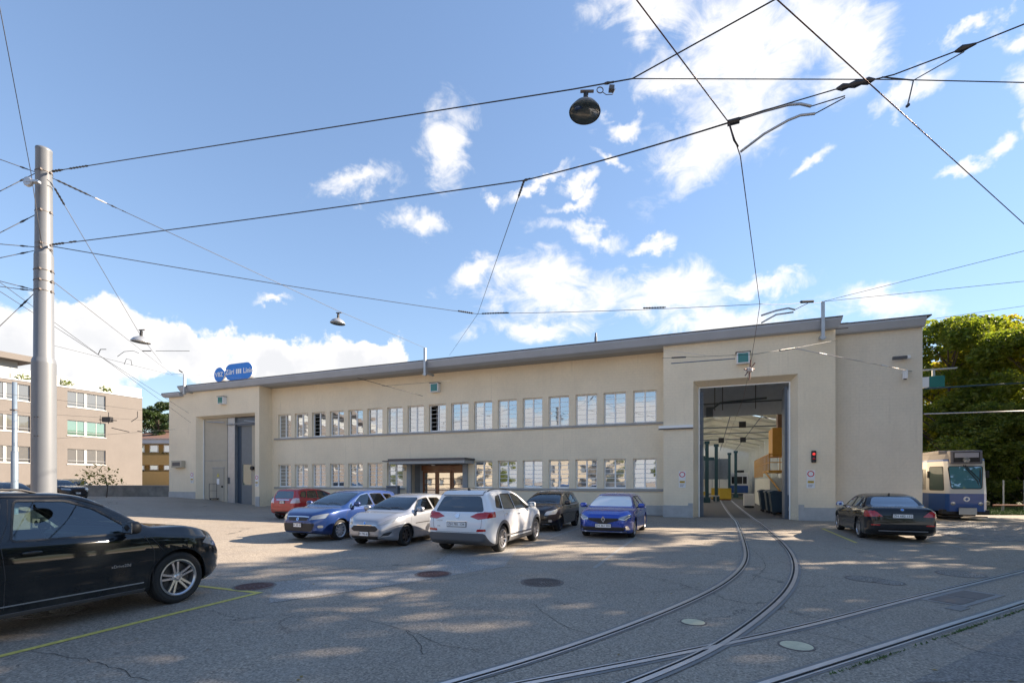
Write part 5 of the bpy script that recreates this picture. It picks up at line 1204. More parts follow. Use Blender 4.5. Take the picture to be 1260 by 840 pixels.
# 7. black saloon at the right
BM = std_car('parked_car', P_BLK2, 4.84, 1.85, 1.47, 2.89, .82, .335, .72, .90, (3.42,.99), (2.58,1.40), (1.15,1.38), (.70,1.09), (.60,.86,.98), .98, .95, deck=(1.035,1.065), tum=.23, rims=(10,'thin'), clear=.17, kr=.16, nr=.5,
    belt=[(0,.90),(.6,.985),(1.6,1.0),(2.6,.975),(3.4,.93),(4.5,.80),(4.84,.58)],
    side_glass=[('g',[(2.12,1.01),(3.14,.985),(2.98,1.09),(2.62,1.29),(2.3,1.34),(2.16,1.345)],.04),('p',[(1.28,1.04),(2.04,1.015),(2.08,1.345),(1.55,1.33)],.06),('p',[(.98,1.06),(1.21,1.045),(1.42,1.30),(1.26,1.25)],.03)],
    windscreen=(1.01,1.37,.72,.57,3.2), rear_glass=(1.095,1.36,.66,.52), rg_mat=glass_car('rear_glass_bright', (.10,.12,.13), .30),
    regions=[('lower_grille','front',[(-.6,.3),(.6,.3),(.6,.45),(-.6,.45)],M_BLACK,0,.02)],
    mirrored=[('tail_light','rear',[(.50,.78),(.925,.76),(.925,.95),(.66,.93)],M_RED,.006,.02),('tail_light','right',[(.02,.78),(.15,.80),(.40,.95),(.08,.95),(.02,.94)],M_RED,.006,.02),('reflector','rear',[(.58,.50),(.80,.50),(.80,.54),(.58,.54)],M_RED,.005,.01),('headlight','front',[(.4,.66),(.8,.7),(.8,.8),(.45,.78)],M_LAMP,.003,.03)],
    strips=[('bumper_chrome','rear',[(-.62,.345),(0,.34),(.62,.345)],.022,.008,M_RIM),('side_chrome','right',[(.7,.5),(3.2,.48)],.01,.006,M_BLACK)],
    doors=[[(3.34,.32),(3.36,.7),(3.2,.96)],[(2.06,.32),(2.08,.7),(2.08,.99)],[(1.2,.55),(1.25,.8),(1.15,1.0)],[(4.5,.6),(4.5,.7)]], handles=[(2.25,.84),(1.35,.87)],
    tailgate=[(-.62,.98),(-.5,.78),(-.48,.66),(.48,.66),(.5,.78),(.62,.98)], plates={'rear':(.80,'ZH 682 152',.50)}, mirror=(3.02,1.0), mirror_mat=P_BLU2, extra=[roundel('rear',.985,.045,M_CHROME,M_SIGNB), fin(1.35)])
loc, rt = place(BM, .02, -7.62, 'r', 1)
make_car(BM, loc, rt, 'black saloon car seen from behind in the bay right of the track', 'car')
# 8. red hatchback
JA = std_car('parked_car', P_RED, 3.90, 1.70, 1.53, 2.50, .80, .30, .76, .93, (3.12,1.06), (2.12,1.44), (.30,1.46), (.10,1.02), (.62,.88,.97), 1.02, .97, tum=.20, rims=(5,'wide'), kr=.14,
    side_glass=[('g',[(1.62,1.02),(2.75,.99),(2.5,1.18),(2.15,1.36),(1.8,1.40),(1.66,1.40)],.05),('g',[(.85,1.06),(1.55,1.02),(1.58,1.40),(1.0,1.39)],.05),('p',[(.42,1.12),(.78,1.07),(.92,1.38),(.62,1.36)],.05)],
    windscreen=(1.08,1.41,.72,.56,2.9), rear_glass=(1.03,1.40,.62,.52), 
    regions=[('bumper_slot','rear',[(-.5,.30),(.5,.30),(.5,.40),(-.5,.40)],M_BLACK,0,.03)],
    mirrored=[('tail_light','rear',[(.52,.80),(.84,.82),(.84,1.05),(.60,1.03)],mat('clear_lens',(.62,.5,.5),.12,.2,coat=1),.006,.03),('tail_light','right',[(.02,.84),(.30,.94),(.22,1.06),(.02,1.04)],MATS['clear_lens'],.006,.03)],
    strips=[('tailgate_chrome','rear',[(-.42,.965),(.42,.965)],.045,.012,M_CHROME)],
    doors=[[(3.0,.32),(3.0,.7),(2.9,.96)],[(1.56,.32),(1.58,.7),(1.58,1.0)],[(.9,.55),(.92,.8),(.8,1.03)]], handles=[(1.74,.88),(1.0,.92)],
    tailgate=[(-.60,.98),(-.55,.6),(.55,.6),(.60,.98)], plates={'rear':(.85,'ZH 48 530',.30)}, mirror=(2.68,1.03))
loc, rt = place(JA, -24.95, -8.3, 'r', 1)
make_car(JA, loc, rt, 'red hatchback seen from behind in front of the long facade', 'car')
# 9. dark van-like car behind the silver one
VN = dict(JA); VN.update(paint=P_DK, L=4.2, W=1.76, H=1.56, mirrored=[('tail_light','rear',[(.6,.8),(.84,.82),(.8,1.05),(.66,1.03)],M_RED,.006,.03)], plates={}, extra=[])
VN = std_car('parked_car', P_DK, 4.2, 1.76, 1.56, 2.6, .85, .31, .76, .94, (3.2,1.05), (2.3,1.47), (.45,1.46), (.10,1.02), (.62,.88,.97), 1.02, .97, tum=.2, side_glass=[('g',[(1.8,1.02),(2.85,.99),(2.62,1.2),(2.3,1.39),(1.95,1.42),(1.84,1.42)],.05),('g',[(.95,1.06),(1.72,1.02),(1.76,1.42),(1.15,1.41)],.05)],
    windscreen=(1.08,1.44,.74,.58,2.9), rear_glass=(1.06,1.40,.6,.48), mirrored=[('headlight','front',[(.42,.64),(.76,.68),(.80,.84),(.48,.78)],M_LAMP,.006,.04)], doors=[[(3.0,.32),(3.0,.7),(2.9,.96)],[(1.76,.32),(1.78,.7),(1.76,1.0)]], mirror=(2.8,1.03))
loc, rt = place(VN, -17.6, -5.4, 'f', -1)
make_car(VN, loc, rt, 'dark car mostly hidden behind the silver hatchback, only its roof showing', 'car')
# 10-12 far left cars
def far_car(S, px, Y, rot, label, dx=0):
    X = (px-630)/F*Y; S = dict(S); o = make_car(S, Vector((X, Y, rise(X, Y))), rot, label); return o
SA = dict(BM); SA.update(paint=P_BLK2, plates={'front':(.45,'ZH 73 118',.3)}, mirror_mat=P_BLK2, extra=[])
SA['mirrored'] = [('headlight','front',[(.42,.66),(.82,.7),(.82,.82),(.45,.78)],M_LAMP,.006,.03)]
far_car(SA, 70, 36, R(-20), 'dark saloon parked at the far left, its nose showing past the pole')
SB = dict(VN); SB.update(paint=P_DK)
far_car(SB, 92, 47, R(-30), 'small grey-black car parked near the low wall behind the dark saloon')
SC = dict(VN); SC.update(paint=P_BLK2)
far_car(SC, 8, 27, R(-24), 'dark car at the far left edge, roof just above the black estate car')
# ------------------------------------------------------------ tram
T_BLUE = paint('tram_blue', (.004,.065,.27), .1, .3); T_CREAM = paint('tram_cream', (.62,.61,.58), 0, .35); T_ROOF = mat('tram_roof_grey', (.25,.235,.23), .6, var=.1)
T_GL = glass_window('tram_windscreen', (.06,.22,.30), .22); T_GLD = glass_window('tram_side_glass', (.01,.04,.04), .0)
tm = thing('tram', lot(TX, 3.05), ANG-math.pi/2, 'blue and white tram parked past the right end of the depot', 'tram')   # +x is forward, towards the camera
def tram_section(x, z):  # half width at height
    w_ = 1.10
    if z > 2.9: w_ -= (z-2.9)*.35
    if x > -1.15: w_ -= (x+1.15)*.30
    return w_
def tram_shell(z0, z1, name, m, x0=-18.0, x1=0.0, nz=6, off=0):
    xs = [x0, -6, -1.15-.0, -.6, -.12, 0.0]; b = MB(); vs_ = []; 
    lean = lambda x, z: x-max(0, z-1.35)*.13*(1 if x > -1.2 else 0)
    zs_ = [z0+(z1-z0)*i/nz for i in range(nz+1)]
    for z in zs_:
        row = [(lean(x, z), -tram_section(x, z)+(.10 if x == 0 else 0)-off, z) for x in xs]+[(lean(x, z), tram_section(x, z)-(.10 if x == 0 else 0)+off, z) for x in reversed(xs)]
        vs_ += row
    n = len(xs)*2; fs = [(i*n+j, i*n+(j+1)%n, (i+1)*n+(j+1)%n, (i+1)*n+j) for i in range(nz) for j in range(n)]
    fs += [tuple(range(n-1,-1,-1)), tuple(nz*n+j for j in range(n))]
    return b.add(vs_, fs).build(name, m, tm)
tram_shell(.42, 1.28, 'lower_body', T_BLUE); tram_shell(1.281, 2.86, 'upper_body', T_CREAM); tram_shell(2.861, 2.96, 'blue_stripe', T_BLUE, off=.004)
tram_shell(2.961, 3.22, 'roof', T_ROOF, off=-.01)
MB().box(-17.5,-1.0,-.75,.75,3.22,3.42).build('roof_equipment', T_ROOF, tm, bevel=.03)
fb = bpy.data.objects
def tfront(name, poly, m, d=0.0, th=.02, r=.08, parent=None):
    """polygon in (y,z) laid on the leaning front"""
    P_ = round_poly(poly, r); lx = lambda z: -max(0, z-1.35)*.13+d
    vs_ = [(lx(z), y, z) for y, z in P_]+[(lx(z)-th-.03, y, z) for y, z in P_]; n = len(P_)
    return MB().add(vs_, [tuple(range(n)), tuple(range(2*n-1, n-1, -1))]+[(i, i+n, (i+1)%n+n, (i+1)%n) for i in range(n)]).build(name, m, parent or tm)
tfront('windscreen_frame', [(-.60,1.50),(.60,1.50),(.68,2.62),(-.68,2.62)], M_BLACK, .006, r=.12); tfront('windscreen', [(-.565,1.54),(.565,1.54),(.64,2.58),(-.64,2.58)], T_GL, .012, r=.10)
MB().box(-.42,-.02,-.62,.62,2.72,3.36).build('destination_box', mat('box_grey',(.16,.155,.17),.5), tm, bevel=.04)
MB().box(-.02,.002,-.50,.50,2.80,3.28).build('display_glass', M_BLACK, tm, bevel=.005); MB().box(.003,.008,-.46,.46,3.02,3.25).build('display_panel', mat('display_pale',(.35,.35,.40),.3), tm)
MB().lathe([(0,.05),(.12,.04),(.14,0)], 18).build('headlamp', M_LAMP, tm, (-.0,0,2.9), (0,R(90),0))
# vdv wipers
wp = MB(); wp.tube([(-.09,-.10,2.66),(-.05,.42,1.9),(-.04,.50,1.56)], .018, 6); wp.tube([(-.11,-.02,2.66),(-.06,.48,2.0),(-.04,.56,1.62)], .018, 6); wp.tube([(-.10,.55,2.45),(-.05,.53,1.55)], .02, 6); wp.build('wiper', M_BLACK, tm)
MB().lathe([(0,.016),(.12,.016),(.125,0)], 24).build('badge', M_SIGNW, tm, (.0,-.0,1.02), (0,R(90),0))
bd = MB().add([(.018,0,.94),(.018,.07,1.02),(.018,0,1.10),(.018,-.07,1.02)], [(0,1,2,3)]).build('badge_field', T_BLUE, tm)
for y in (-.42,.42): MB().lathe([(0,.05),(.09,.045),(.10,0)], 16).build('headlight', M_LAMP, tm, (-.02,y*1.25,.80), (0,R(90),0))
bu = MB(); bu.box(-.55,-.08,-.9,.9,.28,.5); bu.box(-.1,.10,-.3,.3,.22,.62); bu.tube([(-1.9,-.9,.20),(-.2,-.85,.16),(.06,-.5,.18),(.06,.5,.18),(-.2,.85,.16)], .03, 8); bu.build('bumper', M_BLACK, tm)
MB().box(.10,.14,-.34,.34,.28,.60).build('coupler_plate', M_STEEL, tm, bevel=.01)
# left flank (towards the yard): y is negative when looking forward to the right; build both sides
def flank(name, x0, x1, z0, z1, m, d=.006, r=.08, s=1):
    P_ = round_poly([(x0,z0),(x1,z0),(x1,z1),(x0,z1)], r); n = len(P_); yy = lambda x, z: s*(tram_section(x, z)+d)
    sh = lambda x, z: x-max(0, z-1.35)*.13*(max(0, (x+1.2))/1.2)
    vs_ = [(sh(x, z), yy(x, z), z) for x, z in P_]+[(sh(x, z), yy(x, z)-s*.04, z) for x, z in P_]
    return MB().add(vs_, [tuple(range(n)), tuple(range(2*n-1, n-1, -1))]+[(i, i+n, (i+1)%n+n, (i+1)%n) for i in range(n)]).build(name, m, tm)
for s in (1, -1):
    flank('window_frame', -1.10, -.16, 1.42, 2.62, M_BLACK, .006, .1, s); flank('cab_window', -1.06, -.20, 1.46, 2.58, T_GLD, .010, .09, s)
    for k in range(3): flank('air_grille', -1.62-k*.16, -1.54-k*.16, 1.45, 2.5, M_BLACK, .005, .01, s)
    for k in range(8): flank('side_window', -3.9-k*1.7, -2.4-k*1.7, 1.5, 2.5, T_GLD, .008, .06, s)
    o = MB().box(-.08,.08,-.02,.16,-.17,.17).build('mirror', M_BLACK, tm, (-1.15, s*1.13, 2.22), bevel=.02)
for x in (-2.2,-3.9,-13.2,-14.9):
    MB().lathe([(.33,-1.0*.6),(.33,-.5),(.30,-.48),(.30,.48),(.33,.5),(.33,.6)], 24, 'y').build('wheel', M_IRON, tm, (x,0,.34))
MB().box(-17.5,-1.3,-.98,.98,.25,.5).build('underframe', M_DARK, tm)
finish('lettering', text_mesh('2113', .12, .002), M_SIGNW, tm, (-.75, 1.10-.12+.015, 1.02), (R(90), 0, R(180-16.7))).location.y = tram_section(-.75,1)+.006
# ------------------------------------------------------------ far tram and gear in the hall
ht = thing('hall_tram', lot(-1.9, 46), ANG-math.pi/2, 'dark-windowed white tram standing deep inside the hall', 'tram')
MB().box(-9,0,-1.1,1.1,.35,1.35).build('lower_body', T_BLUE, ht, bevel=.1); MB().box(-9,-.02,-1.08,1.08,1.351,3.1).build('upper_body', M_WHITE, ht, bevel=.1)
MB().box(-.02,.01,-.95,.95,1.55,2.6).build('windscreen_frame', M_WHITE, ht); 
for a, b in ((-.92,-.45),(-.38,.38),(.45,.92)): MB().box(.011,.02,a,b,1.6,2.55).build('windscreen', M_BLACK, ht)
MB().box(-.6,0,-.6,.6,3.1,3.4).build('destination_box', M_BLACK, ht)
for k, (x, y) in enumerate(((-2.15,7.2),(-1.95,5.8),(-1.85,4.4))):
    b = thing('waste_container', lot(x, y), ANG, ['first dark rolling bin deep by the white hall wall','second dark rolling bin, the middle of the row','third dark rolling bin, nearest to the gate frame'][k], 'bin', 'rolling bins inside the gate')
    MB().add([(-.38,-.5,.15),(.38,-.5,.15),(.38,.5,.15),(-.38,.5,.15),(-.5,-.62,1.2),(.5,-.62,1.2),(.5,.62,1.2),(-.5,.62,1.2)], [(0,3,2,1),(4,5,6,7),(0,1,5,4),(1,2,6,5),(2,3,7,6),(3,0,4,7)]).build('body', M_BIN, b, bevel=.03)
    MB().prism([(-.54,1.2),(.54,1.2),(.5,1.27),(-.3,1.38),(-.54,1.3)], -.66, .66).build('lid', M_BIN, b, bevel=.02)
    for wx, wy in ((-.3,-.4),(.3,-.4),(-.3,.4),(.3,.4)): MB().lathe([(0,-.03),(.08,-.03),(.08,.03),(0,.03)], 12, 'y').build('wheel', M_BLACK, b, (wx, wy, .08))
for k, (x, y) in enumerate(((-4.9,29),(-4.1,27.5),(-7.0,17.5))):
    b = thing('yellow_crate', lot(x, y), ANG, ['left yellow crate on the hall floor beside the track','right yellow crate on the hall floor, largest of the three','yellow machine box at the left edge of the gate view'][k], 'crate', 'yellow crates in the hall')
    s = (1.0, 1.15, .7)[k]
    MB().box(-s/2,s/2,-.5,.5,.12,1.15).build('body', M_YELLOW, b, bevel=.04); MB().box(-s/2,s/2,-.4,.4,0,.12).build('pallet', M_WOOD, b); MB().box(-s/2-.02,s/2+.02,-.52,.52,1.15,1.2).build('lid', M_YELLOW, b)
b = thing('white_cabinet', lot(-2.9, 12), ANG, 'small white cabinet by the hall wall behind the bins', 'cabinet'); MB().box(-.35,.35,-.3,.3,.15,1.0).build('body', M_WHITE, b, bevel=.02); MB().box(-.3,.3,-.32,-.301,.2,.9).build('door', M_SIGNW, b); MB().box(-.3,.3,-.25,.25,0,.15).build('base', M_BLACK, b)
b = thing('work_trolley', lot(-6.1, 22), ANG, 'low flat trolley on the hall floor under the far windows', 'trolley'); MB().box(-1.4,1.4,-.5,.5,.5,.6).build('deck', M_STEEL, b)
for wx in (-1.1, 1.1): MB().box(wx-.05,wx+.05,-.45,.45,0,.5).build('leg', M_STEEL, b)
MB().box(-.9,.2,-.4,.4,.6,.95).build('tool_box', M_YELLOW, b)
b = thing('hand_cart', lot(-41.9, .55, .45), ANG, 'small wire hand cart in front of the left gate panel', 'cart')
c_ = MB(); c_.box(-.45,.45,-.3,.3,.08,.12)
for x in (-.42,.42): c_.tube([(x,-.28,.1),(x,-.28,1.25)], .02, 6)
c_.tube([(-.42,-.28,1.25),(.42,-.28,1.25)], .02, 6); c_.tube([(-.42,-.28,.7),(.42,-.28,.7)], .015, 6); c_.build('frame', M_GREYPL, b)
for x in (-.4,.4): MB().lathe([(0,-.03),(.06,-.03),(.06,.03),(0,.03)], 10, 'y').build('wheel', M_BLACK, b, (x, -.2, .05))
b = thing('letter_box', lot(-25.2+1.1, .35), ANG, 'dark grey letter box on posts left of the entrance', 'letter box'); 
b.location = lot(ENT[0]-1.0, .45); MB().box(-.45,.45,-.15,.15,1.05,1.6).build('box', M_SLATE, b, bevel=.02); MB().box(-.35,.35,-.16,-.151,1.45,1.5).build('slot', M_BLACK, b)
for x in (-.35,.35): MB().box(x-.03,x+.03,-.03,.03,0,1.05).build('post', M_STEEL, b)
b = thing('low_wall', lot(ENT[0]-2.6, .1), ANG, 'low pale entrance wall left of the doors', 'wall'); MB().box(-1.2,1.2,-.15,.15,0,1.15).build('body', M_WHITE, b, bevel=.02); MB().box(-1.25,1.25,-.2,.2,1.15,1.22).build('coping', M_SILL, b)

# ------------------------------------------------------------ mast, cables, lamps
pp_ = Vector(((54-630)/F*12.0, 12.0, 0))
mast = thing('catenary_mast', pp_, 0, 'thick pale grey steel mast carrying the overhead cables at the left', 'mast')
Z = lambda py, Y=12.0: CH+(HZ-py)/F*Y
k_ = 1/1.37
def lath(pr): return [(a*k_, b) for a, b in pr]
MB().lathe(lath([(.325,0),(.315,Z(447))]), 40).build('lower_tube', M_POLE, mast, smooth=True)
MB().lathe(lath([(.315,Z(447)),(.30,Z(443)),(.262,Z(440)),(.25,Z(315))]), 40).build('middle_tube', M_POLE, mast, smooth=True)
MB().lathe(lath([(.232,Z(315)),(.212,Z(187)),(.218,Z(187)+.01),(.218,Z(184)),(.0,Z(183))]), 40).build('upper_tube', M_POLE, mast, smooth=True)
MB().lathe(lath([(.25,Z(315)),(.232,Z(312))]), 40).build('collar', M_POLE, mast, smooth=True)
for py in (213, 262, 302, 308, 334, 347, 359):
    r_ = (.222 if py < 312 else .256)*k_; b = MB(); b.lathe([(r_,Z(py)-.008),(r_+.007,Z(py)-.008),(r_+.007,Z(py)+.008),(r_,Z(py)+.008)], 32); b.box(.05,.10,-r_-.035,-r_+.02,Z(py)-.02,Z(py)+.02); b.box(r_-.02,r_+.03,-.03,.02,Z(py)-.02,Z(py)+.02); b.build('clamp_band', M_IRON, mast)
for py, dx in ((514,.0),(514,.08),(537,.0),(537,.08)): MB().lathe([(0,0),(.012,0),(.012,.02),(0,.02)], 8, 'y', c=(dx,-.245,Z(py))).build('bolt', M_BLACK, mast)
def sag_pts(p, q, s, n=24): return [p.lerp(q, i/n)-Vector((0,0,4*s*(i/n)*(1-i/n))) for i in range(n+1)]
def cable(pts, r, label, cat='cable', m=None, sag=0.0, beads=(), name='overhead_cable', group=None):
    P_ = []
    for a, b in zip(pts, pts[1:]): P_ += sag_pts(a, b, sag, 10 if sag else 2)[:-1]
    P_.append(pts[-1]); c0 = P_[0]; o = MB().tube([p-c0 for p in P_], r*.70, 6).build(name, m or M_CABLE, loc=c0, smooth=True); tag(o, label, cat, group or 'overhead cables over the yard')
    for (a, b, f0, f1, rr, mm) in beads:     # insulators strung on the cable
        p, q = a.lerp(b, f0)-c0, a.lerp(b, f1)-c0; L_ = (q-p).length; k = max(3, int(L_/.05)); bd_ = MB()
        vs_ = [(p.lerp(q, i/k)) for i in range(k+1)]; d = (q-p).normalized(); up = Vector((0,0,1)); aa = d.cross(up).normalized(); bb = aa.cross(d); V_ = []
        for i, v in enumerate(vs_):
            r_ = rr*.75*(1.0 if i % 2 else .6); r_ = r*1.1 if i in (0, k) else r_
            V_ += [v+(aa*math.cos(2*math.pi*j/8)+bb*math.sin(2*math.pi*j/8))*r_ for j in range(8)]
        bd_.add(V_, [(i*8+j, i*8+(j+1)%8, (i+1)*8+(j+1)%8, (i+1)*8+j) for i in range(k) for j in range(8)]); bd_.build('insulator', mm, o)
    return o
ma = lambda py, s=1: at(54+s*10, py, 12-.05)
A = ma(211); L1 = at(705,110,7.9); L2 = at(778,97,7.4); E1 = at(960,-4,6.3)
cable([A, L1, L2, E1], .014, 'cable from the mast top past the big hanging lamp to the top edge', sag=.0, beads=[(A,L1,.0,.03,.04,M_INS),(A,L1,.05,.10,.03,M_INS),(L1,L2,.55,.7,.03,M_INS)])
cable([L2, at(1100,98,7.0), at(1270,102,6.8)], .010, 'nearly level cable from the big lamp joint to the right edge')
A2 = ma(301); J = at(645,222,8.6); K = at(897,151,5.9); I1 = at(1035,108,5.35); I2 = at(1190,58,4.8)
cable([A2, J, K], .014, 'cable from the middle of the mast to the trolley wire hanger', beads=[(A2,J,.0,.035,.035,M_INS),(A2,J,.05,.07,.03,M_INS),(J,K,.0,.04,.03,M_INS)], sag=.03)
cable([K+Vector((0,0,.02)), I1, at(1100,92,5.1), I2, at(1270,26,4.5)], .009, 'cable with two dark insulators climbing to the upper right edge', beads=[(I1,at(1100,92,5.1),-.10,.65,.05,M_INS),(at(1100,92,5.1),I2,.84,1.12,.045,M_INS)])
A3 = ma(303); D = at(586,386,20); H2 = at(935,374,19); Q2 = at(996,371,22)
cable([A3, D, H2, Q2, BR1], .014, 'cable from the mast along the facade to the bracket over the open gate', beads=[(A3,D,.93,.99,.05,M_INS),(D,H2,.02,.12,.045,M_INS),(D,H2,.60,.68,.045,M_INS),(H2,Q2,.8,1.1,.08,M_INS)], sag=.06)
cable([BR1, at(1275,305,18)], .013, 'thin cable from the gate bracket up to the right edge')
cable([BR1, at(1270,345,19)], .013, 'second cable from the gate bracket to the right edge, below the first')
cable([at(1150,392,20), at(1270,375,19)], .010, 'short thin cable in front of the treetops')
RP = plane_pt(553, 437, -.5); cable([J, at(588,386,20), lot(RP[0], -.5, RP[1])], .011, 'steep cable dropping from the spanning cable to the roof edge', beads=[(J,at(588,386,20),.0,.06,.03,M_INS)])
A4 = ma(219); cable([A4, at(415,382,19), BR2], .012, 'drooping cable with pale fittings from mast top to the middle roof bracket', m=M_GREYPL, beads=[(A4,at(415,382,19),.01,.09,.035,M_INS),(A4,at(415,382,19),.10,.13,.03,M_INSW),(A4,at(415,382,19),.14,.155,.03,M_INS),(A4,at(415,382,19),.17,.18,.02,M_INS)])
cable([ma(226), at(172,411,17.8), at(199,447,30)], .012, 'cable from the mast down to the small hanging lamp', m=M_GREYPL, beads=[(ma(226),at(172,411,17.8),.02,.10,.035,M_INS)])
cable([ma(345), BR3+Vector((-1,0,0)), BR3], .012, 'cable from the mast to the bracket at the far left roof end', m=M_GREYPL, beads=[(ma(345),BR3,.88,.95,.06,M_INS)])
cable([BR3, at(400,473,30), at(430,478,29)], .008, 'thin pale stay along the left part of the cornice', m=M_INSW)
for k, (y0, y1) in enumerate(((195,212),(237,213),(288,264),(300,304),(318,308),(345,357),(352,358),(404,359))):
    cable([at(-60, y0-(y1-y0)*1.2, 11), ma(y1, -1)], .012, ['uppermost cable running left from the mast','second cable running left from the mast top','cable rising to the upper mast clamp from the left','thin cable reaching the mast just above its middle joint','cable reaching the mast at its middle joint','first of the cables gathered at the lower mast clamps','second of the cables gathered at the lower mast clamps','steep cable from the lower left up to the mast'][k], beads=[(at(-60, y0-(y1-y0)*1.2, 11), ma(y1, -1), .80, .9, .03, M_INS)])
cable([at(-4,-10,9), at(38,212,11.7), at(52,305,11.7)], .010, 'thin cable passing the mast from the top left corner')
mbx = thing('cable_pulley', at(35,224,11.6), 0, 'small grey pulley fitting on the left side of the mast top', 'pulley'); MB().lathe([(0,-.04),(.09,-.04),(.11,-.02),(.08,0),(.11,.02),(.09,.04),(0,.04)], 16, 'y').build('wheel', M_STEEL, mbx); MB().box(-.03,.25,-.05,.05,-.02,.03).build('arm', M_STEEL, mbx)
# contact wires
CW = 5.8
W4 = [at(770,-20,3.95), at(897,151,5.46), at(911,195,6.02), at(935,375,11.08), at(925,440,15.8)]
W4[-2].z = CW; pth = [Vector((p.x, p.y, CW)) for p in W4]+[lot(-4.0, -1.5, CW), lot(-4.0, 20, CW), lot(-4.0, 40, CW)]
cable(pth, .009, 'trolley wire above the curved track, leading into the open gate', 'trolley wire', M_COPPER, name='trolley_wire', group='trolley wires')
p5 = [at(930,-20,3.85), at(957,0,4.07), at(1260,277,7.6)]; p5 = [Vector((p.x, p.y, CW)) for p in p5]; d5 = (p5[2]-p5[1]).normalized(); 
cable([p5[1]-d5*5, p5[1], p5[2], p5[2]+d5*30], .009, 'reddish trolley wire crossing the upper right corner', 'trolley wire', M_COPPER, name='trolley_wire', group='trolley wires')
# hanger at the trolley wire
hg = thing('trolley_wire_hanger', W4[1], 0, 'curved twin steel arm hanger on the trolley wire at the upper right', 'wire hanger'); o_ = W4[1]
MB().tube([K-o_, at(940,137,5.8)-o_, at(970,129,5.7)-o_, at(985,128,5.65)-o_, at(998,131,5.6)-o_], .016, 8).tube([at(911,187,6.0)-o_, at(940,165,5.8)-o_, at(970,148,5.7)-o_, at(985,142,5.65)-o_, at(1003,140,5.6)-o_], .014, 8).build('arm', M_STEEL, hg, smooth=True)
MB().tube([at(998,131,5.6)-o_, at(1040,118,5.4)-o_], .006, 6).tube([at(1003,140,5.6)-o_, at(1040,120,5.4)-o_], .006, 6).tube([K-o_, at(903,172,5.7)-o_, at(908,180,5.85)-o_], .012, 6).build('stay', M_CABLE, hg)
MB().tube([at(895,152,5.9)-o_, at(910,148,5.85)-o_], .035, 8).build('insulator', M_INS, hg)
hg = thing('trolley_wire_hanger', at(935,390,11.2), 0, 'curved twin arm hanger on the trolley wire just above the roof line', 'wire hanger'); o_ = at(935,390,11.2)
MB().tube([at(937,388,11.2)-o_, at(955,382,11.3)-o_, at(970,379,11.4)-o_, at(978,381,11.5)-o_], .02, 8).tube([at(937,397,11.3)-o_, at(955,387,11.4)-o_, at(976,384,11.5)-o_], .018, 8).build('arm', M_STEEL, hg, smooth=True)
MB().tube([at(978,381,11.5)-o_, at(994,373,12)-o_], .008, 6).build('stay', M_CABLE, hg)
hg = thing('trolley_wire_clamp', at(1117,130,5.9), 0, 'small clamp with two stays on the reddish trolley wire', 'clamp'); o_ = at(1117,130,5.9)
MB().tube([at(1117,129,5.9)-o_, at(1124,99,6.2)-o_], .008, 6).tube([at(1124,99,6.2)-o_, at(1085,95,6.4)-o_], .008, 6).tube([at(1124,99,6.2)-o_, at(1186,64,5.0)-o_], .006, 6).build('stay', M_CABLE, hg); MB().box(-.012,.012,-.02,.02,-.012,.012).build('clamp_jaw', M_INS, hg)
# insulator group and cross wires in front of the gate
WI = at(922,455,17.5); hg = thing('section_insulator', WI, 0, 'small rusty fitting on the trolley wire in front of the gate', 'insulator')
MB().tube([(-.22,-.1,0),(.22,.1,.05)], .03, 8).tube([(0,0,-.35),(.05,0,.35)], .03, 8).tube([(-.15,0,-.2),(.2,0,.25)], .02, 6).build('fitting', mat('rusty_fitting',(.18,.10,.08),.6,.3), hg); MB().lathe([(0,-.1),(.12,-.05),(.12,.05),(0,.1)], 10).build('insulator', M_INSW, hg)
g0 = plane_pt(815, 441, 0); g1 = plane_pt(1020, 420, 0)
cable([lot(g0[0], -.1, g0[1]), at(926,436,17.5), at(978,428,20), lot(g1[0]+.3, -.1, g1[1])], .012, 'cross cable strung over the open gate under the cornice', beads=[(lot(g0[0],-.1,g0[1]),at(926,436,17.5),.15,.35,.05,M_INS),(at(926,436,17.5),at(978,428,20),.6,1.0,.05,M_INS)])
cable([at(826,447,20), at(905,441,18)], .03, 'dark rod left of the light box over the gate', 'rod', M_SLATE)
g2 = plane_pt(1112, 455, .8); cable([at(975,428,20), lot(g2[0]+.3, .75, g2[1]-.1)], .025, 'pale rod sloping down across the right wall', 'rod', M_INSW, beads=[(at(975,428,20), lot(g2[0]+.3,.75,g2[1]-.1), .2, .26, .05, M_SIGNW),(at(975,428,20), lot(g2[0]+.3,.75,g2[1]-.1), .72, .78, .05, M_SIGNW)])
cable([lot(g0[0],-.1,g0[1]+.45), at(868,437,20)], .012, 'short pale stay at the left corner of the gate block', 'rod', M_INSW)
cable([at(440,465,26), at(520,487,28)], .02, 'thin dark rod hanging in front of the upper windows', 'rod', M_CABLE); cable([at(470,475,26), at(555,468,27)], .012, 'thin cable in front of the middle wall below the cornice', m=M_CABLE)
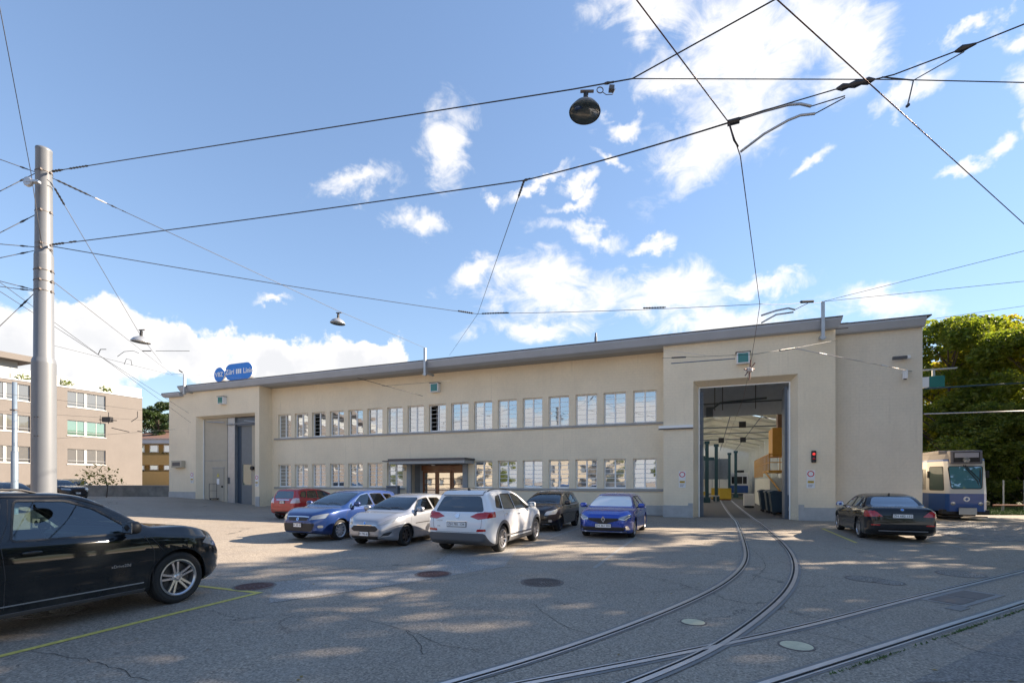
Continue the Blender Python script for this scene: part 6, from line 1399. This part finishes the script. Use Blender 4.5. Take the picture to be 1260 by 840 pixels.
# wires toward the left gate
for k, (a, b) in enumerate((((-10,340),(235,520)),((-10,352),(232,508)),((66,425),(215,462)),((-10,505),(180,517)),((-10,482),(178,505)),((60,540),(215,528)))):
    cable([at(a[0],a[1],14 if k < 2 else 20), at(b[0],b[1],36)], .012, ['upper trolley feed towards the left gate','lower trolley feed towards the left gate','thin cable crossing to the left end of the roof','lower thin cable in front of the beige house','upper thin cable in front of the beige house','thin cable at window height before the beige house'][k])
pt = thing('wire_crossing', at(131,516,24), 0, 'cluster of dark fittings where wires cross before the beige house', 'wire fitting')
q = MB(); q.tube([(-.3,0,.2),(-.3,0,-.25)], .02*.55, 6); q.tube([(-.35,0,0),(.5,0,-.05)], .04*.55, 6); q.tube([(.1,0,.35),(.1,0,-.2)], .03*.55, 6); q.tube([(.25,0,-.4),(1.1,0,-.6)], .035*.55, 6); q.tube([(1.2,0,-.1),(1.5,0,.1),(1.5,0,.4)], .03*.55, 6); q.tube([(1.5,0,-.55),(2.4,0,-.7)], .035*.55, 6); q.build('fitting', M_CABLE, pt); MB().box(-.15,.25,-.1,.1,-.12,.12).build('clamp', M_INS, pt)
pt = thing('wire_crossing', at(150,433,22), 0, 'curved dark wire fittings against the cloud above the beige house', 'wire fitting')
q = MB(); q.tube([(-1.05,0,-.1),(-.95,0,.12),(-.7,0,.12)], .03*.55, 6); q.tube([(-.2,0,-.2),(.1,0,.02),(.5,0,.06),(.75,0,-.05)], .02*.55, 6); q.tube([(.9,0,.05),(1.3,0,.05)], .04*.55, 6); q.tube([(.1,0,-.55),(.2,0,-.3),(.4,0,-.35),(.45,0,-.6)], .02*.55, 6); q.tube([(1.5,0,.05),(3.0,0,.05)], .02*.55, 6); q.build('fitting', M_CABLE, pt)
# small twig-like wire rods right side over the trees
cable([at(1137,478,20), at(1275,470,19)], .045, 'thick pale grey pipe crossing in front of the trees', 'pipe', M_TEALST, name='overhead_pipe'); cable([at(1137,509,20), at(1275,505,19)], .035, 'lower pale rod crossing in front of the trees', 'pipe', M_INSW, name='overhead_pipe')
# lamps
def lamp(px, py, Y, dia, label, big=False, tilt=0):
    t = thing('hanging_lamp', at(px, py, Y), 0, label, 'lamp', 'street lamps hung from the cables'); r = dia/2; t.rotation_euler = (R(tilt), R(4), 0)
    MB().lathe([(r,0),(r*1.02,.015),(r*.97,.035*dia/.5),(r*.78,.10*dia/.5),(r*.42,.155*dia/.5),(r*.2,.18*dia/.5),(.0,.185*dia/.5)], 36).build('shade', M_STEEL if not big else mat('dark_lamp_shell',(.12,.125,.125),.5,.3), t, smooth=True)
    MB().lathe([(r*.96,.012),(r*.9,.02),(r*.2,.03),(0,.03)], 30).build('lens', mat('lamp_glass_dark',(.035,.05,.05),.15,coat=1), t, smooth=True)
    MB().tube([(0,0,.17*dia/.5),(0,0,.34*dia/.5)], .04*dia/.5, 10).build('socket', M_INS, t)
    b = MB(); b.tube([(-.09,0,.36*dia/.5),(.12,0,.38*dia/.5)], .022, 8); b.tube([(0,0,.30*dia/.5),(0,0,.38*dia/.5)], .012, 6); b.build('hanger', M_IRON, t)
    if big:
        b = MB(); b.tube([(.22+.05*math.cos(a), 0, .40+.05*math.sin(a)) for a in [2*math.pi*i/12 for i in range(13)]], .008, 6); b.box(.36,.44,-.04,.04,.40,.47); b.tube([(.46,0,.44),(.42,0,.34),(.32,0,.33),(.26,0,.37)], .006, 6); b.build('ballast', M_GREYPL, t)
    return t
lamp(719.5,139,7.85,.49,'large dark street lamp hanging at the top centre',True,-4); lamp(415.5,398,19,.56,'small hanging lamp above the middle of the long roof'); lamp(173,421,17.8,.60,'small hanging lamp in front of the white cloud at left')
sp = thing('grey_post', at(18,592,26).xy.to_3d(), 0, 'slim blue-grey post left of the thick mast', 'post'); sp.location.z = rise(*sp.location.xy)
zz = lambda py: CH+(HZ-py)/F*26-sp.location.z
MB().lathe([(.15,0),(.15,zz(556)),(.11,zz(554)),(.10,zz(470)),(0,zz(470))], 20).build('tube', M_BLUEG, sp, smooth=True); MB().box(-.13,.13,-.13,.13,zz(505),zz(505)+.06).build('clamp_band', M_IRON, sp)

# ------------------------------------------------------------ beige apartment house (its long side faces the yard)
hx = -68.5
def bpt(px): # point on the side plane x = hx seen at column px
    r = (px-630)/F; d = lot(hx, 0); s = (r*d.y-d.x)/(NN.x-r*NN.y); return s
yR, yL = bpt(175), -55.0
HB = thing('apartment_house', lot(hx, yR, 0), ANG+math.pi/2, 'long beige four-storey house with strip windows at the left', 'building')
# local x runs along the wall away from the camera: use x<=0 toward the camera, y>0 = out of the wall? (local y = -U)
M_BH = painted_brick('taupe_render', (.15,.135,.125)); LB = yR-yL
yw = lambda px: bpt(px)-yR
za = CH+(HZ-490)/F*(lot(hx, yR).y)
fl_h = 3.05
wins = []
ya0, ya1 = yw(83), yw(130); yb0, yb1 = yw(-25), yw(35)
win_w = ya1-ya0; pitch_ = ya0-yw(-30)
starts = [ya0]; 
while starts[-1] > -LB+6: starts.append(starts[-1]-(win_w+3.1))
za0 = CH+(HZ-505)/F*(lot(hx, yR+ya1).y); zrow = [za0-fl_h*k for k in range(4)]
holes = [(s, s+win_w, z, z+1.62) for s in starts for z in zrow[:3]]
hb = MB(); wall_open(hb, -LB, 0, 0, za-.9, holes, 0, -.3)
bb = MB(); 
# wall_open builds facing -y; here outside is -y local? local +y = -U (away from yard) so outside is -y
hb = MB(); wall_open(hb, -LB, 0, 0, za, holes, 0, .3); hb.add([(0,0,0),(0,14,0),(0,14,za),(0,0,za)], [(0,1,2,3)]); hb.add([(-LB,0,za),(0,0,za),(0,14,za),(-LB,14,za)], [(0,1,2,3)]); hb.add([(-LB,0,0),(-LB,14,0),(-LB,14,za),(-LB,0,za)], [(3,2,1,0)])
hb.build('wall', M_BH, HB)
MB().box(-LB,0,.6,.7,0,za-.1).build('inner_wall', M_SLATE, HB)
for i, s in enumerate(starts):
    for k, z in enumerate(zrow[:3]):
        f = MB(); t_ = .07; f.box(s,s+win_w,.10,.18,z,z+t_); f.box(s,s+win_w,.10,.18,z+1.62-t_,z+1.62); f.box(s-.05,s+win_w+.05,-.06,.1,z-.08,z)
        c = s+win_w/2; f.box(c-.22,c+.02,.08,.2,z+t_,z+1.62-t_)
        for q in (s, s+win_w*.24, s+win_w*.75, s+win_w-t_): f.box(q,q+t_*.6,.11,.17,z+t_,z+1.62-t_)
        w_ = f.build('window', mat('window_grey_white', (.42,.42,.41), .5), HB)
        pm = M_PANEG if (k == 1 and i == 0) else M_PANEB
        for a, b in ((s+.07, c-.22), (c+.02, s+win_w-.07)): MB().add([(a,.14,z+.07),(b,.14,z+.07),(b,.14,z+1.55),(a,.14,z+1.55)], [(0,1,2,3)]).build('pane', pm, w_)
        MB().tube([(s+.05,-.02,z+.35),(s+win_w-.05,-.02,z+.35)], .02, 6).build('rail', M_STEEL, w_)
# ground floor garage band and pale basement window
MB().box(yw(103), yw(160), -.02, .05, za0-fl_h*3-.2, za0-fl_h*3+.75).build('basement_window', M_WHITE, HB)
MB().box(-LB,0,-.06,.0,za-.02,za+.12).build('parapet_cap', M_CORN, HB)
tr = MB(); 
for k in range(int(LB/2)): tr.box(-2*k-1.96,-2*k-.03,.1,.14,za+.15,za+1.15)
tr.build('balustrade_panel', mat('frosted_glass',(.36,.38,.38),.3), HB); 
zp = za+2.9; pe = yw(26)
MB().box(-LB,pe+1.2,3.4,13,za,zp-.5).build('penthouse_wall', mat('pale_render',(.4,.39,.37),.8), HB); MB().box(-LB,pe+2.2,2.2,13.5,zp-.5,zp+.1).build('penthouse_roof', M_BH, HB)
def bush(x, y, z, r, h, seed, n=500, name='shrub', m=None, parent=None, label=None, loc=None, cat='plant'):
    rg = np.random.default_rng(seed); b = MB()
    for i in range(n):
        d = rg.normal(size=3); d /= np.linalg.norm(d); rr = rg.random()**.4; p = np.array((x+d[0]*r*rr, y+d[1]*r*rr, z+abs(d[2])*h*rr)); a = rg.normal(size=3)*.09; c = rg.normal(size=3)*.05
        b.add([tuple(p-a), tuple(p+c), tuple(p+a), tuple(p-c)], [(0,1,2,3)])
    o = b.build(name, m or M_LEAFD, parent)
    if label: tag(o, label, cat)
    if loc: o.location = loc
    return o
def leafmat(name, c1, c2, c3=None, trans=.35):
    m = mat(name, c1, .55); t, n, l, b = nodes(m); o = n['Material Output']
    tcn = n.new('ShaderNodeTexCoord'); nz = mk(t, 'ShaderNodeTexNoise', Vector=tcn.outputs['Object'], Scale=.9, Detail=4.0); n2 = mk(t, 'ShaderNodeTexNoise', Vector=tcn.outputs['Object'], Scale=7.0, Detail=2.0)
    f = mth(t, 'ADD', mth(t, 'MULTIPLY', nz.outputs['Fac'], .7), mth(t, 'MULTIPLY', n2.outputs['Fac'], .3)); c = mixc(t, mrange(t, f, .38, .62), c1, c2)
    if c3:
        n3 = mk(t, 'ShaderNodeTexNoise', Vector=tcn.outputs['Object'], Scale=.45, Detail=3.0); c = mixc(t, mrange(t, n3.outputs['Fac'], .52, .62), c, c3)
    l.new(c, b.inputs['Base Color']); tl = n.new('ShaderNodeBsdfTranslucent'); hs = n.new('ShaderNodeVectorMath'); hs.operation = 'MULTIPLY'; l.new(c, hs.inputs[0]); hs.inputs[1].default_value = (1.5,1.5,.6); l.new(hs.outputs[0], tl.inputs[0])
    mx_ = n.new('ShaderNodeMixShader'); mx_.inputs[0].default_value = trans; l.new(b.outputs[0], mx_.inputs[1]); l.new(tl.outputs[0], mx_.inputs[2]); l.new(mx_.outputs[0], o.inputs[0]); return m
M_LEAFD = leafmat('leaf_dark', (.07,.105,.018), (.15,.18,.03), trans=.5); M_LEAFG = leafmat('leaf_green', (.09,.13,.022), (.20,.225,.04), trans=.6); M_LEAFY = leafmat('leaf_autumn', (.17,.20,.022), (.27,.26,.03), (.42,.31,.04), trans=.6); M_LEAFC = leafmat('needle_green', (.018,.04,.014), (.05,.08,.02))
M_BARK = mat('bark', (.085,.065,.05), .9, var=.3, bump=.6, bscale=12)
for k, px in enumerate((28, 83, 130)):
    s = yw(px); bush(s, .5, za+.2, .9, .75, 40+k, 260, 'planter_shrub', M_LEAFG, HB)
# yellow house with balconies
Yh = 78; yh = thing('balcony_house', Vector(((150-630)/F*Yh, Yh, 0)), 0, 'yellow house with stacked balconies and red roof between the other buildings', 'building')
zy = lambda py: CH+(HZ-py)/F*Yh; 
MB().box(0,16,.6,10,0,zy(546)).build('wall', mat('ochre_render',(.42,.27,.10),.8,var=.08), yh)
for py0, py1 in ((600,580),(572,560),): MB().box(.5,16,-.9,.55,zy(py0),zy(py1)).build('balcony', MATS['ochre_render'], yh)
MB().box(-1,17,-1.5,.5,zy(546)+.003,zy(540)).build('eaves', M_CORN, yh); MB().add([(-1.2,-1.7,zy(541)),(17,-1.7,zy(541)),(17,6,zy(524)),(2,6,zy(524)),(-1.2,10,zy(541))], [(0,1,2,3),(0,3,4)]).build('roof', mat('roof_tile',(.15,.085,.065),.85,var=.25,bump=.5,bscale=6), yh)
for k in range(6):
    for py0 in (578, 556): w_ = MB().box(1.8+k*2.2,3.2+k*2.2,.5,.59,zy(py0),zy(py0-9)).build('window', M_WHITE, yh); MB().box(1.95+k*2.2,3.05+k*2.2,.48,.499,zy(py0)+.1,zy(py0-9)-.1).build('pane', M_PANE, w_)
for k, py in enumerate((572, 549)): bush(2.2, -.3, zy(py)-1.2*0, .9, 1.4, 60+k, 260, 'balcony_plant', M_LEAFD, yh)
# retaining wall between the depot and the houses
wa, wb_ = Vector(((212-630)/F*41.5, 41.5, 0)), Vector(((60-630)/F*44, 44, 0)); dw = wb_-wa
rw_ = thing('retaining_wall', wa+Vector((0,0,.5)), math.atan2(dw.y, dw.x), 'low stained concrete wall closing the yard at the far left', 'wall')
MB().box(0,dw.length,-.3,0,0,.98).build('body', mat('stained_concrete',(.20,.19,.17),.9,var=.45,scale=1.6,bump=.3), rw_); MB().box(0,dw.length,-.36,.05,.98,1.06).build('coping', M_CONC, rw_)
tl2 = thing('sapling', Vector(((131-630)/F*40, 40, .6)), 0, 'thin leafy sapling in front of the low wall', 'tree'); MB().tube([(0,0,0),(.1,0,.8),(-.1,0,1.6)], .04, 6).build('trunk', M_BARK, tl2); bush(-.5,0,1.0,1.7,1.8,77,240,'crown',leafmat('leaf_pale',(.16,.16,.05),(.25,.22,.07)),tl2)

# ------------------------------------------------------------ trees
def leaf_crown(blobs_, n, size, seed):
    rg = np.random.default_rng(seed); vols = np.array([b[3]*b[4]*b[5] for b in blobs_])**.67; cnt = np.maximum(1, (n*vols/vols.sum()).astype(int)); C_ = []; 
    for b, c in zip(blobs_, cnt):
        d = rg.normal(size=(c, 3)); d /= np.linalg.norm(d, axis=1)[:, None]; rr = rg.random(c)**.28; C_.append(np.array(b[:3])+d*rr[:, None]*np.array(b[3:6]))
    C_ = np.concatenate(C_); m = len(C_); a = rg.normal(size=(m, 3)); a[:, 2] *= .6; a /= np.linalg.norm(a, axis=1)[:, None]; q = rg.normal(size=(m, 3)); q = np.cross(a, q); q /= np.linalg.norm(q, axis=1)[:, None]
    s = size*(.6+.8*rg.random(m))[:, None]; V_ = np.stack([C_-a*s, C_+q*s*.5-a*s*.1, C_+a*s, C_-q*s*.5-a*s*.1], 1).reshape(-1, 3)
    me = bpy.data.meshes.new('crown'); me.vertices.add(4*m); me.vertices.foreach_set('co', V_.astype(np.float32).ravel()); me.loops.add(4*m); me.loops.foreach_set('vertex_index', np.arange(4*m, dtype=np.int32)); me.polygons.add(m)
    me.polygons.foreach_set('loop_start', np.arange(0, 4*m, 4, dtype=np.int32)); me.polygons.foreach_set('loop_total', np.full(m, 4, dtype=np.int32)); me.update(); me.validate(); return me
def tree_meshes(h, r, z0, seed, n, size, trunk=.3, nblob=60, holes=0.0):
    rg = random.Random(seed); bl = []; T_ = MB(); lean = rg.uniform(-.4, .4)
    T_.tube([(0,0,-.3),(lean*.2,0,h*.25),(lean*.6,.1,h*.5),(lean,.2,h*.85)], trunk, 9, r1=trunk*.2)
    for i in range(nblob):
        t = rg.random(); z = z0+(h-z0)*t; env = math.sin(math.pi*min(1, .12+.83*t))**.6*r; a = rg.uniform(0, 6.283); q = env*math.sqrt(rg.uniform(.15, 1)); br = r*rg.uniform(.16, .30); x, y = lean*t+q*math.cos(a), q*math.sin(a)
        bl.append((x, y, min(z, h-br*.6), br, br, br*.62))
        if i % 2 == 0:
            zb_ = max(z0*.5, z-q*.8); T_.tube([(lean*zb_/h,0,zb_),(x*.5,y*.5,(zb_+z)/2+.3),(x*.9,y*.9,z)], .11*(1-.5*t)*trunk/.3, 5, r1=.02)
    return T_.mesh('trunk'), leaf_crown(bl, n, size, seed)
def plant(meshes, loc, rot, label, mleaf, group, name='tree', sc=1):
    t = thing(name, loc, rot, label, 'tree', group); t.scale = (sc, sc, sc)
    for nm_, me, m in (('trunk', meshes[0], M_BARK), ('crown', meshes[1], mleaf)):
        o = bpy.data.objects.new(nm_, me); COL.objects.link(o); o.parent = t
        if not me.materials: me.materials.append(m)
        o.material_slots[0].link = 'OBJECT'; o.material_slots[0].material = m
    return t
TA = tree_meshes(16, 5.2, 2.2, 3, 30000, .17, nblob=85); TB = tree_meshes(13, 5.0, 1.2, 5, 26000, .16, nblob=75); TC = tree_meshes(18.5, 5.4, 3.5, 9, 7600, .24, nblob=52)
GR = 'trees behind the parked tram'
rights = [(1172,43,TA,M_LEAFG,1.0,'green tree rising directly behind the end of the depot'),(1205,47,TA,M_LEAFY,1.06,'tall tree with yellowing top behind the tram'),(1243,42,TB,M_LEAFY,1.12,'yellow-green tree right of the tram, near the frame edge'),
  (1275,38,TA,M_LEAFG,.88,'green tree cut by the right edge behind the fence'),(1230,56,TA,M_LEAFG,1.08,'distant green tree filling the gap over the fence'),(1158,54,TB,M_LEAFY,1.15,'distant tree peeking past the corner of the depot'),
  (1150,50,TB,M_LEAFD,1.0,'dark low tree behind the depot corner and tram roof'),(1222,38,TB,M_LEAFD,.62,'low dark bushy tree right beside the tram'),(1262,36,TB,M_LEAFD,.60,'low dark bushy tree behind the fence at the right edge'),(1192,40,TB,M_LEAFD,.60,'low dark bushy tree hidden behind the tram')]
for k, (px, Y, T_, m, sc, lb) in enumerate(rights): plant(T_, Vector(((px-630)/F*Y, Y, -.2)), k*1.7, lb, m, GR, sc=sc)
hd = MB(); rg_ = np.random.default_rng(5)
hm = leaf_crown([(x+rg_.uniform(-.5,.5), rg_.uniform(-1,1), rg_.uniform(.3,5.2), 1.6, 1.2, 1.1) for x in np.linspace(0, 40, 90)], 26000, .13, 8)
ho = finish('hedge', hm, M_LEAFD, loc=(26, 36.5, 0)); tag(ho, 'dense dark green hedge behind the wire fence', 'hedge')
# fence
fe = thing('wire_fence', Vector((29.6,31.2,0)), R(2), 'wire mesh fence on thin pale posts behind the grass strip', 'fence')
for k in range(14): MB().box(-.03,.03,-.03,.03,0,1.95).build('post', M_STEEL, fe, (k*1.37,0,0))
wr = MB()
for k in range(8): wr.tube([(0,0,.1+k*.25),(18,0,.1+k*.25)], .004, 4, cap=False)
for k in range(60): wr.tube([(k*.3,0,.1),(k*.3,0,1.9)], .0025, 4, cap=False)
tag(wr.build('mesh_wire', mat('green_wire',(.015,.03,.02),1,spec=0), fe), kind='stuff')
gr_ = thing('guard_rail', Vector((29.4,30.3,0)), R(2), 'rust-brown rail on low posts in front of the fence', 'rail'); MB().tube([(0,0,.42),(18,0,.42)], .045, 8).build('rail', mat('rust_rail',(.30,.13,.08),.8,var=.2), gr_)
for k in range(9): MB().box(-.04,.04,-.04,.04,0,.42).build('post', M_CONC, gr_, (.6+k*2.1,0,0))
# grass strip
gs = MB().add([(24,27.6,.02),(70,27.0,.02),(70,60,.02),(24,60,.02)], [(0,1,2,3)]).build('grass_verge', M_SOIL); tag(gs, 'green verge beyond the tram', kind='structure')
gb = MB(); rg_ = np.random.default_rng(2)
for i in range(16000):
    x, y = rg_.uniform(24, 42), 27.6+rg_.random()**1.5*7; h = rg_.uniform(.05, .16); a = rg_.uniform(0, 6.28); dx, dy = math.cos(a)*.018, math.sin(a)*.018
    gb.add([(x-dx,y-dy,.02),(x+dx,y+dy,.02),(x+dy*1.5,y-dx*1.5,.02+h)], [(0,1,2)])
tag(gb.build('grass', M_GRASS), 'rough green grass along the fence', kind='stuff')
# tall conifer-like trees left, far
TL = tree_meshes(15, 4.2, 2.0, 21, 16000, .18, nblob=60)
for k, (px, Y, sc, lb) in enumerate(((196,82,1.0,'dark tree between the beige house and the depot'),(180,95,1.05,'second dark tree behind the yellow house'),(212,90,.95,'dark tree just behind the left corner of the depot'))): plant(TL, Vector(((px-630)/F*Y, Y, 0)), k, lb, M_LEAFC, 'dark trees behind the left houses', sc=sc)
# trees outside the frame on the right and behind the camera: they shade the yard and show in the window panes
SH = 'trees beside the yard that cast the dappled shade'
for k, (x, y, sc) in enumerate(((19.5,6,1.0),(23.5,9,1.03),(27.5,14,1.05),(32,18,1.05),(29,6,1.05),(33.5,11,1.05),(38,16,1.1),(37.5,25,1.05))):
    plant(TC, Vector((x, y, 0)), k*2.1, 'tall leafy tree beside the yard, seen only through its dappled shade', M_LEAFG, SH, sc=sc)
RF = 'trees across the street mirrored in the windows'
for k, (x, y, sc) in enumerate(((-8,-34,.75),(-20,-30,.7),(4,-40,.8),(-46,-14,.6),(-58,-2,.55),(-34,-36,.7),(-72,6,.55))):
    plant(TC, Vector((x, y, 0)), k*1.3, 'leafy tree across the street, mirrored in the depot windows', M_LEAFG, RF, sc=sc)
for k, (x, y, a, lb) in enumerate(((-62,-14,-35,'cream house with red roof mirrored in the left windows'),(-40,-32,-20,'cream house with red roof mirrored in the middle windows'),(-14,-46,-5,'cream house with red roof mirrored in the right windows'))):
    h_ = thing('street_house', Vector((x, y, 0)), R(a), lb, 'building', 'houses across the street'); wl_ = MB()
    hs_ = [(-8+q*2.6, -6.8+q*2.6, z, z+1.5) for q in range(6) for z in (1.0, 3.9, 6.6)]; wall_open(wl_, -9, 9, 0, 8.6, [(-b, -a_, c, d) for a_, b, c, d in hs_], 0, .25)
    o = wl_.build('wall', mat('cream_render',(.45,.40,.32),.8,var=.06), h_, rot=math.pi); wl_ = MB(); wl_.box(-9,9,-10,-.3,0,8.6); wl_.build('inner_wall', M_SLATE, h_)
    MB().add([(-9.6,.6,8.4),(9.6,.6,8.4),(9.6,-5,11.4),(-9.6,-5,11.4),(-9.6,-10.6,8.4),(9.6,-10.6,8.4)], [(0,1,2,3),(3,2,5,4),(0,3,4),(1,5,2)]).build('roof', mat('red_tile',(.34,.11,.06),.85,var=.25), h_)
    MB().box(3,3.8,-4,-3,10,12.2).build('chimney', M_CONC, h_)
